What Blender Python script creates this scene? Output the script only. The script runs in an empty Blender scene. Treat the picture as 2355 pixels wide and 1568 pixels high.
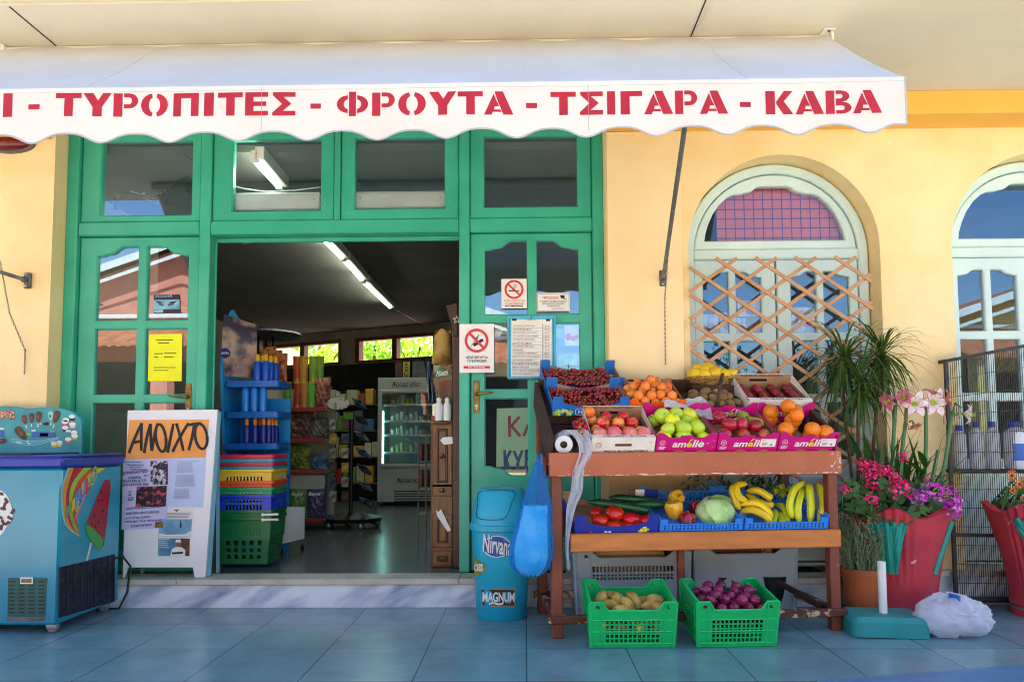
import bpy, bmesh, math, random
from mathutils import Vector, Matrix, Euler
from mathutils.geometry import tessellate_polygon
R = math.radians
C = bpy.context.scene.collection
SC = bpy.context.scene
# ---------------------------------------------------------------- camera
F, D, H, CX, CY = 1700.0, 4.57, 1.0, 1177.0, 897.0      # focal length, distance and height; pixel units of a 2354 x 1568 picture
cam = bpy.data.objects.new('camera', bpy.data.cameras.new('camera'))
C.objects.link(cam); SC.camera = cam
CR = Matrix.Rotation(R(1.0), 3, 'Z') @ Matrix.Rotation(R(93.8), 3, 'X') @ Matrix.Rotation(R(-0.3), 3, 'Z')
cam.matrix_world = Matrix.Translation((0, -D, H)) @ CR.to_4x4()
cam.data.lens = 36*F/2354; cam.data.sensor_width = 36
cam.data.shift_y = (CY-784)/2354; cam.data.clip_end = 500; cam.data.clip_start = .05
# ---------------------------------------------------------------- sky, sun, exposure
SUN_EL, SUN_AZ = R(58), R(28)          # sun stands behind the building, a little to the right
w = bpy.data.worlds.new('World'); SC.world = w; w.use_nodes = True
nt = w.node_tree; bg = nt.nodes['Background']
sky = nt.nodes.new('ShaderNodeTexSky'); sky.sky_type = 'NISHITA'; sky.sun_disc = False
sky.sun_elevation = SUN_EL; sky.sun_rotation = SUN_AZ; sky.dust_density = .6; sky.ozone_density = 2
nt.links.new(sky.outputs[0], bg.inputs[0]); bg.inputs[1].default_value = .09
sl = bpy.data.lights.new('sun', 'SUN'); sl.energy = 5; sl.angle = R(.5); sl.color = (1, .94, .84)
so = bpy.data.objects.new('sun', sl); C.objects.link(so)
so.rotation_euler = Vector((math.sin(SUN_AZ)*math.cos(SUN_EL), math.cos(SUN_AZ)*math.cos(SUN_EL), math.sin(SUN_EL))).to_track_quat('Z', 'Y').to_euler()
SC.view_settings.view_transform = 'Standard'; SC.view_settings.look = 'None'
SC.cycles.pixel_filter_type = 'BLACKMAN_HARRIS'; SC.cycles.filter_width = 1.05
SC.view_settings.exposure = 2.4; SC.view_settings.gamma = 1
# ---------------------------------------------------------------- measuring
def ray(px, py): return CR @ Vector(((px-CX)/F, -(py-CY)/F, -1))
def onp(px, py, p0, n):
    d = ray(px, py); o = Vector((0, -D, H)); n = Vector(n)
    return o + d*((Vector(p0)-o).dot(n)/d.dot(n))
def W(px, py, Y): return onp(px, py, (0, Y, 0), (0, 1, 0))
def G(px, py, z=0): return onp(px, py, (0, 0, z), (0, 0, 1))
def zc(x0, y0, s): return lambda x, y: ((x0+x/s)/1.062, (y0+y/s)/1.062)
# ---------------------------------------------------------------- materials
def lin(h):
    if not isinstance(h, str): return tuple(h)+(1,)
    h = [int(h[i:i+2], 16)/255 for i in (0, 2, 4)]
    return tuple(c/12.92 if c <= .04045 else ((c+.055)/1.055)**2.4 for c in h)+(1,)
MC = {}
def mat(name, c, r=.6, c2=None, sc=6, lo=.35, hi=.65, det=4, bump=0, bsc=60, metal=0, spec=.5, rnd=0, st=None, sss=0, coat=0, tl=0, rot=None):
    if name in MC: return MC[name]
    m = bpy.data.materials.new(name); MC[name] = m; m.use_nodes = True
    t = m.node_tree; N = t.nodes.new; L = t.links.new; b = t.nodes['Principled BSDF']
    c = lin(c); c2 = lin(c2) if c2 else tuple(x*.86 for x in c[:3])+(1,)
    tc = N('ShaderNodeTexCoord'); co = tc.outputs['Object']
    if rot:
        m0 = N('ShaderNodeMapping'); m0.inputs['Rotation'].default_value = rot; L(co, m0.inputs[0]); co = m0.outputs[0]
    if st:
        mp = N('ShaderNodeMapping'); mp.inputs['Scale'].default_value = st; L(co, mp.inputs[0]); co = mp.outputs[0]
    if rnd:
        oi = N('ShaderNodeObjectInfo'); ad = N('ShaderNodeVectorMath'); ad.operation = 'MULTIPLY_ADD'
        L(oi.outputs['Random'], ad.inputs[0]); ad.inputs[1].default_value = (37, 19, 53); L(co, ad.inputs[2]); co = ad.outputs[0]
    no = N('ShaderNodeTexNoise'); no.inputs['Scale'].default_value = sc; no.inputs['Detail'].default_value = det; L(co, no.inputs['Vector'])
    mr = N('ShaderNodeMapRange'); mr.inputs[1].default_value = lo; mr.inputs[2].default_value = hi; L(no.outputs[0], mr.inputs[0])
    mx = N('ShaderNodeMix'); mx.data_type = 'RGBA'; mx.inputs[6].default_value = c; mx.inputs[7].default_value = c2
    L(mr.outputs[0], mx.inputs[0]); out = mx.outputs[2]
    if rnd:
        hs = N('ShaderNodeHueSaturation'); m2 = N('ShaderNodeMapRange'); L(oi.outputs['Random'], m2.inputs[0])
        m2.inputs[3].default_value = 1-rnd; m2.inputs[4].default_value = 1+rnd; L(m2.outputs[0], hs.inputs['Value'])
        m3 = N('ShaderNodeMapRange'); L(oi.outputs['Random'], m3.inputs[0]); m3.inputs[3].default_value = .5+rnd*.04; m3.inputs[4].default_value = .5-rnd*.04
        L(m3.outputs[0], hs.inputs['Hue']); L(out, hs.inputs['Color']); out = hs.outputs[0]
    L(out, b.inputs['Base Color'])
    b.inputs['Roughness'].default_value = r; b.inputs['Metallic'].default_value = metal; b.inputs['Specular IOR Level'].default_value = spec
    if coat: b.inputs['Coat Weight'].default_value = coat; b.inputs['Coat Roughness'].default_value = .08
    if sss: b.inputs['Subsurface Weight'].default_value = sss; b.inputs['Subsurface Radius'].default_value = (.02, .01, .006)
    if bump:
        n2 = N('ShaderNodeTexNoise'); n2.inputs['Scale'].default_value = bsc; n2.inputs['Detail'].default_value = 5; L(co, n2.inputs['Vector'])
        bp = N('ShaderNodeBump'); bp.inputs['Strength'].default_value = bump; bp.inputs['Distance'].default_value = .01
        L(n2.outputs[0], bp.inputs['Height']); L(bp.outputs[0], b.inputs['Normal'])
    if tl:
        o = t.nodes['Material Output']; tr = N('ShaderNodeBsdfTranslucent'); L(out, tr.inputs[0]); ms = N('ShaderNodeMixShader'); ms.inputs[0].default_value = tl
        L(b.outputs[0], ms.inputs[1]); L(tr.outputs[0], ms.inputs[2]); L(ms.outputs[0], o.inputs[0])
    return m
def emis(name, c, s):
    m = bpy.data.materials.new(name); m.use_nodes = True; b = m.node_tree.nodes['Principled BSDF']
    b.inputs['Base Color'].default_value = lin(c); b.inputs['Emission Color'].default_value = lin(c); b.inputs['Emission Strength'].default_value = s
    return m
def glass(name, refl, tint=(1, 1, 1), gl=(1, 1, 1), rough=.0):
    m = bpy.data.materials.new(name); m.use_nodes = True; t = m.node_tree; N = t.nodes.new; L = t.links.new
    o = t.nodes['Material Output']; t.nodes.remove(t.nodes['Principled BSDF'])
    tr = N('ShaderNodeBsdfTransparent'); tr.inputs[0].default_value = tint+(1,)
    g = N('ShaderNodeBsdfGlossy'); g.inputs['Roughness'].default_value = rough; g.inputs[0].default_value = gl+(1,)
    ms = N('ShaderNodeMixShader'); lw = N('ShaderNodeLayerWeight'); lw.inputs[0].default_value = .2
    mr = N('ShaderNodeMapRange'); L(lw.outputs['Fresnel'], mr.inputs[0]); mr.inputs[3].default_value = refl; mr.inputs[4].default_value = 1
    L(mr.outputs[0], ms.inputs[0]); L(tr.outputs[0], ms.inputs[1]); L(g.outputs[0], ms.inputs[2]); L(ms.outputs[0], o.inputs[0])
    return m
def film(name, c, alpha, r=.25, tint=None):
    m = bpy.data.materials.new(name); m.use_nodes = True; t = m.node_tree; N = t.nodes.new; L = t.links.new
    o = t.nodes['Material Output']; b = t.nodes['Principled BSDF']
    b.inputs['Base Color'].default_value = lin(c); b.inputs['Roughness'].default_value = r
    tc = N('ShaderNodeTexCoord'); nz = N('ShaderNodeTexNoise'); nz.inputs['Scale'].default_value = 22; nz.inputs['Detail'].default_value = 4; nz.inputs['Distortion'].default_value = 1.5; L(tc.outputs['Object'], nz.inputs[0]); bp = N('ShaderNodeBump'); bp.inputs['Strength'].default_value = .9; bp.inputs['Distance'].default_value = .012; L(nz.outputs[0], bp.inputs['Height']); L(bp.outputs[0], b.inputs['Normal'])
    tl = N('ShaderNodeBsdfTranslucent'); tl.inputs[0].default_value = lin(c); L(bp.outputs[0], tl.inputs['Normal']); a = N('ShaderNodeMixShader'); a.inputs[0].default_value = .45
    tr = N('ShaderNodeBsdfTransparent'); tr.inputs[0].default_value = lin(tint or c); ms = N('ShaderNodeMixShader'); ms.inputs[0].default_value = alpha
    L(b.outputs[0], a.inputs[1]); L(tl.outputs[0], a.inputs[2]); L(tr.outputs[0], ms.inputs[1]); L(a.outputs[0], ms.inputs[2]); L(ms.outputs[0], o.inputs[0])
    return m
# ---------------------------------------------------------------- mesh builder
def area(p): return sum(p[i][0]*p[(i+1) % len(p)][1]-p[(i+1) % len(p)][0]*p[i][1] for i in range(len(p)))/2
def inset(p, d):
    "move a loop towards its inside by d"
    s = 1 if area(p) > 0 else -1; n = len(p); o = []
    for i in range(n):
        a, b, c = Vector(p[i-1][:2]), Vector(p[i][:2]), Vector(p[(i+1) % n][:2])
        e, f = (b-a), (c-b)
        if e.length < 1e-7: e = f
        if f.length < 1e-7: f = e
        e.normalize(); f.normalize()
        q = Vector((-e.y, e.x))+Vector((-f.y, f.x)); l = q.length
        q = q/l*min(2, 2/l) if l > 1e-6 else Vector((-e.y, e.x))
        o.append(tuple(b+q*d*s))
    return o
def arc(cx, cz, r, a0, a1, n=16, rz=None): return [(cx+r*math.cos(R(a0+(a1-a0)*i/n)), cz+(rz or r)*math.sin(R(a0+(a1-a0)*i/n))) for i in range(n+1)]
def rrect(x0, z0, x1, z1, r, n=4):
    return arc(x1-r, z0+r, r, -90, 0, n)+arc(x1-r, z1-r, r, 0, 90, n)+arc(x0+r, z1-r, r, 90, 180, n)+arc(x0+r, z0+r, r, 180, 270, n)
def rect(x0, z0, x1, z1): return [(x0, z0), (x1, z0), (x1, z1), (x0, z1)]
def smooth(p, n=4, closed=True):
    o = []; k = len(p)
    for i in range(k if closed else k-1):
        g = (lambda j: p[j % k]) if closed else (lambda j: p[max(0, min(k-1, j))])
        a, b, c, d = g(i-1), g(i), g(i+1), g(i+2)
        for j in range(n):
            t = j/n
            o.append(tuple(.5*(2*b[q]+(c[q]-a[q])*t+(2*a[q]-5*b[q]+4*c[q]-d[q])*t*t+(3*b[q]-a[q]-3*c[q]+d[q])*t**3) for q in range(len(b))))
    if not closed: o.append(tuple(p[-1]))
    return o
TX = {}
def text2d(s, bold=0, shear=0, ls=1.0):
    k = (s, bold, shear, ls)
    if k not in TX:
        c = bpy.data.curves.new('lettering', 'FONT'); c.body = s; c.offset = bold; c.shear = shear; c.resolution_u = 3; c.space_line = ls
        o = bpy.data.objects.new('lettering', c); C.objects.link(o); bpy.context.view_layer.update()
        me = o.to_mesh(); vs = [(v.co.x, v.co.y) for v in me.vertices]; fs = [tuple(p.vertices) for p in me.polygons]
        o.to_mesh_clear(); bpy.data.objects.remove(o); bpy.data.curves.remove(c)
        if vs:
            x0, x1 = min(v[0] for v in vs), max(v[0] for v in vs); y0, y1 = min(v[1] for v in vs), max(v[1] for v in vs)
            vs = [((v[0]-x0)/max(1e-6, x1-x0), (v[1]-y0)/max(1e-6, y1-y0)) for v in vs]
            TX[k] = vs, fs, (x1-x0)/max(1e-6, y1-y0)
        else: TX[k] = [], [], 1
    return TX[k]
class MB:
    def __init__(s): s.v, s.f, s.mi, s.mats, s.X = [], [], [], [], None
    def add(s, vs, fs, m):
        if m not in s.mats: s.mats.append(m)
        k = s.mats.index(m); b = len(s.v)
        s.v += [(s.X @ Vector(v)) if s.X else Vector(v) for v in vs]
        s.f += [tuple(i+b for i in f) for f in fs]; s.mi += [k]*len(fs); return s
    def box(s, x0, x1, y0, y1, z0, z1, m, b=.003):
        if x0 > x1: x0, x1 = x1, x0
        if y0 > y1: y0, y1 = y1, y0
        if z0 > z1: z0, z1 = z1, z0
        b = min(b, (x1-x0)*.4, (y1-y0)*.4, (z1-z0)*.4)
        lo, hi = (x0, y0, z0), (x1, y1, z1); vs = []; ix = {}; fs = []
        if b <= 1e-5:
            vs = [(hi[0] if i & 1 else lo[0], hi[1] if i & 2 else lo[1], hi[2] if i & 4 else lo[2]) for i in range(8)]
            return s.add(vs, [(0, 2, 3, 1), (4, 5, 7, 6), (0, 1, 5, 4), (2, 6, 7, 3), (0, 4, 6, 2), (1, 3, 7, 5)], m)
        for c in range(8):
            sg = [1 if c >> a & 1 else 0 for a in range(3)]
            for ax in range(3):      # vertex on the face normal to ax
                p = [(hi[a] if sg[a] else lo[a])+(0 if a == ax else (-b if sg[a] else b)) for a in range(3)]
                ix[c, ax] = len(vs); vs.append(p)
        for ax in range(3):
            a1, a2 = (ax+1) % 3, (ax+2) % 3
            for sg in (0, 1):
                q = [(sg << ax) | (i << a1) | (j << a2) for i, j in ((0, 0), (1, 0), (1, 1), (0, 1))]
                q = [ix[c, ax] for c in q]; fs.append(tuple(q if sg else q[::-1]))
            for i in (0, 1):
                for j in (0, 1):
                    c0 = (i << a1) | (j << a2); c1 = c0 | (1 << ax)
                    q = (ix[c0, a1], ix[c1, a1], ix[c1, a2], ix[c0, a2]); fs.append(q if i != j else q[::-1])
        for c in range(8): fs.append((ix[c, 0], ix[c, 1], ix[c, 2]))
        return s.add(vs, fs, m)
    def plate(s, loops, y0, y1, m, ch=0, mapf=None):
        "filled outline with holes in x,z; front at y0, back at y1"
        mapf = mapf or (lambda x, y, z: (x, y, z))
        fl = [inset(l, ch if i == 0 else -ch) for i, l in enumerate(loops)] if ch else loops
        sg = 1 if y1 > y0 else -1; vs = []; fs = []
        tri = tessellate_polygon([[Vector((x, z, 0)) for x, z in [q[:2] for q in l]] for l in fl]); nn = sum(len(l) for l in fl)
        rows = [(fl, y0)]+([(loops, y0+sg*ch)] if ch else [])+[(loops, y1)]
        for ls, y in rows: vs += [mapf(p[0], y, p[1]) for l in ls for p in l]
        fs += [tuple(t) for t in tri]+[tuple(i+nn*(len(rows)-1) for i in t[::-1]) for t in tri]
        for r in range(len(rows)-1):
            k = r*nn
            for l in loops:
                n = len(l); fs += [(k+i-(r*0), k+(i+1) if i+1 < n+0 else k, k+nn+(i+1) if i+1 < n else k+nn, k+nn+i) for i in range(0)]
            off = 0
            for l in loops:
                n = len(l)
                for i in range(n):
                    a, b2 = r*nn+off+i, r*nn+off+(i+1) % n
                    fs.append((a, b2, b2+nn, a+nn))
                off += n
        return s.add(vs, fs, m)
    def flat(s, pts, m):
        "one flat filled outline of 3D points"
        p = [Vector(q) for q in pts]; n = Vector()
        for i in range(len(p)): n += p[i].cross(p[(i+1) % len(p)])
        n.normalize(); u = n.orthogonal().normalized(); v = n.cross(u)
        return s.add(p, [tuple(t) for t in tessellate_polygon([[Vector((q.dot(u), q.dot(v), 0)) for q in p]])], m)
    def tube(s, pts, r, m, n=8, cap=True):
        P = [Vector(p) for p in pts]; k = len(P); rr = r if isinstance(r, (list, tuple)) else [r]*k
        vs, fs = [], []; t = (P[1]-P[0]).normalized(); u = t.orthogonal().normalized()
        for i in range(k):
            t2 = (P[min(i+1, k-1)]-P[max(i-1, 0)]).normalized()
            u = (u-t2*u.dot(t2)).normalized(); v = t2.cross(u)
            for j in range(n):
                a = 2*math.pi*j/n; vs.append(P[i]+(u*math.cos(a)+v*math.sin(a))*rr[i])
        for i in range(k-1):
            for j in range(n): fs.append((i*n+j, i*n+(j+1) % n, (i+1)*n+(j+1) % n, (i+1)*n+j))
        if cap: fs += [tuple(range(n))[::-1], tuple(range((k-1)*n, k*n))]
        return s.add(vs, fs, m)
    def lathe(s, prof, m, n=24, c=(0, 0, 0), fn=None, cap=True):
        vs, fs = [], []; k = len(prof)
        for i, (r, z) in enumerate(prof):
            for j in range(n):
                a = 2*math.pi*j/n; q = r*(fn(a, i/(k-1), z) if fn else 1)
                vs.append((c[0]+q*math.cos(a), c[1]+q*math.sin(a), c[2]+z))
        for i in range(k-1):
            for j in range(n): fs.append((i*n+j, i*n+(j+1) % n, (i+1)*n+(j+1) % n, (i+1)*n+j))
        if cap: fs += [tuple(range(n))[::-1], tuple(range((k-1)*n, k*n))]
        return s.add(vs, fs, m)
    def surf(s, fn, nu, nv, m, cu=False):
        vs = [fn(i/nu, j/nv) for j in range(nv+1) for i in range(nu+(0 if cu else 1))]; w_ = nu if cu else nu+1
        fs = [(j*w_+i, j*w_+(i+1) % w_, (j+1)*w_+(i+1) % w_, (j+1)*w_+i) for j in range(nv) for i in range(nu)]
        return s.add(vs, fs, m)
    def ball(s, c, r, m, nu=14, nv=9, rot=None, df=None):
        r = r if isinstance(r, (tuple, list)) else (r, r, r); vs = []
        for j in range(nv+1):
            t = math.pi*j/nv
            for i in range(nu):
                a = 2*math.pi*i/nu; d = Vector((math.sin(t)*math.cos(a), math.sin(t)*math.sin(a), math.cos(t)))
                k = df(d) if df else 1; p = Vector((d.x*r[0]*k, d.y*r[1]*k, d.z*r[2]*k))
                vs.append((rot @ p if rot else p)+Vector(c))
        fs = [(j*nu+i, (j+1)*nu+i, (j+1)*nu+(i+1) % nu, j*nu+(i+1) % nu) for j in range(nv) for i in range(nu)]
        return s.add(vs, fs, m)
    def decal(s, px, pl, m, lift=.0015):
        "flat printed shape: pixel outline measured on the plane pl = (point, normal towards the street)"
        n = Vector(pl[1]).normalized(); return s.flat([onp(x, y, pl[0], n)+n*lift for x, y in px], m)
    def ptext(s, st, box, pl, m, lift=.002, bold=0, shear=0, ls=1.0):
        x0, y0, x1, y1 = box[:4]; skew = box[4] if len(box) > 4 else 0; n = Vector(pl[1]).normalized(); vs, fs, _ = text2d(st, bold, shear, ls)
        A, B, E = (onp(x, y, pl[0], n) for x, y in ((x0, y1), (x1, y1+skew), (x0, y0)))
        return s.add([A+(B-A)*u+(E-A)*v+n*lift for u, v in vs], fs, m)
    def ftext(s, st, o, u, v, m, bold=0, shear=0, fit=None):
        "lettering with its lower left corner at o, height along v (Vector), width direction u (unit)"
        vs, fs, asp = text2d(st, bold, shear); v = Vector(v); u = Vector(u)*(fit if fit else v.length*asp); o = Vector(o)
        return s.add([o+u*a+v*b for a, b in vs], fs, m)
    def build(s, name, parent=None, loc=None, label=None, cat=None, group=None, kind=None, ang=38):
        me = bpy.data.meshes.new(name); me.from_pydata(s.v, [], s.f)
        for m in s.mats: me.materials.append(m)
        me.polygons.foreach_set('material_index', s.mi); me.validate()
        me.polygons.foreach_set('use_smooth', [True]*len(me.polygons)); me.update()
        me.set_sharp_from_angle(angle=R(ang))
        o = bpy.data.objects.new(name, me); C.objects.link(o); L = Vector()
        if parent:
            o.parent = parent; p = parent
            while p: L += p.location; p = p.parent
        elif loc is not None: L = Vector(loc); o.location = L
        if L.length: me.transform(Matrix.Translation(-L))
        tag(o, label, cat, group, kind); return o
def tag(o, label=None, cat=None, group=None, kind=None):
    for k, v in (('label', label), ('category', cat), ('group', group), ('kind', kind)):
        if v: o[k] = v
    return o
def thing(name, loc, label, cat, group=None):
    o = bpy.data.objects.new(name, None); C.objects.link(o); o.location = loc; o.empty_display_size = .1
    return tag(o, label, cat, group)
def dup(o, M=None, label=None, group=None, parent=None):
    c = o.copy(); C.objects.link(c)
    for ch in o.children:
        d = ch.copy(); C.objects.link(d); d.parent = c
        for g in ch.children: e = g.copy(); C.objects.link(e); e.parent = d
    if parent: c.parent = parent
    if M is not None: c.matrix_local = M
    if label: c['label'] = label
    if group: c['group'] = group
    return c
rng = random.Random(7)
# ================================================================ setting and shop building
m_wall = mat('ochre_render', 'f3dba8', .85, 'e9cb8e', 2.6, .34, .74, 10, .55, 28)
m_pil = mat('pale_ochre_render', 'f5deb0', .85, 'eed29c', 2.0, .3, .7, 8, .25, 90)
m_frieze = mat('yellow_frieze_paint', 'efbc5c', .8, 'e6b04c', 3, .3, .7, 6, .2, 90)
m_soff = mat('cream_soffit_paint', 'd8d2c4', .85, 'cdc6b6', 1.2, .3, .7, 8, .12, 60)
m_green = mat('green_joinery_paint', '3fb596', .36, '30a487', 4, .32, .7, 6, .08, 50)
m_mint = mat('pale_blue_joinery_paint', 'cfe4e0', .42, 'c3dada', 3, .35, .65, 6, .06, 50)
m_marble = mat('grey_veined_marble', 'dfe1e4', .3, '8694ac', 2.0, .46, .7, 12, 0, st=(1.2, 1, 4.5), rot=(0, R(28), 0))
m_slab = mat('worn_marble_slab', 'c9c4b6', .4, 'a9a497', 7, .35, .7, 8, .1, 60)
m_brass = mat('aged_brass', '8f7c4a', .42, '6a5a30', 25, .35, .65, 4, 0, metal=.85)
m_glass = glass('window_glass', .13, (.97, .99, .98), (.6, .8, 1.0))
m_glass2 = glass('arched_window_glass', .085, (.97, .99, .98), (.5, .75, 1.0)); m_glass3 = glass('fanlight_glass', .035, (.97, .99, .98), (.6, .8, 1.0))
m_dark = mat('painted_porch_shade', '1a1a1c', .9)
m_white = mat('white_paint', 'e6e5e0', .5, 'd9d7d0', 5)
m_paper = mat('white_paper', 'ece9e2', .7, 'e0dcd4', 6)
m_black = mat('black_plastic', '131416', .4)
m_ink = mat('black_ink', '17171b', .6)
m_red = mat('red_print', 'c81e2e', .6)
m_steel = mat('grey_steel', '6f7376', .45, '565a5d', 20, metal=.6)
m_arm = mat('galvanised_arm_steel', '84888a', .5, '6e7274', 20, metal=.5); m_sil = mat('bright_metal', 'b9bdc0', .3, metal=.9)
m_brown = mat('brown_timber', '5a2f1a', .5, '3c1d0e', 6, .3, .7, 6, .15, 60, st=(6, 6, 1))
m_inw = mat('shop_inner_wall', '8f8a80', .9, '7d786e', 2)
m_inc = mat('shop_ceiling', '68665f', .9, '5b5953', 1.5, .3, .7, 5, .1, 30)
# pavement of large grey tiles, reflected sky blue mixed into their colour
m_pave = bpy.data.materials.new('grey_floor_tiles'); m_pave.use_nodes = True
def tiles(m, c1, c2, cm, scale, rough, mort=.006, off=0.0, w_=1.0, h_=1.0):
    t = m.node_tree; N = t.nodes.new; L = t.links.new; b = t.nodes['Principled BSDF']
    tc = N('ShaderNodeTexCoord'); br = N('ShaderNodeTexBrick'); L(tc.outputs['Object'], br.inputs[0])
    br.offset = off; br.inputs['Scale'].default_value = scale; br.inputs['Mortar Size'].default_value = mort; br.inputs['Brick Width'].default_value = w_; br.inputs['Row Height'].default_value = h_
    br.inputs['Color1'].default_value = lin(c1); br.inputs['Color2'].default_value = lin(c2); br.inputs['Mortar'].default_value = lin(cm); br.inputs['Mortar Smooth'].default_value = .2
    no = N('ShaderNodeTexNoise'); no.inputs['Scale'].default_value = 3.5; no.inputs['Detail'].default_value = 9; no.inputs['Roughness'].default_value = .65; L(tc.outputs['Object'], no.inputs[0])
    mr = N('ShaderNodeMapRange'); L(no.outputs[0], mr.inputs[0]); mr.inputs[1].default_value = .3; mr.inputs[2].default_value = .7; mr.inputs[3].default_value = .74; mr.inputs[4].default_value = 1.12
    mx = N('ShaderNodeMix'); mx.data_type = 'RGBA'; mx.blend_type = 'MULTIPLY'; mx.inputs[0].default_value = 1; L(br.outputs[0], mx.inputs[6]); L(mr.outputs[0], mx.inputs[7]); L(mx.outputs[2], b.inputs[0])
    m4 = N('ShaderNodeMapRange'); L(no.outputs[0], m4.inputs[0]); m4.inputs[3].default_value = rough-.03; m4.inputs[4].default_value = rough+.06; L(m4.outputs[0], b.inputs['Roughness'])
    bp = N('ShaderNodeBump'); bp.inputs['Strength'].default_value = .35; bp.inputs['Distance'].default_value = .004; bp.invert = True; L(br.outputs['Fac'], bp.inputs['Height']); L(bp.outputs[0], b.inputs['Normal'])
m_street = mat('pale_street_concrete', 'b9ad98', .9, 'a89c88', 1.5, .3, .7, 8, .1, 40)
tiles(m_pave, '7fa2aa', '72969f', '3a505a', 2.1, .24, .006)
m_shopfloor = bpy.data.materials.new('polished_shop_floor'); m_shopfloor.use_nodes = True
tiles(m_shopfloor, '5d6266', '565b60', '3c4043', 2.4, .22, .004)
# ground: pavement under the porch, street beyond
b = MB(); b.box(-12, 12, -2.6, -.02, -.3, 0, m_pave, 0); b.build('pavement', kind='structure')
b = MB(); b.box(-150, 150, -200, 60, -.5, -.1, m_street, 0); b.build('street', kind='structure')
m_strip = mat('skylit_blue_marble_strip', '5f8fb5', .35, '4f7fa8', 6, .3, .7, 8, 0, st=(1, 3, 1))  # blue of the sky light put into the edge strip's colour
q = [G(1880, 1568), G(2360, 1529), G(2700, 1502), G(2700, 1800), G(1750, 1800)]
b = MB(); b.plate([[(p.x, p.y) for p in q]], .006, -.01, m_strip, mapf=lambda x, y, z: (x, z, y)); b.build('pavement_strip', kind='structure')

bld = thing('shop_building', (0, 0, 0), 'yellow rendered shop building with green shopfront and pale arched windows', 'building')
def pz(px, py, Y): p = W(px, py, Y); return (p.x, p.z)
YF = .14
xL, xR = W(118, 600, 0).x, W(1394, 600, 0).x
zsoff = 3.073
# facade with openings
aL, aR, aT = W(1584, 650, 0).x, W(2026, 650, 0).x, W(1795, 356, 0).z
ar = (aR-aL)/2; ac = (aL+aR)/2; acz = aT-ar
a2L = W(2190, 620, 0).x; a2c = a2L+ar
def archloop(cx, r, cz, zb, n=28): return [(cx+r, zb)]+arc(cx, cz, r, 0, 180, n)+[(cx-r, zb)]
b = MB()
b.plate([rect(-6, .0, 6, 3.3), rect(xL, .02, xR, 3.06), archloop(ac, ar, acz, .16), archloop(a2c, ar, acz, .16)], 0, .30, m_wall)
b.build('wall', bld)
b = MB(); b.box(xR+.005, W(1566, 500, 0).x, -.02, .05, .0, 2.929, m_pil, .004); b.build('pilaster', bld)
b = MB(); b.box(-6, xL-.03, -.22, .0, 2.931, zsoff, m_frieze, .004); b.build('frieze', bld); b = MB(); b.box(xR+.01, 6, -.22, .0, 2.931, zsoff, m_frieze, .004); b.build('frieze', bld)
b = MB(); b.box(-6, 6, -1.22, .3, zsoff, 3.35, m_soff, 0); b.box(-6, 6, -1.28, -1.22, 2.98+.1, 3.45, m_soff, .01)
b.build('porch_ceiling', bld)
b = MB()
for x in (-2.45, .87): b.box(x-.003, x+.003, -1.21, -.23, zsoff-.003, zsoff, m_ink, 0)
b.tube([(.9, -1.2, zsoff-.006), (.893, -1.0, zsoff-.009), (.872, -.85, zsoff-.007)], .003, m_soff, 6)
b.build('ceiling_joint', bld)
b = MB(); b.plate([[(-6, .3), (6, .3), (6, 6.6), (.8, 6.8), (-5.1, 9.6), (-6, 9.6)]], 3.3, 3.5, m_inw, mapf=lambda x, z, y: (x, y, z)); b.box(-6.2, -6, 0, 10, 0, 3.5, m_inw, 0); b.box(6, 6.2, 0, 10, 0, 3.5, m_inw, 0); b.build('roof_slab', bld)  # unseen roof, put in to keep the sun out of the shop
# step
b = MB(); b.box(-6, 1.86, -.085, .6, .0, .138, m_marble, .003); b.build('step_riser', bld)
b = MB()
xs = [-6, -2.1, W(1055, 1335, -.1).x, 1.86]
for i in range(3): b.box(xs[i]+.001, xs[i+1]-.001, -.105, .1, .138, .172, m_slab, .004)
b.build('step_slab', bld)
b = MB(); b.box(1.862, 6, -.03, .3, .0, .17, m_marble, .003); b.box(1.862, 6, -.05, .3, .17, .205, m_slab, .004); b.build('side_step', bld)
b = MB(); b.box(-6, 6, .1, 10, .0, .163, m_shopfloor, 0); b.build('shop_floor', bld)
b = MB(); b.plate([[(-6, .3), (6, .3), (6, 6.6), (.8, 6.7), (-5.1, 9.5), (-6, 9.5)]], 2.95, 3.0, m_inc, mapf=lambda x, z, y: (x, y, z)); b.build('shop_ceiling', bld)
b = MB(); b.box(.74, .86, .3, 9, .163, 2.95, m_inw, 0); b.box(-5.1, -4.95, .3, 12, .163, 2.95, m_inw, 0); b.box(-3.5, -3.4, .3, 2.15, .163, 2.95, m_inw, 0); b.box(.86, 6, 1.7, 1.8, .163, 2.95, m_inw, 0)
b.build('partition_wall', bld)
# ---- shopfront frame
def px(a): return W(a, 600, YF).x
def pzz(y): return W(1200, y, YF).z
zt = 3.2
jl0, jl1, ml0, ml1, mr0, mr1, jr0, jr1 = px(150), px(176), px(456), px(481), px(1055), px(1079), px(1363), px(1393)
ztr0, ztr1 = pzz(532), pzz(500)
b = MB()
b.box(xL, jl1, YF-.01, YF+.12, .165, zt, m_green, .006); b.box(jr0, xR, YF-.01, YF+.12, .165, zt, m_green, .006)
b.box(ml0, ml1, YF, YF+.12, .165, zt, m_green, .006); b.box(mr0, mr1, YF, YF+.12, .165, zt, m_green, .006)
for x0, x1 in ((jl1, ml0), (ml1, mr0), (mr1, jr0)):
    b.box(x0, x1, YF+.003, YF+.117, ztr0, ztr1, m_green, .008)
    b.box(x0, x1, YF+.012, YF+.117, zt-.1, zt, m_green, .004)
b.build('shopfront_frame', bld)
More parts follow.
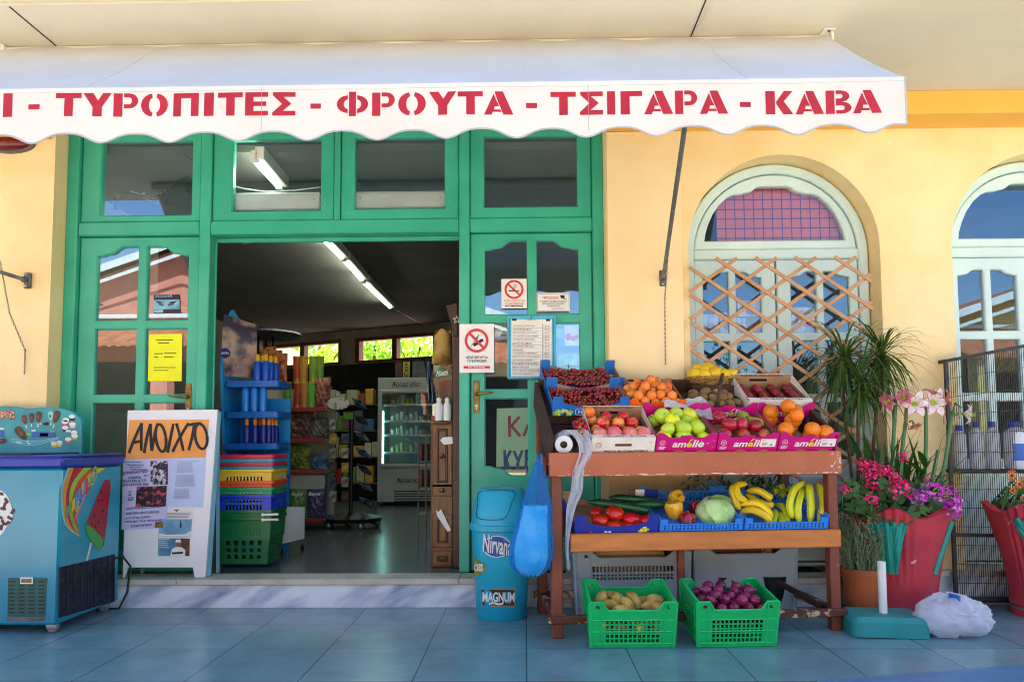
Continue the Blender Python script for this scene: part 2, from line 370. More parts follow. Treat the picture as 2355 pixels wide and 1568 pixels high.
def pane(par, lp, y, g=None): q = MB(); q.plate([lp], y, y+.005, g or m_glass); return q.build('pane', par)
# transom windows: outer x0,x1 and glass
ztb, zgt = ztr1, zt-.1
for x0, x1, g0, g1, gy in ((jl1, ml0, px(222), px(433), 483), (ml1, px(765), px(528), px(733), 476), (px(779), mr0, px(812), px(1021), 474), (mr1, jr0, px(1113), px(1330), 473)):
    q = MB(); gl = rect(g0, pzz(gy), g1, 2.985)
    q.plate([rect(x0+.002, ztb+.002, x1-.002, zgt-.002), gl], YF+.022, YF+.075, m_green, .008)
    if 500 < CX+x0*361 < 1000 or True:
        for sx in (g0-.035, g1+.035):
            for sz in (gl[0][1]-.03, gl[0][1]+.04):
                if ml1 < x0+.01 < mr0: q.ball((sx, YF+.022, sz), .006, m_sil, 8, 5)
    t = q.build('transom_window', bld); pane(t, [(g0-.008, gl[0][1]-.008), (g1+.008, gl[0][1]-.008), (g1+.008, 2.993), (g0-.008, 2.993)], YF+.05)
q = MB(); q.box(px(765)+.001, px(779)-.001, YF+.012, YF+.09, ztb, zgt, m_green, .004); q.build('transom_mullion', bld)
# ogee topped panes
OG = [(0, -1), (.15, -.93), (.22, -.78), (.35, -.72), (.43, -.58), (.5, -.3), (.58, -.06), (.66, 0), (1, 0)]
def ogee(x0, x1, z0, z1, dz, flip=False, down=False):
    "pane outline with a shaped top (or bottom) edge; high side towards x1 unless flip"
    o = [(x0+(x1-x0)*u, v*dz) for u, v in OG]
    if flip: o = [(x0+x1-a, v) for a, v in o][::-1]
    if down: return [(a, z0-v-dz if False else z0+(-v*0)+(-v)*1.0-0) for a, v in o]+[(x1, z1), (x0, z1)]
    return [(x1, z0), (x0, z0)][::-1]+[(a, z1+v) for a, v in o][::-1]
def door(x0, x1, ztop, cols, rows, dz, name, m, y, panel=True, zb=.17, lab=None):
    holes = []
    for ci, (c0, c1) in enumerate(cols):
        for ri, (r0, r1) in enumerate(rows):     # r0 top, r1 bottom
            if ri == 0: lp = ogee(c0, c1, r1, r0, dz, ci % 2 == 1)
            elif ri == 2 and panel:
                o = [(c0+(c1-c0)*u, -v*dz) for u, v in OG]
                if ci % 2: o = [(c0+c1-a, v) for a, v in o][::-1]
                lp = [(a, r1+v) for a, v in o]+[(c1, r0), (c0, r0)]
            else: lp = rect(c0, r1, c1, r0)
            holes.append(lp)
    q = MB(); q.plate([rect(x0, zb, x1, ztop)]+holes, y, y+.045, m, .007)
    if panel:
        zp0, zp1 = zb+.1, rows[-1][1]-.09; xa, xb = cols[0][0], cols[-1][1]
        if zp1-zp0 > .1: q.plate([rect(xa, zp0, xb, zp1), inset(rect(xa, zp0, xb, zp1), .018)], y-.008, y+.002, m, .005); q.plate([inset(rect(xa, zp0, xb, zp1), .05)], y-.006, y+.002, m, .004)
    dr = q.build(name, bld, label=lab)
    for h in holes: pane(dr, inset(h, -.006), y+.022)
    return dr
yd = YF+.03
rowz = [(pzz(556), pzz(727)), (pzz(748), pzz(900)), (pzz(921), pzz(1093))]
dl = door(jl1+.004, ml0-.004, ztr0-.004, [(px(217), px(312)), (px(333), px(428))], rowz, .062, 'door', m_green, yd)
rowz2 = [(pzz(550), pzz(720)), (pzz(742), pzz(893)), (pzz(916), pzz(1093))]
dr = door(mr1+.004, jr0-.004, ztr0-.004, [(px(1114), px(1211)), (px(1234), px(1331))], rowz2, .062, 'door', m_green, yd)
def handle(par, x, zc_, y, sgn):
    q = MB(); q.plate([rrect(x-.019, zc_-.125, x+.019, zc_+.09, .012)], y-.006, y, m_brass, .002)
    q.tube([(x, y, zc_), (x, y-.045, zc_), (x+sgn*.012, y-.052, zc_), (x+sgn*.09, y-.05, zc_+.006), (x+sgn*.105, y-.046, zc_+.008)], [.009, .009, .01, .008, .006], m_brass, 8)
    q.plate([arc(x, zc_-.075, .008, 0, 360, 10)[:-1]], y-.008, y, m_sil)
    q.box(x-.004, x+.004, y-.008, y, zc_-.1, zc_-.078, m_sil, .001); q.build('handle', par)
handle(dl, px(436), pzz(908), yd, -1); handle(dr, px(1094), pzz(905), yd, 1)
# the open door leaf, folded inwards and seen along its edge
q = MB(); q.X = Matrix.Translation((ml1+.01, YF+.1, 0)) @ Matrix.Rotation(R(114), 4, 'Z')
q.plate([rect(0, .17, .78, ztr0-.02), rect(.1, .5, .68, 1.2), rect(.1, 1.3, .68, ztr0-.12)], 0, .045, m_green, .005); od = q.build('door', bld, label='green door leaf folded open inside the shop')
b = MB(); b.box(ml1+.002, mr0-.002, YF+.09, YF+.115, ztr0-.03, ztr0-.002, m_green, .003); b.build('door_head', bld)
# ---- arched windows
def archwin(cx, lab):
    y = .14; zb = .2; r = ar-.006
    sp = pzz(588); r0 = r-.06
    q = MB()
    q.plate([archloop(cx, r, acz, zb), archloop(cx, r0, acz, zb+.02)], y, y+.1, m_mint, .01)
    q.box(cx-r0, cx+r0, y+.006, y+.09, sp-.035, sp+.03, m_mint, .008)
    t = q.build('arched_window', bld, label=lab)
    # half moon sash with shaped glass opening
    zs = sp+.032; rg = r0-.005; n = 24
    a0 = math.degrees(math.asin((zs-acz)/rg)) if zs > acz else 0
    out = [(cx+rg*math.cos(R(a0+(180-2*a0)*i/n)), acz+rg*math.sin(R(a0+(180-2*a0)*i/n))) for i in range(n+1)]
    s = .01/ .01
    gz = pzz(557); gt = pzz(432)-gz; gw = .452
    prof = [(1, 0), (.985, .13), (.94, .31), (.87, .5), (.77, .68), (.65, .81), (.57, .855), (.45, .86), (.415, .885), (.33, .9), (.29, .93), (.24, .985), (.19, 1)]
    gl = [(cx+gw*u, gz+gt*v) for u, v in prof]+[(cx-gw*u, gz+gt*v) for u, v in prof[::-1]]
    q = MB(); q.plate([out, gl], y+.018, y+.07, m_mint, .008); sash = q.build('fanlight_sash', t)
    pane(t, inset(gl, -.006), y+.045, m_glass3 if cx < 2 else m_glass2)
    # two leaves below
    for sgn in (0, 1):
        x0, x1 = (cx-r0+.004, cx-.006) if not sgn else (cx+.006, cx+r0-.004)
        pw = .165; xa = x0+.055; xb = xa+pw+.045
        cols = [(xa, xa+pw), (xb, xb+pw)] if not sgn else [(x1-.055-pw-.045-pw, x1-.055-pw-.045), (x1-.055-pw, x1-.055)]
        rows = [(pzz(628), pzz(768)), (pzz(787), pzz(909)), (pzz(928), pzz(1060))]
        holes = []
        for ci, (c0, c1) in enumerate(cols):
            for ri, (ra, rb) in enumerate(rows): holes.append(ogee(c0, c1, rb, ra, .038, ci == 1) if ri == 0 else rect(c0, rb, c1, ra))
        q = MB(); q.plate([rect(x0, zb+.03, x1, sp-.037)]+holes, y+.022, y+.065, m_mint, .006)
        q.plate([rect(xa, .3, cols[1][1], pzz(1075)-.06)], y+.014, y+.024, m_mint, .008)
        lf = q.build('window_leaf', t)
        for h in holes: pane(t, inset(h, -.005), y+.044, m_glass2)
    return t
aw1 = archwin(ac, 'pale arched window with a checked blind behind its fanlight')
aw2 = archwin(a2c, 'pale arched window behind the wire cage')
# checked blind behind fanlight
m_blind = bpy.data.materials.new('checked_bamboo_blind'); m_blind.use_nodes = True
def checks(m, base, line, sx, sz):
    t = m.node_tree; N = t.nodes.new; L = t.links.new; bb = t.nodes['Principled BSDF']
    tc = N('ShaderNodeTexCoord'); sp = N('ShaderNodeSeparateXYZ'); L(tc.outputs['Object'], sp.inputs[0]); fs = []
    for ax, s_ in (('X', sx), ('Z', sz)):
        m1 = N('ShaderNodeMath'); m1.operation = 'MULTIPLY'; L(sp.outputs[ax], m1.inputs[0]); m1.inputs[1].default_value = 1/s_
        m2 = N('ShaderNodeMath'); m2.operation = 'FRACT'; L(m1.outputs[0], m2.inputs[0])
        m3 = N('ShaderNodeMath'); m3.operation = 'LESS_THAN'; L(m2.outputs[0], m3.inputs[0]); m3.inputs[1].default_value = .11; fs.append(m3)
    mm = N('ShaderNodeMath'); mm.operation = 'MAXIMUM'; L(fs[0].outputs[0], mm.inputs[0]); L(fs[1].outputs[0], mm.inputs[1])
    no = N('ShaderNodeTexNoise'); no.inputs['Scale'].default_value = 6; mp = N('ShaderNodeMapping'); mp.inputs['Scale'].default_value = (1, 1, 25); L(tc.outputs['Object'], mp.inputs[0]); L(mp.outputs[0], no.inputs[0])
    m0 = N('ShaderNodeMix'); m0.data_type = 'RGBA'; L(no.outputs[0], m0.inputs[0]); m0.inputs[6].default_value = lin(base[0]); m0.inputs[7].default_value = lin(base[1])
    mx = N('ShaderNodeMix'); mx.data_type = 'RGBA'; L(mm.outputs[0], mx.inputs[0]); L(m0.outputs[2], mx.inputs[6]); mx.inputs[7].default_value = lin(line); L(mx.outputs[2], bb.inputs[0])
checks(m_blind, ('d8686a', 'b84e5c'), '3c1c58', .0615, .064)
x0, z0 = pz(1646, 560, .24); x1, z1 = pz(1932, 420, .24)
b = MB(); b.box(x0, x1, .235, .243, z0-.1, z1, m_blind, .001); b.build('roller_blind', None, (x0, .235, z0-.1), 'pink and purple checked blind behind the fanlight of the arched window', 'blind')
# back wall with windows (runs obliquely)
A = Vector((-5.1, 9.42, 0)); B_ = Vector((.8, 6.62, 0)); U = (B_-A).normalized(); NB = Vector((-U.y, U.x, 0)); Lw = (B_-A).length
XB = Matrix((( U.x, NB.x, 0, A.x), (U.y, NB.y, 0, A.y), (0, 0, 1, 0), (0, 0, 0, 1)))
def bu(x, y): p = onp(x, y, A, -NB); return ((p-A).dot(U), p.z)
w_ = []
for qx in ((612, 772, 785, 812), (818, 745, 1003, 806)):
    u0, z1 = bu(qx[0], qx[1]); u1, z1b = bu(qx[2], qx[1]); _, z0 = bu((qx[0]+qx[2])/2, 812); w_.append((u0, u1, 2.36, 2.80))
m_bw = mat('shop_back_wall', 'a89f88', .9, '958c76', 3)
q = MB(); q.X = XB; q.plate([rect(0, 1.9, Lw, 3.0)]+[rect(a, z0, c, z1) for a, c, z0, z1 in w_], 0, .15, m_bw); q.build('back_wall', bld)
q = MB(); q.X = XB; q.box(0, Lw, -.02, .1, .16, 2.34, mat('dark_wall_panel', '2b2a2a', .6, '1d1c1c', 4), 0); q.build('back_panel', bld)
m_wood = mat('window_timber', '8a4a22', .5, '6d3615', 9, st=(1, 1, 6))
for a, c, z0, z1 in w_:
    q = MB(); q.X = XB; mid = (a+c)/2
    q.plate([rect(a, z0, c, z1), rect(a+.09, z0+.04, mid-.05, z1-.06), rect(mid+.05, z0+.04, c-.06, z1-.06)], -.02, .1, m_wood, .005); t = q.build('back_window', bld)
# ================================================================ awning
aw = thing('awning', (0, -.86, zsoff), 'cream fabric awning with a scalloped valance lettered in red Greek capitals', 'awning')
m_canvas = mat('cream_awning_canvas', 'dcdad6', .8, 'd2cfc9', 2.5, .3, .7, 7, .15, 250, tl=.12)
m_trim = mat('grey_awning_piping', 'a9adb2', .7)
m_aw_red = mat('crimson_stencil_paint', 'aa0626', .55, '960420', 12)
yb, zbk = -.86, 3.066; yfr = -1.52
xRb, xRf = W(1900, 84, yb).x, W(2079, 185, yfr).x; xLa = -3.0
zfr = W(1177, 191, yfr).z
def can(u, v):
    x = xLa+(xRb-xLa)*u; x = x+(xRf-xRb)*v*u
    sag = -.022*math.sin(math.pi*v)*(.6+.4*abs(math.sin(u*9)))
    wr = .004*math.sin(u*70+v*3)*(1-v)**2
    return (x, yb+(yfr-yb)*v, zbk+(zfr-zbk)*v+sag+wr)
b = MB(); b.surf(can, 90, 14, m_canvas); b.build('canopy', aw)
b = MB()
for k in (.05, .24, .655, .86):
    p = [can(k, v/8) for v in range(9)]; b.tube([(x, y, z+.0008) for x, y, z in p], .0009, m_canvas, 5)
b.build('seam', aw)
per = 165*3.05/1700; xtr = W(780/2, 315, yfr).x
def vz(x): c = math.cos(2*math.pi*(x-xtr)/per); return 2.295-.0235*(c*.85+.15*math.cos(4*math.pi*(x-xtr)/per))
def vy(x, z): return yfr+.004*math.sin(x*7)+.012*(zfr-z)*math.sin(x*11+1)
def val(u, v):
    x = xLa+(xRf-xLa)*u; zb = vz(x) if x < W(2052, 316, yfr).x else min(vz(x), vz(W(2052, 316, yfr).x)); z = zfr+(zb-zfr)*v
    return (x, vy(x, z), z)
b = MB(); b.surf(val, 360, 8, m_canvas); b.surf(lambda u, v: tuple(Vector(val(u, v))+Vector((0, .003, 0))), 360, 2, m_canvas); b.build('valance', aw)
b = MB(); b.tube([val(i/360, 1) for i in range(361)], .0038, m_trim, 6); b.tube([val(1, v/8) for v in range(9)], .003, m_trim, 6)
for xx in (1205/2, 1177+350/2): b.tube([(W(xx, 200, yfr).x, vy(W(xx, 200, yfr).x, z)-.001, z) for z in (zfr-.005, 2.4, 2.3)], .001, m_trim, 5)
b.tube([val(i/60, .08) for i in range(61)], .0009, m_trim, 4); b.build('piping', aw)
b = MB(); b.tube([(xLa, yfr+.012, zfr-.002), (xRf+.008, yfr+.012, zfr-.002)], .011, m_white, 10); b.build('front_bar', aw)
b = MB(); b.tube([(xLa, yb+.015, zbk-.02), (xRb+.01, yb+.015, zbk-.02)], .028, m_white, 12); b.build('roller', aw)
for xx in (xRb+.015, -2.72):
    b = MB(); b.box(xx-.004, xx+.012, yb-.03, yb+.05, zbk-.07, zsoff-.001, m_white, .003); b.box(xx-.05, xx+.01, yb-.06, yb+.03, zsoff-.006, zsoff-.001, m_white, .001); b.ball((xx-.02, yb-.045, zsoff-.008), .008, m_steel, 8, 5); b.build('bracket', aw)
# stencil letters: list of polygons in a unit box
def ringhalf(side):
    n = 10; s_ = 1 if side > 0 else -1; o = []
    for i in range(n+1): a = R(-82+164*i/n); o.append((.5+s_*(.04+.46*math.cos(a)), .5+.5*math.sin(a)))
    for i in range(n+1): a = R(80-160*i/n); o.append((.5+s_*(.04+.17*math.cos(a)), .5+.33*math.sin(a)))
    return o
def bowl(x0, z0, z1, xe=1.0, t=.17):
    n = 8; cz = (z0+z1)/2; h = (z1-z0)/2; xm = xe-.36; o = [(x0, z1)]
    for i in range(n+1): a = R(90-180*i/n); o.append((xm+.36*math.cos(a), cz+h*math.sin(a)))
    o += [(x0, z0), (x0, z0+t)]
    for i in range(n+1): a = R(-90+180*i/n); o.append((xm+.1*math.cos(a), cz+(h-t)*math.sin(a)))
    return o+[(x0, z1-t)]
ST = {'I': [rect(0, 0, 1, 1)], '-': [rect(0, 0, 1, 1)],
 'T': [[(0, 1), (1, 1), (1, .78), (.68, .78), (.68, 0), (.34, 0), (.34, .78), (0, .78)]],
 'Y': [[(0, 1), (.35, 1), (.53, .68), (.7, 1), (1, 1), (.67, .4), (.67, 0), (.34, 0), (.34, .4)]],
 'P': [rect(0, 0, .36, 1), bowl(.42, .36, 1)],
 'O': [ringhalf(-1), ringhalf(1)],
 'Π': [[(0, 0), (0, 1), (1, 1), (1, 0), (.7, 0), (.7, .78), (.3, .78), (.3, 0)]],
 'E': [[(0, 0), (0, 1), (1, 1), (1, .8), (.36, .8), (.36, .6), (.92, .6), (.92, .41), (.36, .41), (.36, .2), (1, .2), (1, 0)]],
 'Σ': [[(0, 0), (0, .13), (.42, .5), (.02, .87), (.02, 1), (1, 1), (1, .8), (.48, .8), (.82, .5), (.45, .2), (1, .2), (1, 0)]],
 'Φ': [rect(.39, -.02, .61, 1.04), [(.35, .88)]+[(.35+.35*math.cos(R(a)), .5+.38*math.sin(R(a))) for a in range(100, 261, 16)]+[(.35, .12), (.35, .28)]+[(.35+.13*math.cos(R(a)), .5+.2*math.sin(R(a))) for a in range(250, 109, -20)]+[(.35, .72)],
       [(.65, .12)]+[(.65+.35*math.cos(R(a)), .5+.38*math.sin(R(a))) for a in range(-80, 81, 16)]+[(.65, .88), (.65, .72)]+[(.65+.13*math.cos(R(a)), .5+.2*math.sin(R(a))) for a in range(70, -71, -20)]+[(.65, .28)]],
 'Γ': [[(0, 0), (0, 1), (1, 1), (1, .78), (.42, .78), (.42, 0)]],
 'A': [[(.38, 1), (.62, 1), (1, 0), (.68, 0), (.42, .8)], [(.35, .92), (.5, .5), (.4, .2), (.48, .12), (.36, .12), (.29, 0), (0, 0)]],
 'K': [rect(0, 0, .34, 1), [(.38, .52), (.68, 1), (1, 1), (.66, .56), (1, 0), (.64, 0), (.4, .42)]],
 'B': [rect(0, 0, .34, 1), bowl(.4, .5, 1, .93, .15), bowl(.4, 0, .5, 1, .15)]}
ST['A'] = [[(.36, 1), (.64, 1), (1, 0), (.66, 0), (.44, .68), (.4, .84)], [(.33, .9), (.4, .66), (.52, .36), (.36, .36), (.34, .22), (.56, .22), (.6, .12), (.3, .12), (.26, 0), (0, 0)]]
LT = [('I', 13, 60, 0), ('-', 133, 186, 0), ('T', 258, 378, 0), ('Y', 383, 513, 0), ('P', 520, 635, 0), ('O', 645, 772, 0), ('Π', 795, 915, 0), ('I', 938, 985, 0), ('T', 1002, 1118, 0), ('E', 1128, 1235, 0), ('Σ', 1253, 1360, 0), ('-', 1428, 1476, 0),
 ('Φ', 1548, 1692, 0), ('P', 1710, 1815, 0), ('O', 1830, 1958, 0), ('Y', 1972, 2098, 0), ('T', 2105, 2220, 0), ('A', 2226, 2360, 0), ('-', 65, 115, 1), ('T', 178, 293, 1), ('Σ', 313, 417, 1), ('I', 438, 473, 1), ('Γ', 500, 597, 1),
 ('A', 608, 738, 1), ('P', 750, 850, 1), ('A', 863, 990, 1), ('-', 1048, 1097, 1), ('K', 1168, 1292, 1), ('A', 1306, 1432, 1), ('B', 1445, 1557, 1), ('A', 1567, 1694, 1)]
b = MB()
for ch, x0, x1, sec in LT:
    p0 = x0/2+(1177 if sec else 0); p1 = x1/2+(1177 if sec else 0); base = 270-8*(p0/2050); top = base-54
    if ch == '-': base, top = base-16, base-28
    a, c = W(p0, base, yfr), W(p1, top, yfr)
    for pl in ST[ch]:
        pts = [(a.x+(c.x-a.x)*u, a.z+(c.z-a.z)*v) for u, v in pl]
        b.flat([(x, vy(x, z)-.0016-.003*0, z) for x, z in pts], m_aw_red)
b.build('lettering', aw)
# arms, chains
def chain(q, pts, m, r=.0016, step=.013):
    P = [Vector(p) for p in pts]; k = 0
    for i in range(len(P)-1):
        d = P[i+1]-P[i]; n = max(1, int(d.length/step)); rot = d.to_track_quat('Z', 'Y').to_matrix()
        for j in range(n):
            c = P[i]+d*((j+.5)/n); tw = Matrix.Rotation(R(90*(k % 2)), 3, 'Z'); k += 1
            q.tube([c+rot @ tw @ Vector((.0042*math.cos(a), 0, .0085*math.sin(a))) for a in [2*math.pi*t/8 for t in range(9)]], r, m, 4, False)
def arm(px0, py0, x1, z1, lab):
    a = W(px0, py0, -.02); c = Vector((x1, yfr+.03, z1)); q = MB(); d = a+Vector((0, -.03, 0))
    q.tube([d, d+(c-d)*.98], .0125, m_arm, 10); q.tube([d+(c-d)*.94, c], .011, m_steel, 8); q.build('arm', aw)
    q = MB(); q.box(a.x-.02, a.x+.02, -.024, -.001, a.z-.05, a.z+.05, m_steel, .004); q.ball((a.x, -.03, a.z+.037), .009, m_sil, 8, 5); q.ball((a.x, -.03, a.z-.037), .009, m_sil, 8, 5); q.ball(d, .02, m_steel, 10, 6); q.build('wall_plate', aw)
arm(1523, 640, W(1592, 260, yfr).x, zfr-.02, '')
a0 = W(60, 645, -.02); arm(62, 645, a0.x-.62, zfr-.3, '')
q = MB(); p0 = W(1538, 555, -.18); p1 = W(1528, 690, -.08); p2 = W(1530, 838, -.03); chain(q, [p0, p1, p2], m_steel); q.build('chain', aw)
q = MB(); p0 = W(0, 600, -.12); p1 = W(22, 720, -.08); p2 = W(58, 806, -.02); p3 = W(56, 860, -.02); chain(q, [p0, p1, p2, p3], m_black); q.ball(p2, .006, m_steel, 8, 5); q.build('chain', aw)
# ================================================================ inside the shop
FZ = .163
m_tube = emis('lit_fluorescent_tube', 'f4ffe8', 11)
segs = [((582, 366), (642, 432), 'fluorescent ceiling tube nearest the street, seen through a transom window'), ((690, 492), (736, 543), 'fluorescent ceiling tube partly hidden by the door head'), ((739, 547), (786, 594), 'fluorescent ceiling tube, third from the street'), ((789, 597), (831, 643), 'fluorescent ceiling tube, second from the far end of the row'), ((835, 648), (896, 707), 'fluorescent ceiling tube at the far end of the row')]
for (a, c, lab) in segs:
    p, q_ = G(a[0], a[1], 2.86), G(c[0], c[1], 2.86); t = thing('fluorescent_lamp', (p.x, p.y, 2.95), lab, 'ceiling lamp')
    d = (q_-p).normalized(); q = MB(); q.tube([p+d*.03, q_-d*.03], .016, m_tube, 8); q.build('tube', t)
    q = MB(); q.X = Matrix.Translation((p+q_)/2) @ d.to_track_quat('Y', 'Z').to_matrix().to_4x4(); l = (q_-p).length/2; q.box(.01, .07, -l, l, .0, .085, m_white, .004); q.box(-.02, .03, -l, -l+.03, -.02, .06, m_white, .004); q.box(-.02, .03, l-.03, l, -.02, .06, m_white, .004); q.build('housing', t)
q = MB(); q.tube([G(560, 560, 2.945), G(640, 552, 2.945), G(720, 550, 2.945)], .006, m_white, 5); q.tube([G(897, 705, 2.945), G(960, 740, 2.945), G(990, 748, 2.945)], .006, m_white, 5); q.build('ceiling_cable', bld)
# roller boxes just behind the middle transoms
for x0, x1, y0, y1, lab in ((520, 736, 437, 484, 'white roller shutter box behind the left one of the two middle transom windows'), (808, 1026, 434, 480, 'white roller shutter box behind the right one of the two middle transom windows')):
    Y = .222; a, c = W(x0, y1, Y), W(x1, y0, Y); t = thing('shutter_box', (a.x, Y, a.z), lab, 'shutter box'); q = MB(); q.box(a.x, c.x, Y, Y+.16, a.z, c.z-.012, mat('bright_white_plastic', 'f4f3ee', .4), .008); q.box(a.x, c.x, Y-.004, Y+.05, c.z-.035, c.z-.02, m_white, .004); q.build('casing', t)
    q = MB(); q.tube([(a.x+.06, Y+.003, a.z+.07), (a.x+.06, Y-.004, a.z+.07)], .004, m_black, 6); q.tube([(c.x-.04, Y+.003, a.z+.07), (c.x-.04, Y-.004, a.z+.07)], .004, m_black, 6); q.build('screw', t)
q = MB(); q.tube([W(520, 423, .32), W(560, 434, .32), W(610, 441, .32), W(680, 438, .32), W(740, 430, .32)], .004, m_white, 6); tag(q.build('loose_cable', None, W(610, 441, .32)), 'thin white cable sagging over the roller shutter box', 'cable')
# wall television and its bracket behind the left transom
Y = .95; t = thing('wall_television', W(400, 480, Y), 'dark television on a wall bracket behind the left transom window', 'television')
q = MB(); q.flat([W(378, 470, 1.0), W(434, 480, .7), W(436, 352, .7), W(400, 392, 1.0)], m_black); q.flat([W(384, 470, 1.06), W(442, 480, .76), W(444, 352, .76), W(406, 392, 1.06)], m_black); q.build('screen', t)
q = MB(); q.box(W(262, 470, 1.1).x, W(272, 470, 1.1).x, 1.08, 1.12, W(270, 482, 1.1).z, W(270, 395, 1.1).z, m_black, .004); q.tube([W(266, 408, 1.1), W(330, 430, 1.05), W(385, 440, 1.0)], .022, m_black, 6); q.tube([W(272, 440, 1.1), W(330, 446, 1.05)], .02, m_black, 6); q.tube([W(285, 445, 1.08), W(310, 425, 1.05), W(350, 433, 1.02)], .008, m_black, 5); q.build('bracket', t)
q = MB(); q.tube([W(300, 440, 1.0), W(340, 452, .95), (W(372, 444, .95)), W(360, 470, .95), W(330, 455, .95)], .005, m_white, 5); q.build('cable', t)
# ---- blue display stand
m_blue = mat('blue_display_plastic', '1272d0', .35, '0f62ba', 6); m_lblue = mat('light_blue_panel', '1a94dc', .4, '1688cc', 4); m_navy = mat('navy_plastic', '16248f', .3); m_or = mat('orange_plastic', 'f08a18', .4)
Y = .78; st = thing('display_stand', W(580, 1270, Y), 'blue shop display stand with sun cream bottles on its shelves', 'display stand')
def q3(x, y, Yy): p = W(x, y, Yy); return p
q = MB(); xs0 = W(528, 900, Y).x; xs1 = W(640, 900, Y).x
prof = [(W(500, 690, Y+.05).z, .02), (1.75, -.02), (1.5, -.03), (1.3, .02), (1.0, .06), (FZ, .06)]
q.plate([[(Y+.3, FZ), (Y+.3, 1.9), (Y+.12, 1.98), (Y-.02, 1.85), (Y-.06, 1.5), (Y-.02, 1.2), (Y+.03, .9), (Y+.04, FZ)]], 0, .02, m_lblue, mapf=lambda a, d, z: (xs0-.05+d, a, z)); q.build('side_panel', st)
q = MB(); q.box(xs0-.03, xs1, Y+.28, Y+.3, FZ, 1.32, m_lblue, .002); q.build('back_panel', st)
shz = [W(580, y, Y-.03).z for y in (884, 955, 1028, 1105)]
for z in shz: q = MB(); q.plate([rrect(xs0-.03, Y-.03, xs1+.01, Y+.28, .03)], z-.02, z+.028, m_blue, .006, mapf=lambda a, d, c: (a, c, d)); q.build('shelf', st)
q = MB(); q.surf(lambda u, v: (xs0-.03+.19*u, Y-.02-.06*math.sin(math.pi*v*.8)+.16*u, 1.47+.45*v-.06*u*v), 4, 10, mat('brown_header_poster', 'b09080', .35, '3a2c48', 7, .42, .58)); hd = q.build('header_board', st)
q = MB(); cc = W(518, 812, Y-.075); q.plate([arc(cc.x, cc.z, .037, 0, 360, 20)[:-1]], Y-.078, Y-.074, m_navy); q.ftext('NIVEA', (cc.x-.028, Y-.08, cc.z-.008), (1, 0, 0), (0, 0, .016), m_white, .03, fit=.056); q.build('round_badge', st)
def bottle(name, prof, m, mc, h0, lab, cat):
    q = MB(); q.lathe(prof, m, 10); o = q.build(name, None, (0, 0, 0), lab, cat); c = MB(); r = prof[-2][0]; c.lathe([(.0, h0-.002), (r*.8, h0), (r*.8, h0+.035), (r*.5, h0+.05), (0, h0+.05)], mc, 8); c.build('cap', o); return o
bt1 = bottle('sun_cream_bottle', [(.0, 0), (.027, 0), (.029, .02), (.029, .12), (.02, .145), (.0, .146)], mat('royal_blue_bottle', '1556c8', .25), mat('yellow_cap', 'eab016', .4), .145, 'blue sun cream bottle with yellow cap on the top shelf of the blue stand', 'bottle')
bt2 = bottle('spray_bottle', [(.0, 0), (.026, 0), (.028, .02), (.028, .15), (.024, .165), (.0, .166)], mat('bright_blue_bottle', '1f86ea', .25), mat('bright_blue_cap', '1a74d4', .3), .165, 'bright blue spray bottle on the second shelf of the blue stand', 'bottle')
bt3 = bottle('sun_cream_bottle', [(.0, 0), (.024, 0), (.027, .03), (.025, .1), (.018, .13), (.0, .131)], m_navy, m_or, .13, 'navy bottle with orange cap on the third shelf of the blue stand', 'bottle')
bt4 = bottle('small_jar', [(.0, 0), (.022, 0), (.023, .01), (.023, .05), (.02, .055), (0, .056)], mat('dark_violet_jar', '2a1f5c', .3), m_navy, .055, 'dark jar on the lowest visible shelf of the blue stand', 'jar')
def row(o, pts, grp):
    for i, p in enumerate(pts):
        M = Matrix.Translation(p) @ Matrix.Rotation(i*1.3, 4, 'Z')
        if i == 0: o.matrix_local = M; o['group'] = grp
        else: dup(o, M)
row(bt1, [(W(a, 850, Y+dy).x, Y+dy, shz[0]+.03) for a, dy in ((592, .02), (611, .02), (603, .1), (622, .1), (633, .16))], 'yellow capped bottles on the blue stand')
row(bt2, [(W(a, 850, Y+dy).x, Y+dy, shz[1]+.03) for a, dy in ((566, .02), (586, .02), (606, .02), (578, .12), (600, .12))], 'bright blue bottles on the blue stand')
row(bt3, [(W(a, 850, Y+dy).x, Y+dy, shz[2]+.03) for a, dy in ((570, .02), (589, .02), (608, .02), (620, .06), (628, .1), (636, .14), (600, .14))], 'orange capped bottles on the blue stand')
row(bt4, [(W(a, 850, Y+dy).x, Y+dy, shz[3]+.03) for a, dy in ((556, .02), (575, .02), (594, .02), (612, .02), (630, .03))], 'jars on the blue stand')
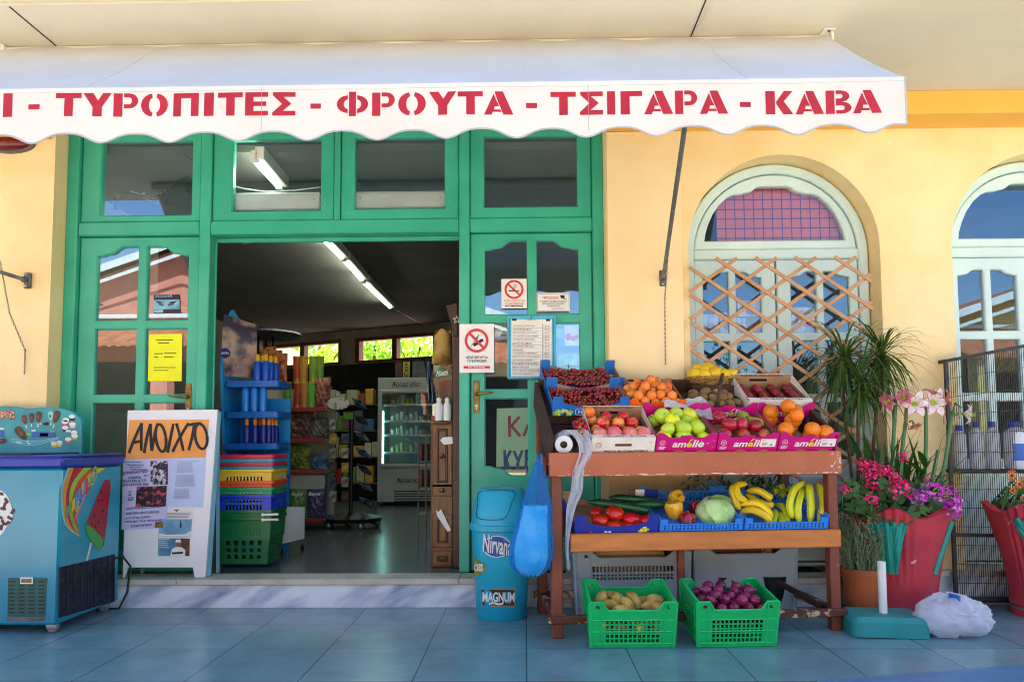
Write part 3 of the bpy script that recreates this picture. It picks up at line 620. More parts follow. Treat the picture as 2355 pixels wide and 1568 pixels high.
# ---- stack of shopping baskets
bx, by = W(572, 1290, .42).x, .46
def basket(z0, z1, col, lab, holes=True, taper=.86, rim=True, lat='slots'):
    m = mat('basket_plastic_'+col, col, .35, sc=3); h = z1-z0; w_, d_ = .185, .15
    t = thing('shopping_basket', (bx, by, z0), lab, 'basket', 'stacked shopping baskets'); q = MB(); k = 1-(1-taper)*min(1, h/.3)
    def wall(ax, sg):
        W2 = w_ if ax else d_; O = d_ if ax else w_
        def f(x, d, z):
            s_ = k+(1-k)*z/h; o_ = O*s_-d; return (bx+x*s_, by+sg*o_, z0+z) if ax else (bx+sg*o_, by+x*s_, z0+z)
        lp = [rect(-W2, 0, W2, h-.012)]
        if holes and h > .1:
            for r_ in ((.12, .2), (.26, .34), (.4, .5)) if lat == 'slots' else ((.12, .7),):
                nn = 5 if lat == 'slots' else 11
                for i in range(nn):
                    c = -W2*.62+2*W2*.62*i/(nn-1); e = W2*.08 if lat == 'slots' else W2*.03; lp.append(rect(c-e, h*r_[0], c+e, h*r_[1]))
        q.plate(lp, 0, .004, m, mapf=f)
    for a, s_ in ((1, -1), (1, 1), (0, 1), (0, -1)): wall(a, s_)
    q.box(bx-w_*k, bx+w_*k, by-d_*k, by+d_*k, z0+.002, z0+.006, m, 0); q.build('tub', t)
    q = MB(); o_ = rrect(bx-w_-.012, by-d_-.012, bx+w_+.012, by+d_+.012, .03); i_ = rrect(bx-w_+.006, by-d_+.006, bx+w_-.006, by+d_-.006, .025)
    q.plate([o_, i_], z1-.022, z1, m, .003, mapf=lambda a, d, c: (a, c, d)); q.build('rim', t); return t
def zb_(y): return W(570, y, by-.15).z
bk = [(1298, 1188, '0f6b38', 'dark green shopping basket at the bottom of the stack'), (1240, 1172, '12733f', 'second dark green shopping basket from the bottom of the stack'), (1178, 1137, '1a3fd0', 'royal blue shopping basket between the green ones and the orange one'),
      (1160, 1120, '189a64', 'teal green shopping basket edge directly under the orange one'), (1150, 1105, 'f0542a', 'orange shopping basket in the stack'), (1135, 1078, 'f2c43a', 'yellow shopping basket in the stack'), (1110, 1072, '1b93b0', 'lower turquoise shopping basket, under the lower red one'), (1095, 1063, 'e02046', 'lower red shopping basket, under the upper turquoise one'), (1085, 1055, '1ba0bc', 'upper turquoise shopping basket, under the topmost red one'), (1075, 1046, 'e8244a', 'topmost red shopping basket of the stack')]
for y0, y1, c, lab in bk: basket(zb_(y0), zb_(y1), c, lab, taper=.84 if y0 > 1250 else .93, lat='slots' if c.startswith('0f') else 'bars')
q = MB()
for y in (1183, 1195): q.tube([W(602, y, .3), W(640, y-1, .3)], .008, m_white, 8); q.ball(W(604, y, .3), .012, m_white, 8, 6)
q.build('basket_handle', None, W(640, 1190, .3), 'white handles of the two dark green baskets', 'handle')
# white panelled trolley beside the baskets
Y = .85; t = thing('display_trolley', W(660, 1268, Y), 'white panelled trolley on castors beside the basket stack', 'trolley')
a, c = W(637, 1262, Y), W(682, 1165, Y); q = MB(); q.box(a.x, W(652, 1200, Y).x, Y, Y+.02, a.z+.04, c.z, m_white, .003); q.flat([(W(653, 1200, Y).x, Y+.005, a.z+.04), (c.x, Y+.2, a.z+.05), (c.x, Y+.2, c.z-.02), (W(653, 1200, Y).x, Y+.005, c.z)], m_white); q.build('panel', t)
q = MB(); e = Vector((W(671, 1215, Y+.12).x, Y+.108, W(671, 1215, Y+.12).z)); q.ball(e, (.022, .012, .06), m_navy, 12, 8); q.build('oval_mark', t)
for xx, yy in ((643, Y+.02), (676, Y+.2)): q = MB(); p = W(xx, 1262, yy); q.lathe([(0, -.012), (.026, -.012), (.026, .012), (0, .012)], m_black, 12); 
q = MB(); q.ball((W(645, 1260, Y).x, Y+.02, FZ+.028), (.012, .028, .028), m_black, 10, 8); q.build('caster', t); q = MB(); q.ball((W(676, 1260, Y).x, Y+.2, FZ+.028), (.012, .028, .028), m_black, 10, 8); q.build('caster', t)
# ---- gondola with red-edged shelves
Y = 2.35; gx0, gx1 = W(612, 1000, Y).x, W(746, 1000, Y).x; t = thing('shelf_unit', ((gx0+gx1)/2, Y, FZ), 'shop shelf unit with red shelf edges, packed with snacks', 'shelf unit')
m_cream = mat('cream_metal_panel', 'b9b2a2', .5); m_redsh = mat('red_shelf_edge', 'a8302a', .5)
q = MB(); q.box(gx0, gx1, Y+.38, Y+.42, FZ, 1.5, m_cream, .002); q.box(gx0-.02, gx0, Y, Y+.42, FZ, 1.5, m_cream, .002); q.build('back_panel', t)
gz = [W(690, y, Y).z for y in (941, 1012, 1085, 1196)]
for z in gz: q = MB(); q.box(gx0, gx1, Y, Y+.38, z-.01, z+.012, m_cream, .001); q.build('shelf', t); q = MB(); q.box(gx0, gx1, Y-.012, Y, z-.02, z+.02, m_redsh, .003); q.build('shelf_edge', t)
q = MB(); q.box(gx0, gx1, Y+.02, Y+.03, gz[2]-.16, gz[2]-.03, m_cream, .001); q.build('price_panel', t)
tubes = {}
def can_(col, lab):
    m = mat('crisp_tube_'+col, col, .3, sc=14, c2='d8b060', lo=.5, hi=.75); q = MB(); q.lathe([(0, 0), (.037, 0), (.038, .004), (.038, .235), (.036, .238), (0, .238)], m, 14); o = q.build('crisp_tube', None, (0, 0, 0), lab, 'crisp tube', 'crisp tubes on the red edged shelves'); c = MB(); c.lathe([(0, .236), (.0395, .236), (.0395, .25), (0, .25)], mat('gold_lid', 'cda545', .4), 14); c.build('lid', o); return o
rows = [((661, 0, '4e9a36'), 'green crisp tube, leftmost of the lower row'), ((684, 0, 'a02a20'), 'dark red crisp tube in the lower row'), ((700, 0, 'c0762c'), 'orange crisp tube in the lower row'), ((716, 0, '5aa63a'), 'green crisp tube at the right end of the lower row'), ((678, 1, 'b8452a'), 'reddish crisp tube at the left end of the upper row'), ((693, 1, 'c48a34'), 'tall orange crisp tube in the upper row'), ((715, 1, '86a23a'), 'olive green crisp tube in the upper row'), ((731, 1, '6f9a3a'), 'green crisp tube at the right end of the upper row')]
for (u, lv, col), lab in rows: o = can_(col, lab); o.matrix_local = Matrix.Translation((W(u, 900, Y+.08).x, Y+.08+.06*lv, gz[0]+.013+lv*.252))
def bag(name, cx, cy, z, w_, h, m, lab, txt=None, cat='snack bag', rot=0, grp=None):
    t = thing(name, (cx, cy, z), lab, cat, grp); q = MB(); q.X = Matrix.Translation((cx, cy, z)) @ Matrix.Rotation(R(rot), 4, 'Z')
    rg = random.Random(int(cx*1000)); wr = [rg.uniform(-1, 1) for _ in range(40)]
    def f(u, v):
        th = math.sin(math.pi*min(1, max(0, v)))**.6*.045*(1-abs(2*u-1)**3)
        k = 1-.06*math.sin(math.pi*v); return ((u-.5)*w_*k, -th+.006*math.sin(u*23+v*17+wr[0]*5)+.004*math.sin(v*40+u*9), v*h)
    q.surf(f, 14, 16, m); q.surf(lambda u, v: (f(u, v)[0], -f(u, v)[1]+.001, f(u, v)[2]), 8, 8, m); b_ = q.build('bag_body', t)
    if txt: q = MB(); q.X = Matrix.Translation((cx, cy, z)) @ Matrix.Rotation(R(rot), 4, 'Z'); q.ftext(txt, (-w_*.3, -.062, h*.66), (1, 0, 0), (0, 0, h*.15), m_white, .03, .25, w_*.6); q.build('lettering', t)
    return t
mb = lambda n, c, c2, s_=9: mat(n, c, .28, c2, s_, .4, .6, 5, .3, 20)
bag('nut_bag', W(740, 900, Y+.1).x, Y+.12, gz[0]+.013, .16, .3, mb('red_nut_bag', '6e2a26', 'b87a60', 22), 'dark red bag of nuts at the right end of the top shelf')
bag('snack_bag', W(672, 980, Y+.1).x, Y+.1, gz[1]+.013, .2, .24, mb('brown_snack_bag', '4c2a20', '8a5a44', 22), 'dark brown snack bag at left on the second red edged shelf')
bag('snack_bag', W(700, 980, Y+.1).x, Y+.13, gz[1]+.013, .2, .26, mb('brown_snack_bag', '4c2a20', '8a5a44', 22), 'dark brown snack bag in the middle of the second red edged shelf')
bag('snack_bag', W(733, 980, Y+.1).x, Y+.1, gz[1]+.013, .17, .2, mb('grey_snack_bag', '7a7768', '4f4c3c', 18), 'grey snack bag at right on the second red edged shelf')
bag('snack_bag', W(650, 1060, Y+.1).x, Y+.12, gz[2]+.013, .2, .22, mb('black_snack_bag', '24221c', '55503a', 18), 'black snack bag at left on the third red edged shelf')
bag('snack_bag', W(690, 1060, Y+.1).x, Y+.1, gz[2]+.013, .2, .23, mb('olive_snack_bag', '5a5a1c', '8f9a2a', 14), 'olive green snack bag in the middle of the third red edged shelf')
bag('snack_bag', W(735, 1060, Y+.1).x, Y+.1, gz[2]+.013, .16, .15, mb('blue_snack_bag', '2a4a70', '7a94aa', 18), 'low blue snack bag at right on the third red edged shelf')
bag('crisp_bag', W(655, 1150, Y+.1).x, Y+.12, gz[3]+.013, .15, .29, mb('yellow_black_bag', '2a2410', 'c09018', 8), 'black and yellow crisp bag at left on the lowest red edged shelf')
bag('crisp_bag', W(690, 1150, Y+.1).x, Y+.06, gz[3]+.013, .18, .31, mb('green_crisp_bag', '7f9a5a', '5c7a3c', 5), 'pale green crisp bag on the lowest red edged shelf', 'lays')
bag('crisp_bag', W(730, 1150, Y+.1).x, Y+.06, gz[3]+.013, .2, .31, mb('purple_crisp_bag', '5a4a70', '40305a', 5), 'purple crisp bag on the lowest red edged shelf', 'lays')
# orange sweets hanging above the blue stand
m_swt = mb('red_gold_wrapper', '8a2a18', 'd07a3a', 30)
for i, (u, v, s_) in enumerate(((608, 835, .1), (622, 830, .11), (636, 838, .1), (648, 845, .09))):
    q = MB(); p = W(u, v, 1.55); q.X = Matrix.Translation(p); q.surf(lambda a, c: ((a-.5)*.085, -.025*math.sin(math.pi*a)*math.sin(math.pi*c)+.004*math.sin(a*20+c*13), (c-.5)*.24), 8, 12, m_swt); q.surf(lambda a, c: ((a-.5)*.085, .012+.02*math.sin(math.pi*a)*math.sin(math.pi*c), (c-.5)*.24), 6, 6, m_swt)
    q.build('hanging_packet', None, p, 'red and gold packet hanging behind the blue stand', 'packet', 'red and gold packets behind the blue stand')
# round parasol-like top with two bird figures
Y = 3.2; p = W(632, 768, Y); t = thing('round_rack', (p.x, Y, FZ), 'tall rack with a round grey top disc and dark posts, behind the blue stand', 'rack')
q = MB(); q.lathe([(0, 0), (.36, 0), (.39, .02), (.38, .04), (0, .045)], m_steel, 28, (p.x-.12, Y, p.z-.03)); q.build('top_disc', t)
for u in (594, 612, 628): q = MB(); q.tube([(W(u, 800, Y).x, Y, FZ), (W(u, 800, Y).x, Y, p.z-.03)], .014, m_black, 6); q.build('post', t)
for u, v, s_, lab in ((589, 756, 1.0, 'larger dark bird figure on the round rack top'), (604, 760, .55, 'smaller dark bird figure on the round rack top')):
    p2 = W(u, v, Y-.1); q = MB(); q.ball((p2.x, Y-.1, p2.z+.0*s_), (.05*s_, .03*s_, .035*s_), m_black, 10, 8, Euler((0, R(28), 0)).to_matrix()); q.ball((p2.x-.035*s_, Y-.1, p2.z+.055*s_), .022*s_, m_black, 8, 6); q.tube([(p2.x-.025*s_, Y-.1, p2.z+.02*s_), (p2.x-.035*s_, Y-.1, p2.z+.055*s_)], [.025*s_, .015*s_], m_black, 8); q.tube([(p2.x-.05*s_, Y-.1, p2.z+.055*s_), (p2.x-.075*s_, Y-.1, p2.z+.05*s_)], [.007*s_, .001], m_black, 5)
    q.tube([(p2.x+.03*s_, Y-.1, p2.z-.015*s_), (p2.x+.085*s_, Y-.1, p2.z-.05*s_)], [.02*s_, .008*s_], m_black, 6); q.tube([(p2.x, Y-.1, p2.z-.02*s_), (p2.x, Y-.1, p2.z-.06*s_)], .005*s_, m_black, 5); tag(q.build('bird_figure', None, (p2.x, Y-.1, p2.z-.06*s_)), lab, 'bird figure')
# ---- rotating card rack
Y = 2.5; p = W(800, 1210, Y); X0 = p.x; t = thing('rotating_rack', (X0, Y, FZ), 'dark rotating rack hung with packets, in the middle of the shop', 'rack')
q = MB(); q.lathe([(0, .06), (.26, .06), (.28, .1), (.1, .13), (0, .13)], m_black, 20, (X0+.03, Y+.1, FZ)); q.build('base', t)
for k in range(4): a = k*math.pi/2+.5; q = MB(); q.ball((X0+.03+.24*math.cos(a), Y+.1+.24*math.sin(a), FZ+.035), .035, m_sil, 10, 8); q.build('caster', t)
q = MB(); q.tube([(X0, Y+.1, FZ+.1), (X0, Y+.1, 1.2)], .02, m_black, 8); q.box(X0-.13, X0-.12, Y-.02, Y, FZ+.35, 1.2, m_black, .001); q.box(X0+.0, X0+.01, Y-.04, Y-.02, FZ+.35, 1.2, m_black, .001); q.build('post', t)
c = W(778, 927, Y-.05); q = MB(); q.plate([arc(c.x, c.z, .105, 0, 360, 24, .062)[:-1]], Y-.06, Y-.045, mat('grey_sign_card', 'c9c6bd', .6, '8f8d88', 30, .55, .6)); q.build('oval_sign', t)
rg = random.Random(3)
for r_ in range(6):
    for k in range(2):
        pp = W(766+28*k, 975+33*r_, Y-.06); q = MB(); cm = mat('packet_'+str((r_*2+k) % 5), ('c9c2b0', '3a2a22', '8a5a30', '55606a', 'b0a590')[(r_*2+k) % 5], .35, ('3a3530', '6a4a3a', 'd0b040', '2c3034', '5a5248')[(r_*2+k) % 5], 20)
        q.box(pp.x-.035, pp.x+.035, Y-.075-.004*k, Y-.05, pp.z-.05, pp.z+.045, cm, .004); tag(q.build('hanging_packet', None, pp), 'small packet hanging on the front of the dark rotating rack', 'packet', 'packets on the front of the rotating rack')
for r_ in range(8):
    pp = W(825+3*r_, 925+38*r_, Y+.05); q = MB(); q.X = Matrix.Translation(pp) @ Euler((R(-38), R(12), R(-35))).to_matrix().to_4x4(); cm = mat('folder_'+str(r_ % 3), ('5f8aa0', '50505c', '8a9aa4')[r_ % 3], .25, ('2a3440', '20242c', '3a4450')[r_ % 3], 16)
    q.box(-.07, .07, -.05, .05, -.006, .006, cm, .002); q.box(-.05, .08, -.03, .06, -.02, -.01, cm, .002); tag(q.build('card_pack', None, pp), 'glossy card pack tilted on the right side of the dark rotating rack', 'card pack', 'card packs on the right of the rotating rack')
# ---- fridge with glass door
Y = 4.9; fx0, fx1 = W(868, 1000, Y).x, W(1012, 1000, Y).x; fzt = W(930, 868, Y).z; zh = W(930, 900, Y).z; zg0 = W(930, 1068, Y).z; t = thing('drinks_fridge', ((fx0+fx1)/2, Y, FZ), 'grey glass-door fridge with dairy tubs at the back of the shop', 'fridge')
m_fr = mat('grey_fridge_enamel', 'a9adab', .4, '9a9e9c', 3)
q = MB(); q.box(fx0, fx0+.05, Y, Y+.6, FZ+.05, fzt, m_fr, .004); q.box(fx1-.05, fx1, Y, Y+.6, FZ+.05, fzt, m_fr, .004); q.box(fx0, fx1, Y+.56, Y+.6, FZ+.05, fzt, m_fr, .004); q.box(fx0+.05, fx1-.05, Y, Y+.56, zh, fzt, m_fr, .004); q.box(fx0+.05, fx1-.05, Y, Y+.56, FZ+.05, zg0, m_fr, .004); q.build('cabinet', t)
q = MB(); a = W(902, 893, Y-.004); q.ftext('Φρέσκο γάλα', (a.x, Y-.004, a.z), (1, 0, 0), (0, 0, .09), m_ink, .01, .2, .36); a = W(912, 1112, Y-.004); q.ftext('Φρέσκο γάλα', (a.x, Y-.004, a.z), (1, 0, 0), (0, 0, .08), m_ink, .01, .2, .34); q.build('lettering', t)
q = MB(); a, c = W(906, 1165, Y-.003), W(990, 1130, Y-.003)
for i in range(7): z = a.z+(c.z-a.z)*i/6; q.box(a.x, c.x, Y-.004, Y+.01, z, z+.012, m_black, 0)
q.build('grille', t)
q = MB(); q.box(fx0+.055, fx0+.075, Y+.02, Y+.04, zg0+.02, zh-.25, emis('fridge_strip_light', 'a8fff0', 2.6), .004); q.build('strip_light', t)
q = MB(); q.plate([rect(fx0+.02, zg0-.03, fx1-.02, zh+.02), rect(fx0+.06, zg0+.01, fx1-.06, zh-.02)], Y-.03, Y-.002, m_fr, .004); dd = q.build('door', t); pane(dd, rect(fx0+.055, zg0+.005, fx1-.055, zh-.015), Y-.02)
fs = [W(930, y, Y+.1).z for y in (930, 968, 1000, 1040)]
for i, z in enumerate(fs):
    q = MB(); q.box(fx0+.055, fx1-.055, Y+.05, Y+.5, z-.008, z, m_white, .001); q.box(fx0+.08, fx1-.055, Y+.04, Y+.05, z-.02, z+.01, m_sil, .002); q.build('shelf', t)
    for k in range(7):
        q = MB(); cx = fx0+.17+k*.062; h = .06+.03*((k*7+i*3) % 3); mm = mat('dairy_tub_'+('green' if (i == 0 and 3 <= k <= 5) else 'white' if i < 3 else 'cream'), 'a8d82a' if (i == 0 and 3 <= k <= 5) else 'd6d8d2' if i < 3 else 'c8c890', .4)
        q.lathe([(0, 0), (.022, 0), (.027, h), (.029, h), (.029, h+.006), (0, h+.006)], mm, 10, (cx, Y+.14+.02*(k % 2), z)); tag(q.build('dairy_tub', None, (cx, Y+.14, z)), ('bright green' if (i == 0 and 3 <= k <= 5) else 'pale')+' dairy tub on the '+('top', 'second', 'third', 'lowest')[i]+' shelf of the glass-door fridge', 'tub', ('bright green' if (i == 0 and 3 <= k <= 5) else 'pale')+' tubs on fridge shelf '+('one', 'two', 'three', 'four')[i])
# posters and boxes above the far shelves
Y = 6.2
def poster(name, x0, y0, x1, y1, Yy, m, lab, cat='poster', txt=None, mt=None, box=None, vert=False):
    a, c = W(x0, y1, Yy), W(x1, y0, Yy); q = MB(); q.box(a.x, c.x, Yy, Yy+.02, a.z, c.z, m, .002)
    if txt and vert: q.ftext(txt, (a.x+(c.x-a.x)*.8, Yy-.003, a.z+.05), (0, 0, 1), (-(c.x-a.x)*.6, 0, 0), mt, .02, fit=(c.z-a.z)*.8)
    elif txt: q.ptext(txt, box, ((0, Yy, 0), (0, -1, 0)), mt, .003, .02)
    return tag(q.build(name, None, a), lab, cat)
poster('poster', 926, 832, 942, 882, Y, mat('yellow_poster', 'c8b43a', .5), 'tall yellow poster with vertical lettering at the back of the shop', txt='METAXA', mt=m_ink, vert=True)
poster('poster', 908, 832, 924, 884, Y, mat('brown_poster', '5a2c20', .5, '3a1a14', 6), 'tall dark brown poster left of the yellow one', txt=None)
poster('poster', 948, 830, 990, 885, Y+.05, mat('grey_poster', '6a6c70', .6, '4c4e52', 8), 'grey poster right of the yellow one')
q = poster('poster', 996, 815, 1042, 880, Y-.2, m_paper, 'white poster with a torn red lower band', txt='Kin', mt=m_ink, box=(1020, 838, 1045, 850))
a, c = W(996, 880, Y-.21), W(1042, 858, Y-.21); q = MB(); q.flat([(a.x, Y-.211, a.z), (c.x, Y-.211, a.z)]+[(c.x-(c.x-a.x)*i/8, Y-.211, c.z+(.02 if i % 2 else -.01)) for i in range(9)], m_redsh); tag(q.build('red_band', bpy.data.objects['poster.003']), None)
# dark shelving along the far wall with assorted goods
Y = 5.6; sx0, sx1 = W(640, 1000, Y).x, W(872, 1000, Y).x; t = thing('far_shelf', ((sx0+sx1)/2, Y, FZ), 'dark shelving with assorted goods along the far wall', 'shelf unit')
q = MB(); q.box(sx0, sx1, Y+.4, Y+.44, FZ, 1.7, m_black, 0); q.build('back_panel', t)
cols = ['a04a2a', 'b8b090', '3a6a9a', 'b02a26', '6a9a3a', 'd0a03a', '5a5a68', 'd0cab8']
for i in range(4):
    z = FZ+.25+i*.36; q = MB(); q.box(sx0, sx1, Y, Y+.4, z-.015, z, m_steel, .002); q.build('shelf', t)
    x = sx0+.04
    while x < sx1-.1:
        w_ = rng.uniform(.07, .16); h = rng.uniform(.14, .28); k = rng.randrange(8); q = MB(); q.box(x, x+w_-.01, Y+.03, Y+.2, z+.001, z+h, mat('goods_'+str(k), cols[k], .45, None, 20, .45, .55), .006); tag(q.build('goods_packet', None, (x, Y, z)), 'packet of goods on the dark far shelving', 'packet', 'packets on the dark far shelving'); x += w_
# flag
Y = 3.4; p = W(982, 830, Y); t = thing('furled_flag', (p.x, Y, W(990, 905, Y).z), 'furled blue and white striped flag on a short pole', 'flag')
q = MB(); q.tube([W(974, 822, Y), W(992, 905, Y)], .008, m_black, 6); q.build('pole', t)
def stripes(m, c1, c2, n, ax='X'):
    t_ = m.node_tree; N = t_.nodes.new; L = t_.links.new; tc = N('ShaderNodeTexCoord'); sp = N('ShaderNodeSeparateXYZ'); L(tc.outputs['Object'], sp.inputs[0]); a_ = N('ShaderNodeMath'); a_.operation = 'MULTIPLY'; L(sp.outputs[ax], a_.inputs[0]); a_.inputs[1].default_value = n
    f_ = N('ShaderNodeMath'); f_.operation = 'FRACT'; L(a_.outputs[0], f_.inputs[0]); g_ = N('ShaderNodeMath'); g_.operation = 'LESS_THAN'; L(f_.outputs[0], g_.inputs[0]); g_.inputs[1].default_value = .5; mx = N('ShaderNodeMix'); mx.data_type = 'RGBA'; L(g_.outputs[0], mx.inputs[0]); mx.inputs[6].default_value = lin(c1); mx.inputs[7].default_value = lin(c2); L(mx.outputs[2], t_.nodes['Principled BSDF'].inputs[0])
m_flag = bpy.data.materials.new('striped_flag_cloth'); m_flag.use_nodes = True; stripes(m_flag, '2a4a9a', 'c9cdd6', 22)
q = MB(); q.surf(lambda u, v: tuple(W(976+8*v+(14+6*v)*u, 832+(88+10*math.sin(u*3))*v, Y)+Vector((0, .03*math.sin(u*14+v*2), 0))), 16, 10, m_flag); q.build('cloth', t)
# ---- carved wooden coffee cabinet behind the right jamb
m_wd = mat('varnished_brown_wood', '8a5524', .35, '5a3012', 5, .3, .7, 7, .12, 40, st=(5, 5, 1)); m_wdd = mat('dark_brown_wood', '4a2812', .4, '331a0a', 6, st=(5, 5, 1))
Y = .34; t = thing('wooden_cabinet', W(1020, 1310, Y), 'tall carved wooden cabinet with small drawers just inside the doorway', 'cabinet')
cx0, cx1 = W(990, 1100, Y).x, W(1050, 1100, Y).x; zt_ = W(1020, 955, Y).z
q = MB(); q.box(cx0, cx1-.02, Y, Y+.3, FZ, zt_, m_wd, .006); q.box(cx1-.03, cx1+.06, Y-.02, Y+.3, FZ, W(1040, 705, Y).z, m_wdd, .006); q.build('carcass', t)
for y0, y1, kn in ((1120, 975, 1), (1140, 1112, 2), (1258, 1182, 0), (1300, 1265, 0)):
    a, c = W(994, y0 if y0 < 1121 else y0, Y), W(1040, y1, Y); q = MB(); q.box(a.x, c.x, Y-.012, Y, a.z, c.z, m_wd, .006)
    if kn != 2: q.plate([rect(a.x+.03, a.z+.03, c.x-.03, c.z-.03), rect(a.x+.045, a.z+.045, c.x-.045, c.z-.045)], Y-.02, Y-.01, m_wdd, .004)
    dw = q.build('drawer', t)
    if kn: q = MB(); k_ = ((a.x+c.x)/2, Y-.03, (a.z+c.z)/2); q.ball(k_, .014, m_brass, 10, 6); q.tube([(k_[0]-.022, Y-.02, k_[2]+.0), (k_[0]-.012, Y-.03, k_[2]-.016), (k_[0]+.012, Y-.03, k_[2]-.016), (k_[0]+.022, Y-.02, k_[2])], .003, m_brass, 6); q.build('knob', dw)
q = MB(); a = W(1008, 880, Y); q.flat([W(996, 880, Y+.02), W(1035, 950, Y+.02), W(1044, 870, Y+.02), W(1036, 845, Y), W(1012, 838, Y)], m_wd); q.box(W(1004, 900, Y).x, cx1, Y+.02, Y+.28, zt_, W(1010, 870, Y).z, m_wd, .01); q.build('hopper', t)
q = MB(); q.plate([[(a_, b_) for a_, b_ in (pz(1026, 705, Y), pz(1054, 695, Y), pz(1054, 775, Y), pz(1044, 775, Y))]], Y-.03, Y+.25, m_wdd, .006); q.build('crown_board', t)
q = MB(); cc = W(1050, 735, Y-.035); st_ = [(cc.x+(.03 if i % 2 == 0 else .013)*math.sin(i*math.pi/5), cc.z+(.03 if i % 2 == 0 else .013)*math.cos(i*math.pi/5)) for i in range(10)]; q.plate([st_, inset(st_, .004)], Y-.036, Y-.03, m_white); q.build('star_emblem', t)
m_rib = mat('green_ribbon', '127a4a', .5); q = MB(); P_ = [(1002, 860), (1012, 850), (1022, 848), (1032, 856), (1036, 852), (1035, 866), (1028, 862), (1016, 866), (1006, 874)]
q.decal([(x-3, y) for x, y in P_], ((0, Y-.03, 0), (0, -1, 0)), m_rib, .002); q.ptext('Minetti', (1003, 853, 1030, 866, -4), ((0, Y-.03, 0), (0, -1, 0)), m_white, .005, .01, .3); q.build('ribbon_label', t)
m_sack = mat('yellow_sacking', 'b09048', .8, '6a4a20', 7, .4, .6, 6, .3, 60)
p = W(1018, 838, Y+.1); q = MB(); q.surf(lambda u, v: (p.x+.075*math.cos(2*math.pi*u)*(1-.25*v+.05*math.sin(u*25)), p.y+.06*math.sin(2*math.pi*u)*(1-.2*v), p.z+.22*v+.02*math.sin(u*19)*v), 24, 8, m_sack, True); q.ball((p.x, p.y, p.z+.2), (.055, .045, .02), m_sack, 10, 6); tag(q.build('coffee_sack', None, p), 'yellow and brown coffee sack on top of the wooden cabinet', 'sack')
for u, lab in ((1009, 'left of the two white bottles on the wooden cabinet'), (1028, 'right of the two white bottles on the wooden cabinet')):
    p = W(u, 967, Y-.03); q = MB(); q.lathe([(0, 0), (.024, 0), (.026, .01), (.026, .1), (.016, .12), (.014, .13), (.018, .132), (.016, .145), (.005, .155), (0, .156)], m_white, 14, (p.x, Y-.03, p.z)); tag(q.build('white_bottle', None, (p.x, Y-.03, p.z)), lab, 'bottle')
q = MB(); a = W(1006, 969, Y-.06); q.box(cx0, cx1-.04, Y-.06, Y+.02, a.z-.012, a.z-.002, m_wd, .003); q.build('ledge', t)
for (pts, lab) in (([(1012, 1012), (1018, 1005), (1040, 1004), (1041, 1020), (1020, 1022)], 'torn white paper scrap near the upper drawer of the cabinet'), ([(1003, 1172), (1008, 1176), (1014, 1170), (1037, 1218), (1029, 1222), (1004, 1184)], 'long torn white paper scrap on the lower door of the cabinet')):
    q = MB(); q.decal(pts, ((0, Y-.024, 0), (0, -1, 0)), m_paper); tag(q.build('paper_scrap', None, W(*pts[0], Y-.024)), lab, 'paper scrap')
# wire stand left of the cabinet
Y = 1.2; p = W(962, 1260, Y); t = thing('wire_stand', (p.x+.06, Y, FZ), 'thin wire stand with brown jars left of the wooden cabinet', 'stand')
q = MB()
for u in (962, 980): x = W(u, 1000, Y).x; q.tube([(x, Y, FZ), (x, Y, W(960, 1000, Y).z)], .006, m_steel, 6)
q.build('upright', t)
for y in (1002, 1060, 1120, 1182):
    a, c = W(958, y, Y), W(992, y, Y); q = MB(); q.box(a.x, c.x, Y, Y+.2, a.z-.006, a.z, m_steel, .001); q.build('shelf', t)
for y in (1060, 1120):
    for u in (968, 982): a = W(u, y, Y+.08); q = MB(); q.lathe([(0, 0), (.022, 0), (.022, .12), (.015, .135), (0, .136)], mat('brown_jar', '6a3a20', .25, '3a1c10', 9), 10, (a.x, Y+.08, W(u, y, Y).z+.001)); tag(q.build('brown_jar', None, (a.x, Y+.08, a.z)), 'brown jar on the '+('upper' if y == 1060 else 'lower')+' jar shelf of the thin wire stand', 'jar', ('upper' if y == 1060 else 'lower')+' brown jars on the wire stand')
# boxes with flower pictures behind the arched window
m_bp = mat('pink_white_picture_box', 'f0dfe2', .5, 'b07aa0', 9, .5, .62); m_bk = mat('kraft_box', 'b58a50', .7, 'a07840', 5)
for x0, y0, x1, y1, m, lab in ((1617, 722, 1652, 768, m_bp, 'pale picture box at left behind the arched window'), (1656, 718, 1690, 768, m_bp, 'pale picture box, second from left behind the arched window'), (1696, 690, 1752, 728, m_bp, 'pink picture box stacked on top behind the arched window'), (1694, 730, 1716, 768, m_bp, 'narrow pale picture box behind the arched window'), (1718, 728, 1760, 768, m_bk, 'brown box behind the arched window'), (1820, 706, 1890, 768, m_bp, 'white picture box with a flower behind the right leaf of the arched window')):
    a, c = W(x0, y1, .30), W(x1, y0, .30); q = MB(); q.box(a.x, c.x, .30, .44, a.z, c.z, m, .003); q.ball(((a.x+c.x)/2, .299, (a.z+c.z)/2-.02), (.03, .003, .025), mat('purple_print', '7a5aa0', .5, 'd06a80', 40), 10, 6); tag(q.build('picture_box', None, a), lab, 'box')
q = MB(); a, c = W(1600, 776, .26), W(1980, 769, .26); q.box(a.x, c.x, .30, .52, a.z, c.z, m_white, .003); q.box(a.x, a.x+.03, .32, .5, .16, a.z, m_white, .003); q.box(c.x-.03, c.x, .32, .5, .16, a.z, m_white, .003); tag(q.build('display_ledge', None, a), 'white display ledge behind the arched window', 'shelf')
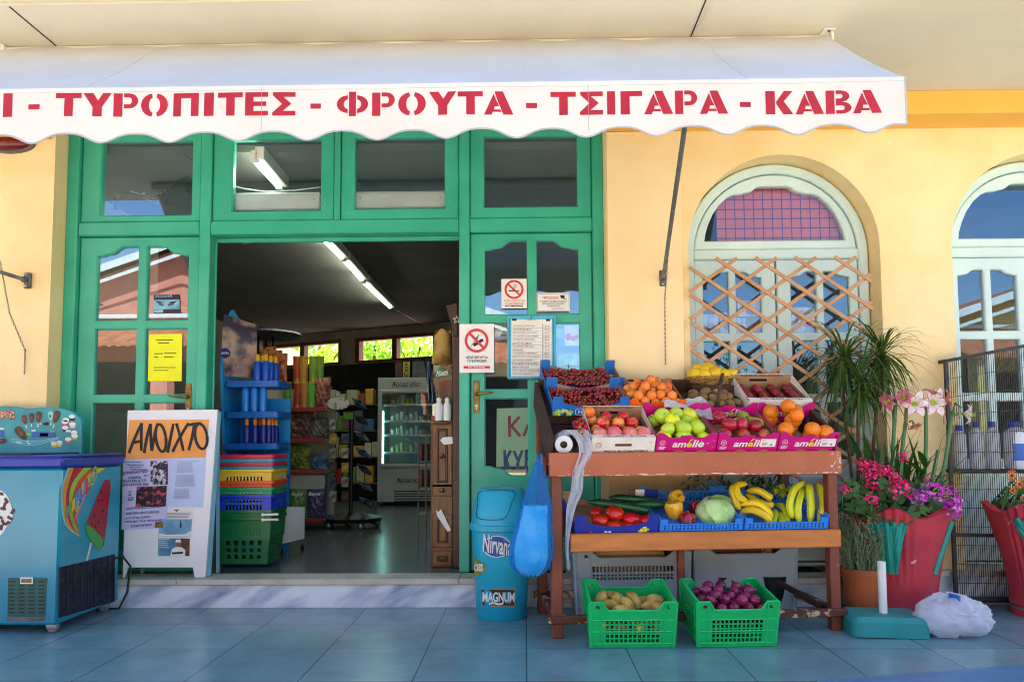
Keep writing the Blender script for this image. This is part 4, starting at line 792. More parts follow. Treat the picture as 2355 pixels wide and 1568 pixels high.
# ================================================================ left side: freezer, board, notices, bin
Z4 = zc(0, 960, 2.45)
def pl(*a): return [Z4(x, y) for x, y in a]
m_fz = mat('turquoise_freezer_enamel', '1592aa', .24, '10829a', 2, coat=.3); m_fb = mat('blue_freezer_rim', '143a9c', .28, '10328a', 3); m_fzs = mat('deep_turquoise_enamel', '1c8298', .26, '22869c', 2, coat=.3)
yf0, yf1 = -.70, -.12
p = W(130, 1430, yf0); xf = p.x; zf0 = W(130, 1437, yf0).z; zf1 = W(130, 1046, yf0).z; xl = xf-1.3
fz = thing('ice_cream_freezer', (xf-.65, (yf0+yf1)/2, 0), 'turquoise chest freezer with a blue rim and ice cream pictures', 'freezer')
zr = W(130, 1076, yf0).z
q = MB(); q.box(xl, xf, yf0, yf1, zf0, zr, m_fz, .012); q.build('body', fz)
q = MB(); q.box(xl-.02, xf+.012, yf0-.015, yf1+.015, zr, zf1-.012, m_fb, .012); q.box(xl-.01, xf+.004, yf0-.005, yf1+.005, zf1-.014, zf1, m_fb, .006); q.box(xl+.1, xf-.2, yf0+.05, yf1-.1, zf1-.002, zf1+.008, m_black, .003); q.build('rim', fz)
# header board with its wavy top edge
yh = -.13; PH = ((0, yh, 0), (0, -1, 0)); m_hd = mat('teal_header_print', '16858f', .35, '28a0a8', 5)
top = smooth([Z4(*a) for a in ((-260, 75), (-120, 95), (0, 78), (90, 80), (170, 92), (250, 84), (330, 86), (400, 98), (450, 120), (480, 150))], 4, False)
pts = [W(x, y, yh) for x, y in top]+[W(*Z4(488, 190), yh), W(*Z4(485, 370), yh), W(*Z4(-260, 370), yh)]
q = MB(); q.plate([[(a.x, a.z) for a in pts]], yh, yh+.03, m_hd, .004); hdb = q.build('header_board', fz)
q = MB(); lw_ = mat('pale_teal_print', '8fd0d0', .4); mo = mat('orange_print', 'd8702a', .5); mbn = mat('chocolate_brown', '3a1c12', .4, '5a3020', 30); mcr = mat('cream_print', 'e8d8b8', .5); mgr = mat('lime_print', '8ac82a', .5); myl = mat('yellow_print', 'f0c828', .5); mbl = mat('blue_print', '2a66b8', .5); mpk = mat('pink_print', 'd83a70', .5)
q.ptext('ΜΟΥΣ', (*Z4(-40, 98), *Z4(88, 152), 2), PH, mo, .004, .05); q.ptext('ΜΟΥΣ', (*Z4(-40, 98), *Z4(88, 152), 2), PH, mcr, .003, .12)
for cx, cy, ln, an, m in ((150, 165, 60, -15, mbn), (190, 155, 62, 0, mbn), (232, 150, 70, 5, mbn), (135, 250, 100, -38, mbn), (335, 150, 80, 15, mbn), (305, 145, 62, 0, lw_), (268, 182, 40, 88, m_ink), (5, 290, 60, 70, mbn)):
    a = R(an); w_ = ln*.26; o = [(w_*math.cos(t), -ln/2+ln*.15+ (w_*math.sin(t)*1.0 if math.sin(t) < 0 else ln*.7*(math.sin(t)))) for t in [2*math.pi*i/14 for i in range(14)]]
    rot = [Z4(cx+x*math.cos(a)-y*math.sin(a), cy+x*math.sin(a)+y*math.cos(a)) for x, y in o]; q.decal(rot, PH, m, .0025)
    st = [(-4, ln*.45), (4, ln*.45), (4, ln*.75), (-4, ln*.75)]; q.decal([Z4(cx+x*math.cos(a)-y*math.sin(a), cy+x*math.sin(a)+y*math.cos(a)) for x, y in st], PH, mcr, .002)
    q.decal([Z4(cx+x*.4*math.cos(a)-y*.3*math.sin(a)-4, cy+x*.4*math.sin(a)+y*.3*math.cos(a)-5) for x, y in o], PH, mat('milk_brown', '7a4a30', .4), .0032)
for cx, cy, m in ((395, 165, mcr), (390, 178, mpk), (435, 190, mcr), (392, 212, m_ink), (432, 145, m_ink), (445, 240, mcr), (325, 305, myl), (356, 300, myl), (410, 280, mo), (448, 262, mgr)):
    q.decal([Z4(cx+20*math.cos(t), cy+12*math.sin(t)-6) for t in [2*math.pi*i/12 for i in range(12)]], PH, m_white, .0028); q.decal([Z4(cx-18, cy-4), Z4(cx+18, cy-4), Z4(cx+14, cy+18), Z4(cx-14, cy+18)], PH, m, .0025)
for x0, y0, x1, y1, m in ((195, 232, 330, 265, mbl), (240, 238, 290, 258, lw_), (160, 238, 185, 252, mgr), (100, 290, 130, 300, m_white), (190, 218, 215, 228, m_white), (300, 228, 325, 236, m_white), (395, 220, 425, 232, m_white), (0, 205, 28, 218, m_white), (0, 225, 22, 262, mbl)): q.decal([Z4(x0, y0), Z4(x1, y0), Z4(x1, y1), Z4(x0, y1)], PH, m, .003)
for k in range(3): q.decal([Z4(*a) for a in smooth([(75, 270+k*10), (200, 285+k*12), (340, 262+k*6), (340, 266+k*6), (200, 289+k*12), (75, 274+k*10)], 3)], PH, lw_, .0015)
q.build('ice_cream_pictures', hdb)
# side face pictures: rainbow, lolly, lettering
PS = ((xf, 0, 0), (1, 0, 0)); q = MB()
def band(o, i, m, l): q.decal([Z4(*a) for a in smooth(o, 4, False)+smooth(i, 4, False)[::-1]], PS, m, l)
g_ = [[(415, 445), (375, 570), (375, 680), (400, 790), (480, 855)], [(440, 445), (398, 580), (396, 690), (420, 790), (478, 850)], [(500, 445), (430, 540), (412, 650), (428, 780), (475, 845)], [(545, 445), (470, 520), (432, 620), (436, 740), (470, 830)], [(590, 445), (520, 495), (462, 600), (450, 700), (466, 800)], [(632, 445), (560, 500), (500, 580), (466, 680), (462, 780)]]
for k, m in enumerate((mat('rainbow_orange', 'e0902a', .4), mat('rainbow_red', 'b81828', .4), mat('rainbow_lime', '9ac02a', .4), mat('rainbow_rust', 'c84a22', .4), mat('rainbow_yellow', 'e8c02a', .4))): band(g_[k], g_[k+1], m, .0015)
band([(x-10, y) for x, y in g_[0]], g_[0], lw_, .0012)
q.decal(pl(*smooth([(640, 517), (658, 535), (655, 600), (625, 850), (608, 865), (522, 780), (530, 740), (610, 545)], 3)), PS, mat('watermelon_red', 'a81028', .35), .003)
q.decal(pl((655, 600), (661, 545), (640, 700), (618, 905), (600, 935), (606, 860), (625, 850)), PS, mat('watermelon_dark', '7a0a1c', .4), .0034)
q.decal(pl(*smooth([(520, 782), (608, 864), (616, 860), (606, 925), (585, 935), (515, 840)], 3)), PS, mat('watermelon_green', '3aa03a', .35), .0036)
q.decal(pl((538, 890), (548, 896), (524, 1000), (512, 1000)), PS, mcr, .002)
for x, y in ((608, 640), (588, 640), (612, 705), (560, 730), (585, 770), (568, 795), (545, 780), (600, 590)): q.decal(pl(*[(x+6*math.cos(a), y+9*math.sin(a)) for a in [0, 1, 2, 3, 4, 5]]), PS, m_ink, .004)
for i, (ch, m) in enumerate(zip('PIRULO', (mat('bubble_green', '3ab04a', .4), mat('bubble_yellow', 'e8b830', .4), mat('bubble_blue', '5aa0d0', .4), mat('bubble_violet', '8a6ac0', .4), mat('bubble_red', 'e05030', .4), mgr))):
    x = 392+i*28; y = 752-i*34; h = 62+i*8; w_ = (34, 20, 34, 34, 30, 42)[i]; x += (0, 4, 0, 0, 4, 2)[i]
    for mm, bo, l in ((m_white, .09, .0045), (mbl, .06, .005), (m, .015, .0055)): q.ptext(ch, (*Z4(x, y-h), *Z4(x+w_, y), -22*w_/34), PS, mm, l, bo)
for mm, bo, l in ((m_white, .06, .0045), (mpk, .01, .0055)): q.ptext('Watermelon', (*Z4(430, 760), *Z4(532, 800), -95), PS, mm, l, bo, .2)
q.build('side_pictures', fz)
q = MB(); m_grl = mat('dark_blue_grille', '16233a', .5, '0f1828', 6); gp = pl((352, 1045), (680, 965), (678, 1240), (350, 1340)); q.decal(gp, PS, m_black, .002)
gA, gB, gC, gD = (onp(x, y, PS[0], PS[1])+Vector((.003, 0, 0)) for x, y in gp)
for i in range(20): a = gA+(gD-gA)*(i/19.); c = gB+(gC-gB)*(i/19.); q.tube([a, c], .0035, m_grl, 5)
for i in range(9): a = gA+(gB-gA)*(i/8); c = gD+(gC-gD)*(i/8); q.tube([a, c], .005, m_grl, 5)
q.build('side_grille', fz)
PF = ((0, yf0, 0), (0, -1, 0)); q = MB(); q.decal(pl((50, 1103), (285, 1103), (272, 1335), (45, 1335)), PF, mat('dark_green_vent', '1a5a50', .5), .002)
for c_ in range(4):
    for r_ in range(9): x, y = 52+c_*60, 1120+r_*23; q.decal(pl((x, y), (x+38, y), (x+38, y+9), (x, y+9)), PF, m_black, .003)
q.decal(pl((45, 1335), (270, 1335), (268, 1362), (44, 1362)), PF, m_steel, .003); q.build('front_vent', fz)
q = MB(); q.decal(pl((125, 1098), (202, 1098), (202, 1138), (125, 1138)), PF, m_white, .006); q.decal(pl((132, 1106), (194, 1106), (194, 1130), (132, 1130)), PF, m_brass, .007); q.build('badge', fz)
q = MB(); m_sw = mat('chocolate_chunks', '5a1a1a', .4, '3a1010', 20)
q.decal(pl(*smooth([(-60, 600), (0, 580), (45, 615), (70, 680), (75, 740), (40, 800), (0, 850), (-60, 860)], 4)), PF, m_white, .0015)
for x, y, a in ((5, 600, .3), (40, 640, 1.0), (20, 690, .2), (78, 705, 2.2), (60, 745, .6), (20, 770, 1.2), (45, 775, 2.6), (0, 740, .5), (-20, 660, 0), (10, 800, 1.8), (30, 665, 2.0)): q.decal(pl(*[(x+(u*math.cos(a)-v*math.sin(a)), y+(u*math.sin(a)+v*math.cos(a))) for u, v in ((-18, -8), (16, -10), (20, 6), (-14, 10))]), PF, m_sw, .003)
q.build('front_picture', fz)
def castor(x, y):
    q = MB(); q.X = Matrix.Translation((x, y, .034)) @ Matrix.Rotation(R(90), 4, 'X'); q.lathe([(0, -.012), (.026, -.012), (.032, -.006), (.032, .006), (.026, .012), (0, .012)], mat('grey_caster_rubber', '77797c', .5), 16); q.X = None
    q.box(x-.03, x+.03, y-.02, y+.02, .062, zf0+.002, m_sil, .003); q.box(x-.028, x+.028, y-.016, y-.013, .03, .066, m_sil, .001); q.box(x-.028, x+.028, y+.013, y+.016, .03, .066, m_sil, .001); q.build('castor', fz)
for x in (xf-.05, xl+.1):
    for y in (yf0+.05, yf1-.06): castor(x, y)
q = MB(); q.tube([(xf-.02, yf1-.1, .3), (xf+.03, yf1-.02, .32), (xf+.06, yf1+.02, .25), (xf+.05, yf1+.01, .1), (xf+.02, yf1-.02, .012), (xf-.1, yf1-.05, .008)], .007, m_black, 7); q.build('power_cord', fz)
# ---- A-frame board
m_bd = mat('white_board', 'e9e7e6', .5, 'dfdee0', 3); yb0, yb1 = -.055, .045
A0 = W(279, 1326, yb0); A1 = W(484, 1326, yb0); T0 = W(298, 944, yb1); T1 = W(500, 944, yb1)
sgn = thing('sandwich_board', (A0.x, yb0, .172), 'white sandwich board reading ΑΝΟΙΧΤΟ with posters below', 'board sign')
nB = (A1-A0).cross(T0-A0).normalized(); nB = nB if nB.y < 0 else -nB; PB = (A0, nB)
q = MB(); q.X = Matrix(((1, 0, 0, 0), (0, 1, 0, 0), (0, 0, 1, 0), (0, 0, 0, 1)))
def bp(x, y): return onp(x, y, A0, nB)
o = [Z4(*a) for a in ((735, 1102), (765, 103), (1302, 98), (1228, 1100), (1165, 1100), (1155, 1040), (762, 1040), (742, 1102))]
P3 = [bp(x, y) for x, y in o]; q.flat([v+nB*.002 for v in P3], m_bd); q.flat([v-nB*.016 for v in P3], m_bd)
n_ = len(P3); q.add([v+nB*.002 for v in P3]+[v-nB*.016 for v in P3], [(i, (i+1) % n_, n_+(i+1) % n_, n_+i) for i in range(n_)], m_bd); q.build('front_panel', sgn)
m_lb = mat('blue_reflection_edge', '7fb6cc', .5, '6fa8c0', 4); q = MB()  # teal reflection put into the colour of the board's side strips
E0, E1 = bp(*Z4(1300, 110)), bp(*Z4(1230, 1098)); off = Vector((.012, .10, 0)); q.add([E0-nB*.016, E1-nB*.016, E1+Vector((.012, .05, 0)), E0+Vector((.012, .03, 0))], [(0, 1, 2, 3)], m_lb)
q.tube([E0+Vector((-.01, .03, -.02)), Vector((E1.x+.0, .125, .172))], .012, m_lb, 4); E2, E3 = bp(*Z4(775, 110)), bp(*Z4(742, 1098)); q.tube([E2+Vector((.01, .03, -.02)), Vector((E3.x+.02, .125, .172))], .012, m_lb, 4); q.tube([E2+Vector((.01, .03, -.02)), E0+Vector((-.01, .03, -.02))], .012, m_lb, 4); q.build('rear_frame', sgn)
def bdec(name, lab, polys, cat='poster', texts=()):
    q = MB()
    for k, (m, ps) in enumerate(polys): q.decal(pl(*ps), PB, m, .003+.0006*k)
    for tx in texts: q.ptext(tx[0], (*Z4(tx[1], tx[2]), *Z4(tx[3], tx[4]), tx[5] if len(tx) > 5 else 0), PB, tx[6] if len(tx) > 6 else m_ink, .007, tx[7] if len(tx) > 7 else .01, .1)
    return tag(q.build(name, None, bp(*Z4(*polys[0][1][0]))), lab, cat)
R4 = lambda x0, y0, x1, y1: [(x0, y0), (x1, y0), (x1, y1), (x0, y1)]
m_op = mat('orange_card', 'f0a050', .6, 'e89440', 8); m_lil = mat('lilac_paper', 'cfc6e6', .65, 'c4bce0', 6); m_pb = mat('pale_blue_paper', 'c3cfea', .65, 'b8c6e4', 6)
q = MB(); q.decal(pl((775, 160), (1252, 158), (1232, 383), (752, 395)), PB, m_op, .004)
# hand painted letters built from strokes
def stroke(pts, w_=17):
    P = [Vector((*Z4(x, y), 0)) for x, y in pts]; w_ = w_/2.45/1.062/2; L_, R_ = [], []
    for i in range(len(P)):
        d = (P[min(i+1, len(P)-1)]-P[max(0, i-1)]).normalized(); nn = Vector((-d.y, d.x, 0))*w_*(1.15 if i == 0 else .75 if i == len(P)-1 else 1); L_.append(P[i]+nn); R_.append(P[i]-nn)
    for i in range(len(P)-1): q.decal([(v.x, v.y) for v in (L_[i], L_[i+1], R_[i+1], R_[i])], PB, m_ink, .0062+.00004*i)
def oval(cx, cy, rx, ry, tl_=0): stroke([(cx+rx*math.cos(a)-tl_*ry*math.sin(a), cy+ry*math.sin(a)) for a in [2*math.pi*i/22 for i in range(23)]])
for s_ in ([(775, 358), (800, 290), (850, 178)], [(850, 178), (848, 260), (848, 345)], [(790, 298), (850, 285)], [(865, 358), (880, 270), (902, 183)], [(902, 183), (905, 270), (910, 345)], [(910, 345), (925, 260), (945, 180)],
           [(1005, 355), (1022, 270), (1040, 182)], [(1058, 180), (1080, 260), (1100, 345)], [(1035, 350), (1075, 270), (1130, 178)], [(1130, 190), (1170, 184), (1205, 180)], [(1165, 185), (1150, 270), (1130, 342)]): stroke(smooth(s_, 3, False))
oval(965, 268, 30, 82, -.12); oval(1205, 258, 36, 75, -.12); tag(q.build('sign_card', None, bp(*Z4(775, 395))), 'orange card hand lettered ΑΝΟΙΧΤΟ at the top of the white board', 'sign')
m_ph1 = mat('crowd_photo', '2a2430', .4, 'd8c8d0', 45, .5, .6); m_ph2 = mat('dark_group_photo', '1c1a2c', .4, 'c84a50', 40, .52, .62); m_sea = mat('boat_photo', '2a6f94', .4, '7fb4cc', 5); m_mauve = mat('purple_print_ink', '6a2a6a', .6); m_blk = mat('blue_print_ink', '2a3a6a', .6)
bdec('event_poster', 'lilac event poster with two crowd photographs on the white board', [(m_lil, [(738, 392), (1028, 386), (995, 808), (728, 815)]), (m_ph1, R4(902, 405, 1006, 545)), (m_ph2, [(820, 560), (1000, 552), (994, 676), (812, 680)]), (m_brass, [(930, 770), (978, 766), (976, 802), (928, 804)])], texts=(
    ('2η Συνάντηση', 750, 404, 850, 418, 0, m_blk, .02), ('Παραδοσιακών', 762, 422, 865, 436, 0, m_blk, .02), ('Χορευτικών', 778, 436, 852, 448, 0, m_blk, .02), ('Συγκροτημάτων', 782, 449, 885, 463, 0, m_blk, .02), ('ΚΥΡΙΑΚΗ 8 ΙΟΥΝΙΟΥ', 742, 468, 892, 486, -4, m_mauve, .03), ('2014', 862, 486, 892, 498, 0, m_mauve, .02), ('ΑΧΑΡΑΒΗ', 770, 496, 848, 512, 0, m_blk, .03), ('ΠΛΑΤΕΙΑ Κ.Ξ.Π.', 738, 518, 882, 534, -2, m_blk, .03), ('ΩΡΑ ΕΝΑΡΞΗΣ 20:00', 736, 540, 892, 556, -2, m_mauve, .03),
    ('Σ', 770, 585, 792, 612, 0, m_mauve, .02), ('ΧΕΡΙ', 766, 620, 802, 642, 0, m_mauve, .02), ('ΛΑΟΓΡΑΦΙΚΟΣ ΟΜΙΛΟΣ', 756, 684, 968, 698, -6, m_blk, .02), ('ΧΟΡΕΥΤΙΚΟΣ ΟΜΙΛΟΣ ΚΕΡΚΥΡΑΣ', 754, 712, 956, 726, -4, m_blk, .02), ('ΣΥΛΛΟΓΟΣ ΧΩΡΙΟΥ', 752, 742, 905, 754, -4, m_blk, .02), ('ΧΟΡΩΔΙΑ ΤΗΣ ΠΕΡΙΟΧΗΣ', 750, 762, 972, 774, -4, m_blk, .02), ('ΕΙΣΟΔΟΣ ΕΛΕΥΘΕΡΗ', 786, 788, 910, 802, -4, m_blk, .02)))
bdec('notice_sheet', 'pale sheet of small typed lines on the white board, right of the lilac poster', [(m_pb, [(1028, 386), (1236, 380), (1216, 682), (1000, 680)])]+[(m_blk, [(1064-k*1.2, 408+k*12), (1064-k*1.2+125-(k*37 % 40), 407+k*12), (1064-k*1.2+125-(k*37 % 40), 409.5+k*12), (1064-k*1.2, 410.5+k*12)]) for k in range(19) if k not in (6, 13)])
bdec('boat_poster', 'lower poster on the white board with a boat photograph and a man in a cap', [(m_paper, [(1000, 686), (1164, 684), (1140, 985), (935, 980)]), (m_sea, [(957, 752), (1150, 752), (1144, 860), (948, 858)]), (m_white, [(955, 836), (1000, 845), (1110, 842), (1146, 822), (1144, 855), (950, 855)]), (m_ink, [(1080, 760), (1084, 760), (1090, 800), (1076, 802)]), (m_sea, [(948, 866), (1085, 866), (1080, 972), (948, 972)]), (mbn, [(1085, 866), (1138, 868), (1136, 972), (1080, 972)]), (m_white, [(1020, 972), (1032, 930), (1055, 918), (1092, 920), (1112, 938), (1110, 972)]), (mat('tanned_print', '8a5a40', .5), [(1054, 890), (1086, 890), (1082, 916), (1060, 916)]), (m_white, [(1050, 890), (1058, 876), (1082, 876), (1088, 890)]), (m_ink, [(1030, 950), (1100, 946), (1096, 958), (1034, 962)]), (m_brass, [(1040, 694), (1080, 694), (1060, 708)])]+[(m_blk, [(1004, 714+k*9), (1150-k*6, 713+k*9), (1150-k*6, 715+k*9), (1004, 716.5+k*9)]) for k in range(4)]+[(m_white, [(955, 872+k*12), (1020-(k*17 % 22), 872+k*12), (1020-(k*17 % 22), 875+k*12), (955, 875+k*12)]) for k in range(5)])
# ---- notices on the left door
Z3 = zc(0, 500, 3.135); PD = ((0, yd+.02, 0), (0, -1, 0)); p3 = lambda *a: [Z3(x, y) for x, y in a]
q = MB(); q.decal(p3((1143, 992), (1397, 988), (1392, 1350), (1134, 1350)), PD, mat('fluorescent_yellow_paper', 'f2f000', .6, 'e6e600', 6), .004)
for x0, y0, x1, m in ((1195, 1035, 1325, 0), (1213, 1058, 1298, 0), (1182, 1140, 1250, 0), (1258, 1137, 1352, 0), (1182, 1167, 1212, 0), (1258, 1165, 1330, 0), (1180, 1246, 1345, 0), (1180, 1268, 1292, 0)): q.decal(p3((x0, y0-3), (x1, y0-3), (x1, y0+3), (x0, y0+3)), PD, m_ink, .005)
tag(q.build('yellow_notice', None, W(*Z3(1134, 1350), yd+.02)), 'bright yellow typed sheet taped inside the left green door', 'notice')
q = MB(); ms = mat('navy_sticker', '12182c', .35); mi = mat('ice_blue_print', '8fc8e0', .4, '4f94b8', 9)
q.decal(p3((1178, 692), (1374, 688), (1380, 828), (1178, 832)), PD, ms, .004); q.decal(p3((1178, 730), (1376, 728), (1378, 800), (1178, 802)), PD, mi, .005); q.decal(p3((1180, 806), (1250, 804), (1250, 828), (1180, 828)), PD, mi, .005)
for a in ([(1186, 735), (1235, 745), (1258, 762), (1215, 755)], [(1365, 735), (1310, 745), (1285, 762), (1335, 755)], [(1215, 758), (1255, 768), (1258, 776), (1222, 770)], [(1335, 756), (1290, 766), (1288, 776), (1330, 768)]): q.decal(p3(*a), PD, ms, .006)
q.ptext('PULSAR', (*Z3(1190, 697), *Z3(1320, 714), -2), PD, mi, .005, .02, .3); tag(q.build('eye_sticker', None, W(*Z3(1178, 832), yd+.02)), 'dark blue sticker with a pair of eyes on the left green door', 'sticker')
# ---- signs on the right jamb and door
Z7 = zc(1040, 540, 2.8); p7 = lambda *a: [Z7(x, y) for x, y in a]
def ring(q, cx, cy, r0, r1, P, m, l, Z=Z7, ry=1.0):
    n = 28
    for i in range(n):
        a, b_ = 2*math.pi*i/n, 2*math.pi*(i+1)/n
        q.decal([Z(cx+r0*math.cos(a), cy+ry*r0*math.sin(a)), Z(cx+r1*math.cos(a), cy+ry*r1*math.sin(a)), Z(cx+r1*math.cos(b_), cy+ry*r1*math.sin(b_)), Z(cx+r0*math.cos(b_), cy+ry*r0*math.sin(b_))], P, m, l)
def line(q, a, b_, w_, P, m, l, Z=Z7):
    d = Vector((b_[0]-a[0], b_[1]-a[1])); n = Vector((-d.y, d.x)).normalized()*w_/2; q.decal([Z(a[0]+n.x, a[1]+n.y), Z(b_[0]+n.x, b_[1]+n.y), Z(b_[0]-n.x, b_[1]-n.y), Z(a[0]-n.x, a[1]-n.y)], P, m, l)
mre = mat('sign_red', 'd8303a', .5); m_sw2 = mat('white_sign_plastic', 'ecebe8', .4, 'e2e1de', 5)
YJ = YF-.004; PJ = ((0, YJ, 0), (0, -1, 0)); a, c = W(*Z7(229, 1037), YJ), W(*Z7(465, 702), YJ); q = MB(); q.plate([rrect(a.x, a.z, c.x, c.z, .004)], YJ, YJ+.003, m_sw2)
line(q, (325, 850), (390, 810), 20, PJ, m_ink, .002)
for k in range(3): line(q, (310+k*14, 855-k*6), (350+k*6, 790-k*8), 3, PJ, m_ink, .0022)
ring(q, 346, 817, 64, 82, PJ, mre, .003); line(q, (298, 768), (395, 868), 17, PJ, mre, .0034)
q.ptext('ΑΠΑΓΟΡΕΥΕΤΑΙ', (*Z7(274, 922), *Z7(420, 940)), PJ, m_ink, .002, .02); q.ptext('ΤΟ ΚΑΠΝΙΣΜΑ', (*Z7(280, 946), *Z7(414, 964)), PJ, m_ink, .002, .02); q.decal(p7((257, 990), (437, 990), (437, 1008), (257, 1008)), PJ, mre, .002); q.ptext('No Smoking', (*Z7(288, 992), *Z7(404, 1006)), PJ, m_white, .003, .03)
tag(q.build('no_smoking_sign', None, (a.x, YJ, a.z)), 'larger no smoking sign fixed to the green post beside the doorway', 'sign')
Y2 = yd-.002; P2 = ((0, Y2, 0), (0, -1, 0)); a, c = W(*Z7(516, 597), Y2), W(*Z7(688, 395), Y2); q = MB(); q.plate([rect(a.x, a.z, c.x, c.z)], Y2-.002, Y2, m_sw2); P2 = ((0, Y2-.002, 0), (0, -1, 0))
line(q, (565, 477), (625, 477), 8, P2, m_ink, .002); line(q, (625, 477), (638, 477), 8, P2, mre, .002)
for k in range(2): 
    for i in range(5): line(q, (598+k*14+8*math.sin(i*1.2), 432+i*8), (598+k*14+8*math.sin((i+1)*1.2), 432+(i+1)*8), 2.5, P2, m_ink, .002)
ring(q, 602, 468, 51, 65, P2, mre, .003); line(q, (562, 432), (640, 506), 11, P2, mre, .0034)
q.ptext('ΑΠΑΓΟΡΕΥΕΤΑΙ', (*Z7(532, 538), *Z7(674, 552)), P2, mre, .002, 0); q.ptext('ΤΟ ΚΑΠΝΙΣΜΑ', (*Z7(538, 556), *Z7(668, 570)), P2, mre, .002, 0); q.ptext('NO SMOKING', (*Z7(542, 574), *Z7(662, 587)), P2, m_ink, .002, .03)
tag(q.build('no_smoking_sign', None, (a.x, Y2, a.z)), 'smaller no smoking sign on the upper pane of the right green door', 'sign')
a, c = W(*Z7(757, 620), Y2), W(*Z7(982, 490), Y2); q = MB(); q.plate([rect(a.x, a.z, c.x, c.z)], Y2-.002, Y2, m_sw2); q.plate([rrect(a.x+.004, a.z+.004, c.x-.004, c.z-.004, .008), rrect(a.x+.006, a.z+.006, c.x-.006, c.z-.006, .007)], Y2-.003, Y2-.001, m_blk)
q.ptext('ΠΡΟΣΟΧΗ', (*Z7(798, 516), *Z7(902, 534)), P2, mre, .002, .02); q.ptext('Ο ΧΩΡΟΣ ΠΑΡΑΚΟΛΟΥΘΕΙΤΑΙ', (*Z7(778, 544), *Z7(960, 555)), P2, m_ink, .002, .01); q.ptext('ΑΠΟ ΚΛΕΙΣΤΟ ΚΥΚΛΩΜΑ', (*Z7(792, 560), *Z7(945, 571)), P2, m_ink, .002, .01); q.ptext('ΤΗΛΕΟΡΑΣΗΣ', (*Z7(826, 575), *Z7(914, 586)), P2, m_ink, .002, .01); q.ptext('ΝΟΜΟΣ 2472/1997', (*Z7(860, 594), *Z7(945, 603)), P2, m_blk, .002, 0)
q.decal(p7((914, 508), (946, 506), (948, 526), (926, 530)), P2, m_ink, .002); line(q, (935, 528), (962, 534), 4, P2, m_ink, .002); tag(q.build('camera_warning_sign', None, (a.x, Y2, a.z)), 'white camera warning sign headed ΠΡΟΣΟΧΗ on the right green door', 'sign')
# price list in a blue case
m_case = mat('blue_clip_case', '4fb4cf', .4, '3fa6c4', 8); YP = yd-.03; a, c = W(*Z7(556, 1078), YP), W(*Z7(888, 645), YP); PP = ((0, YP-.006, 0), (0, -1, 0)); t = thing('price_list', (a.x, YP, a.z), 'handwritten price list in a pale blue case hanging on the right green door', 'price list')
q = MB(); q.plate([rrect(a.x, a.z, c.x, c.z, .006)], YP-.006, YP+.012, m_case, .003)
for k in range(60): y = 665+k*6.8; q.decal(p7((566, y), (574, y), (574, y+4), (566, y+4)), PP, m_blk, .001); q.decal(p7((868, y), (876, y), (876, y+4), (868, y+4)), PP, m_blk, .001)
q.decal(p7((588, 668), (620, 668), (620, 682), (588, 682)), PP, m_ink, .002); q.decal(p7((820, 670), (850, 670), (850, 684), (820, 684)), PP, m_ink, .002); line(q, (718, 650), (718, 680), 5, PP, m_ink, .002); q.build('case', t)
q = MB(); q.decal(p7((584, 672), (860, 672), (858, 1062), (582, 1062)), PP, m_paper, .0015); q.ptext('PRICE LIST', (*Z7(690, 672), *Z7(750, 680)), PP, m_ink, .003, 0)
its = [('ΠΑΤΑΤΕΣ (POTATO)', '1.00 €'), ('ΠΑΤΑΤΕΣ ΚΥΠΡΟΥ', '1.00€/kg'), ('ΜΑΡΟΥΛΙΑ (LETTUCE)', '1.00 €'), ('ΑΓΓΟΥΡΙΑ (CUCUMBER)', '0.70 €'), ('ΝΤΟΜΑΤΑ (TOMATO)', '1.80 €'), ('ΚΑΡΠΟΥΖΙ ΜΙΚΡΟ', '1.20€/kg'), ('ΠΕΠΟΝΙΑ (MELON)', '1.20 €'), ('ΜΠΑΝΑΝΕΣ', '1.70 €'), ('ΠΙΠΕΡΙΕΣ (PEPPERS)', '2.80 €'), ('ΦΡΑΟΥΛΕΣ (STRAWBERRY)', '3.60€/kg'), ('ΚΕΡΑΣΙΑ (CHERRY)', '4.70 €'), ('ΡΟΔΑΚΙΝΑ ΝΕΚΤΑΡΙΝΙΑ', '2.00 €'), ('ΜΗΛΑ ΠΡΑΣΙΝΑ', '2.60 €'), ('ΠΟΡΤΟΚΑΛΙΑ (ORANGES)', '1.90 €'), ('ΣΚΟΡΔΟ (GARLIC)', '0.60 €')]
for k, (n1, n2) in enumerate(its):
    y = 712+k*23.3; q.ptext(n1, (*Z7(594-k*.3, y), *Z7(594+min(190, len(n1)*9.2), y+13)), PP, m_ink, .003, 0, .15); q.ptext(n2, (*Z7(802, y), *Z7(845, y+12)), PP, m_ink, .003, 0, .15); line(q, (584, y+18), (858, y+18), 1.2, PP, m_blk, .0025)
line(q, (797, 700), (796, 1062), 2, PP, m_blk, .0025); q.build('price_sheet', t)
# posters behind the panes of the right door
Y8 = yd+.034; P8 = ((0, Y8, 0), (0, -1, 0)); Zs = zc(1040, 1000, 2.8)
q = MB(); q.decal([Z7(484, 1280), Z7(1010, 1268), Z7(1010, 1662), Z7(480, 1680)], P8, mat('pale_green_card', 'c3e6b4', .6, 'b4dca6', 4), .001)
mdr = mat('brick_red_paint', 'b8323a', .6); mdb = mat('navy_paint', '1c3f8a', .6)
def st2(pts, w_, m):
    for i in range(len(pts)-1): line(q, pts[i], pts[i+1], w_, P8, m, .002+i*.0001, Zs)
for s_ in ([(570, 42), (572, 186)], [(640, 48), (575, 120)], [(585, 112), (645, 182)], [(700, 100), (668, 180)], [(705, 100), (742, 182)]): st2(s_, 20, mdr)
st2([(822+45*math.cos(a)*.9, 115+65*math.sin(a)) for a in [-1.2-i*.3 for i in range(17)]], 18, mdr)
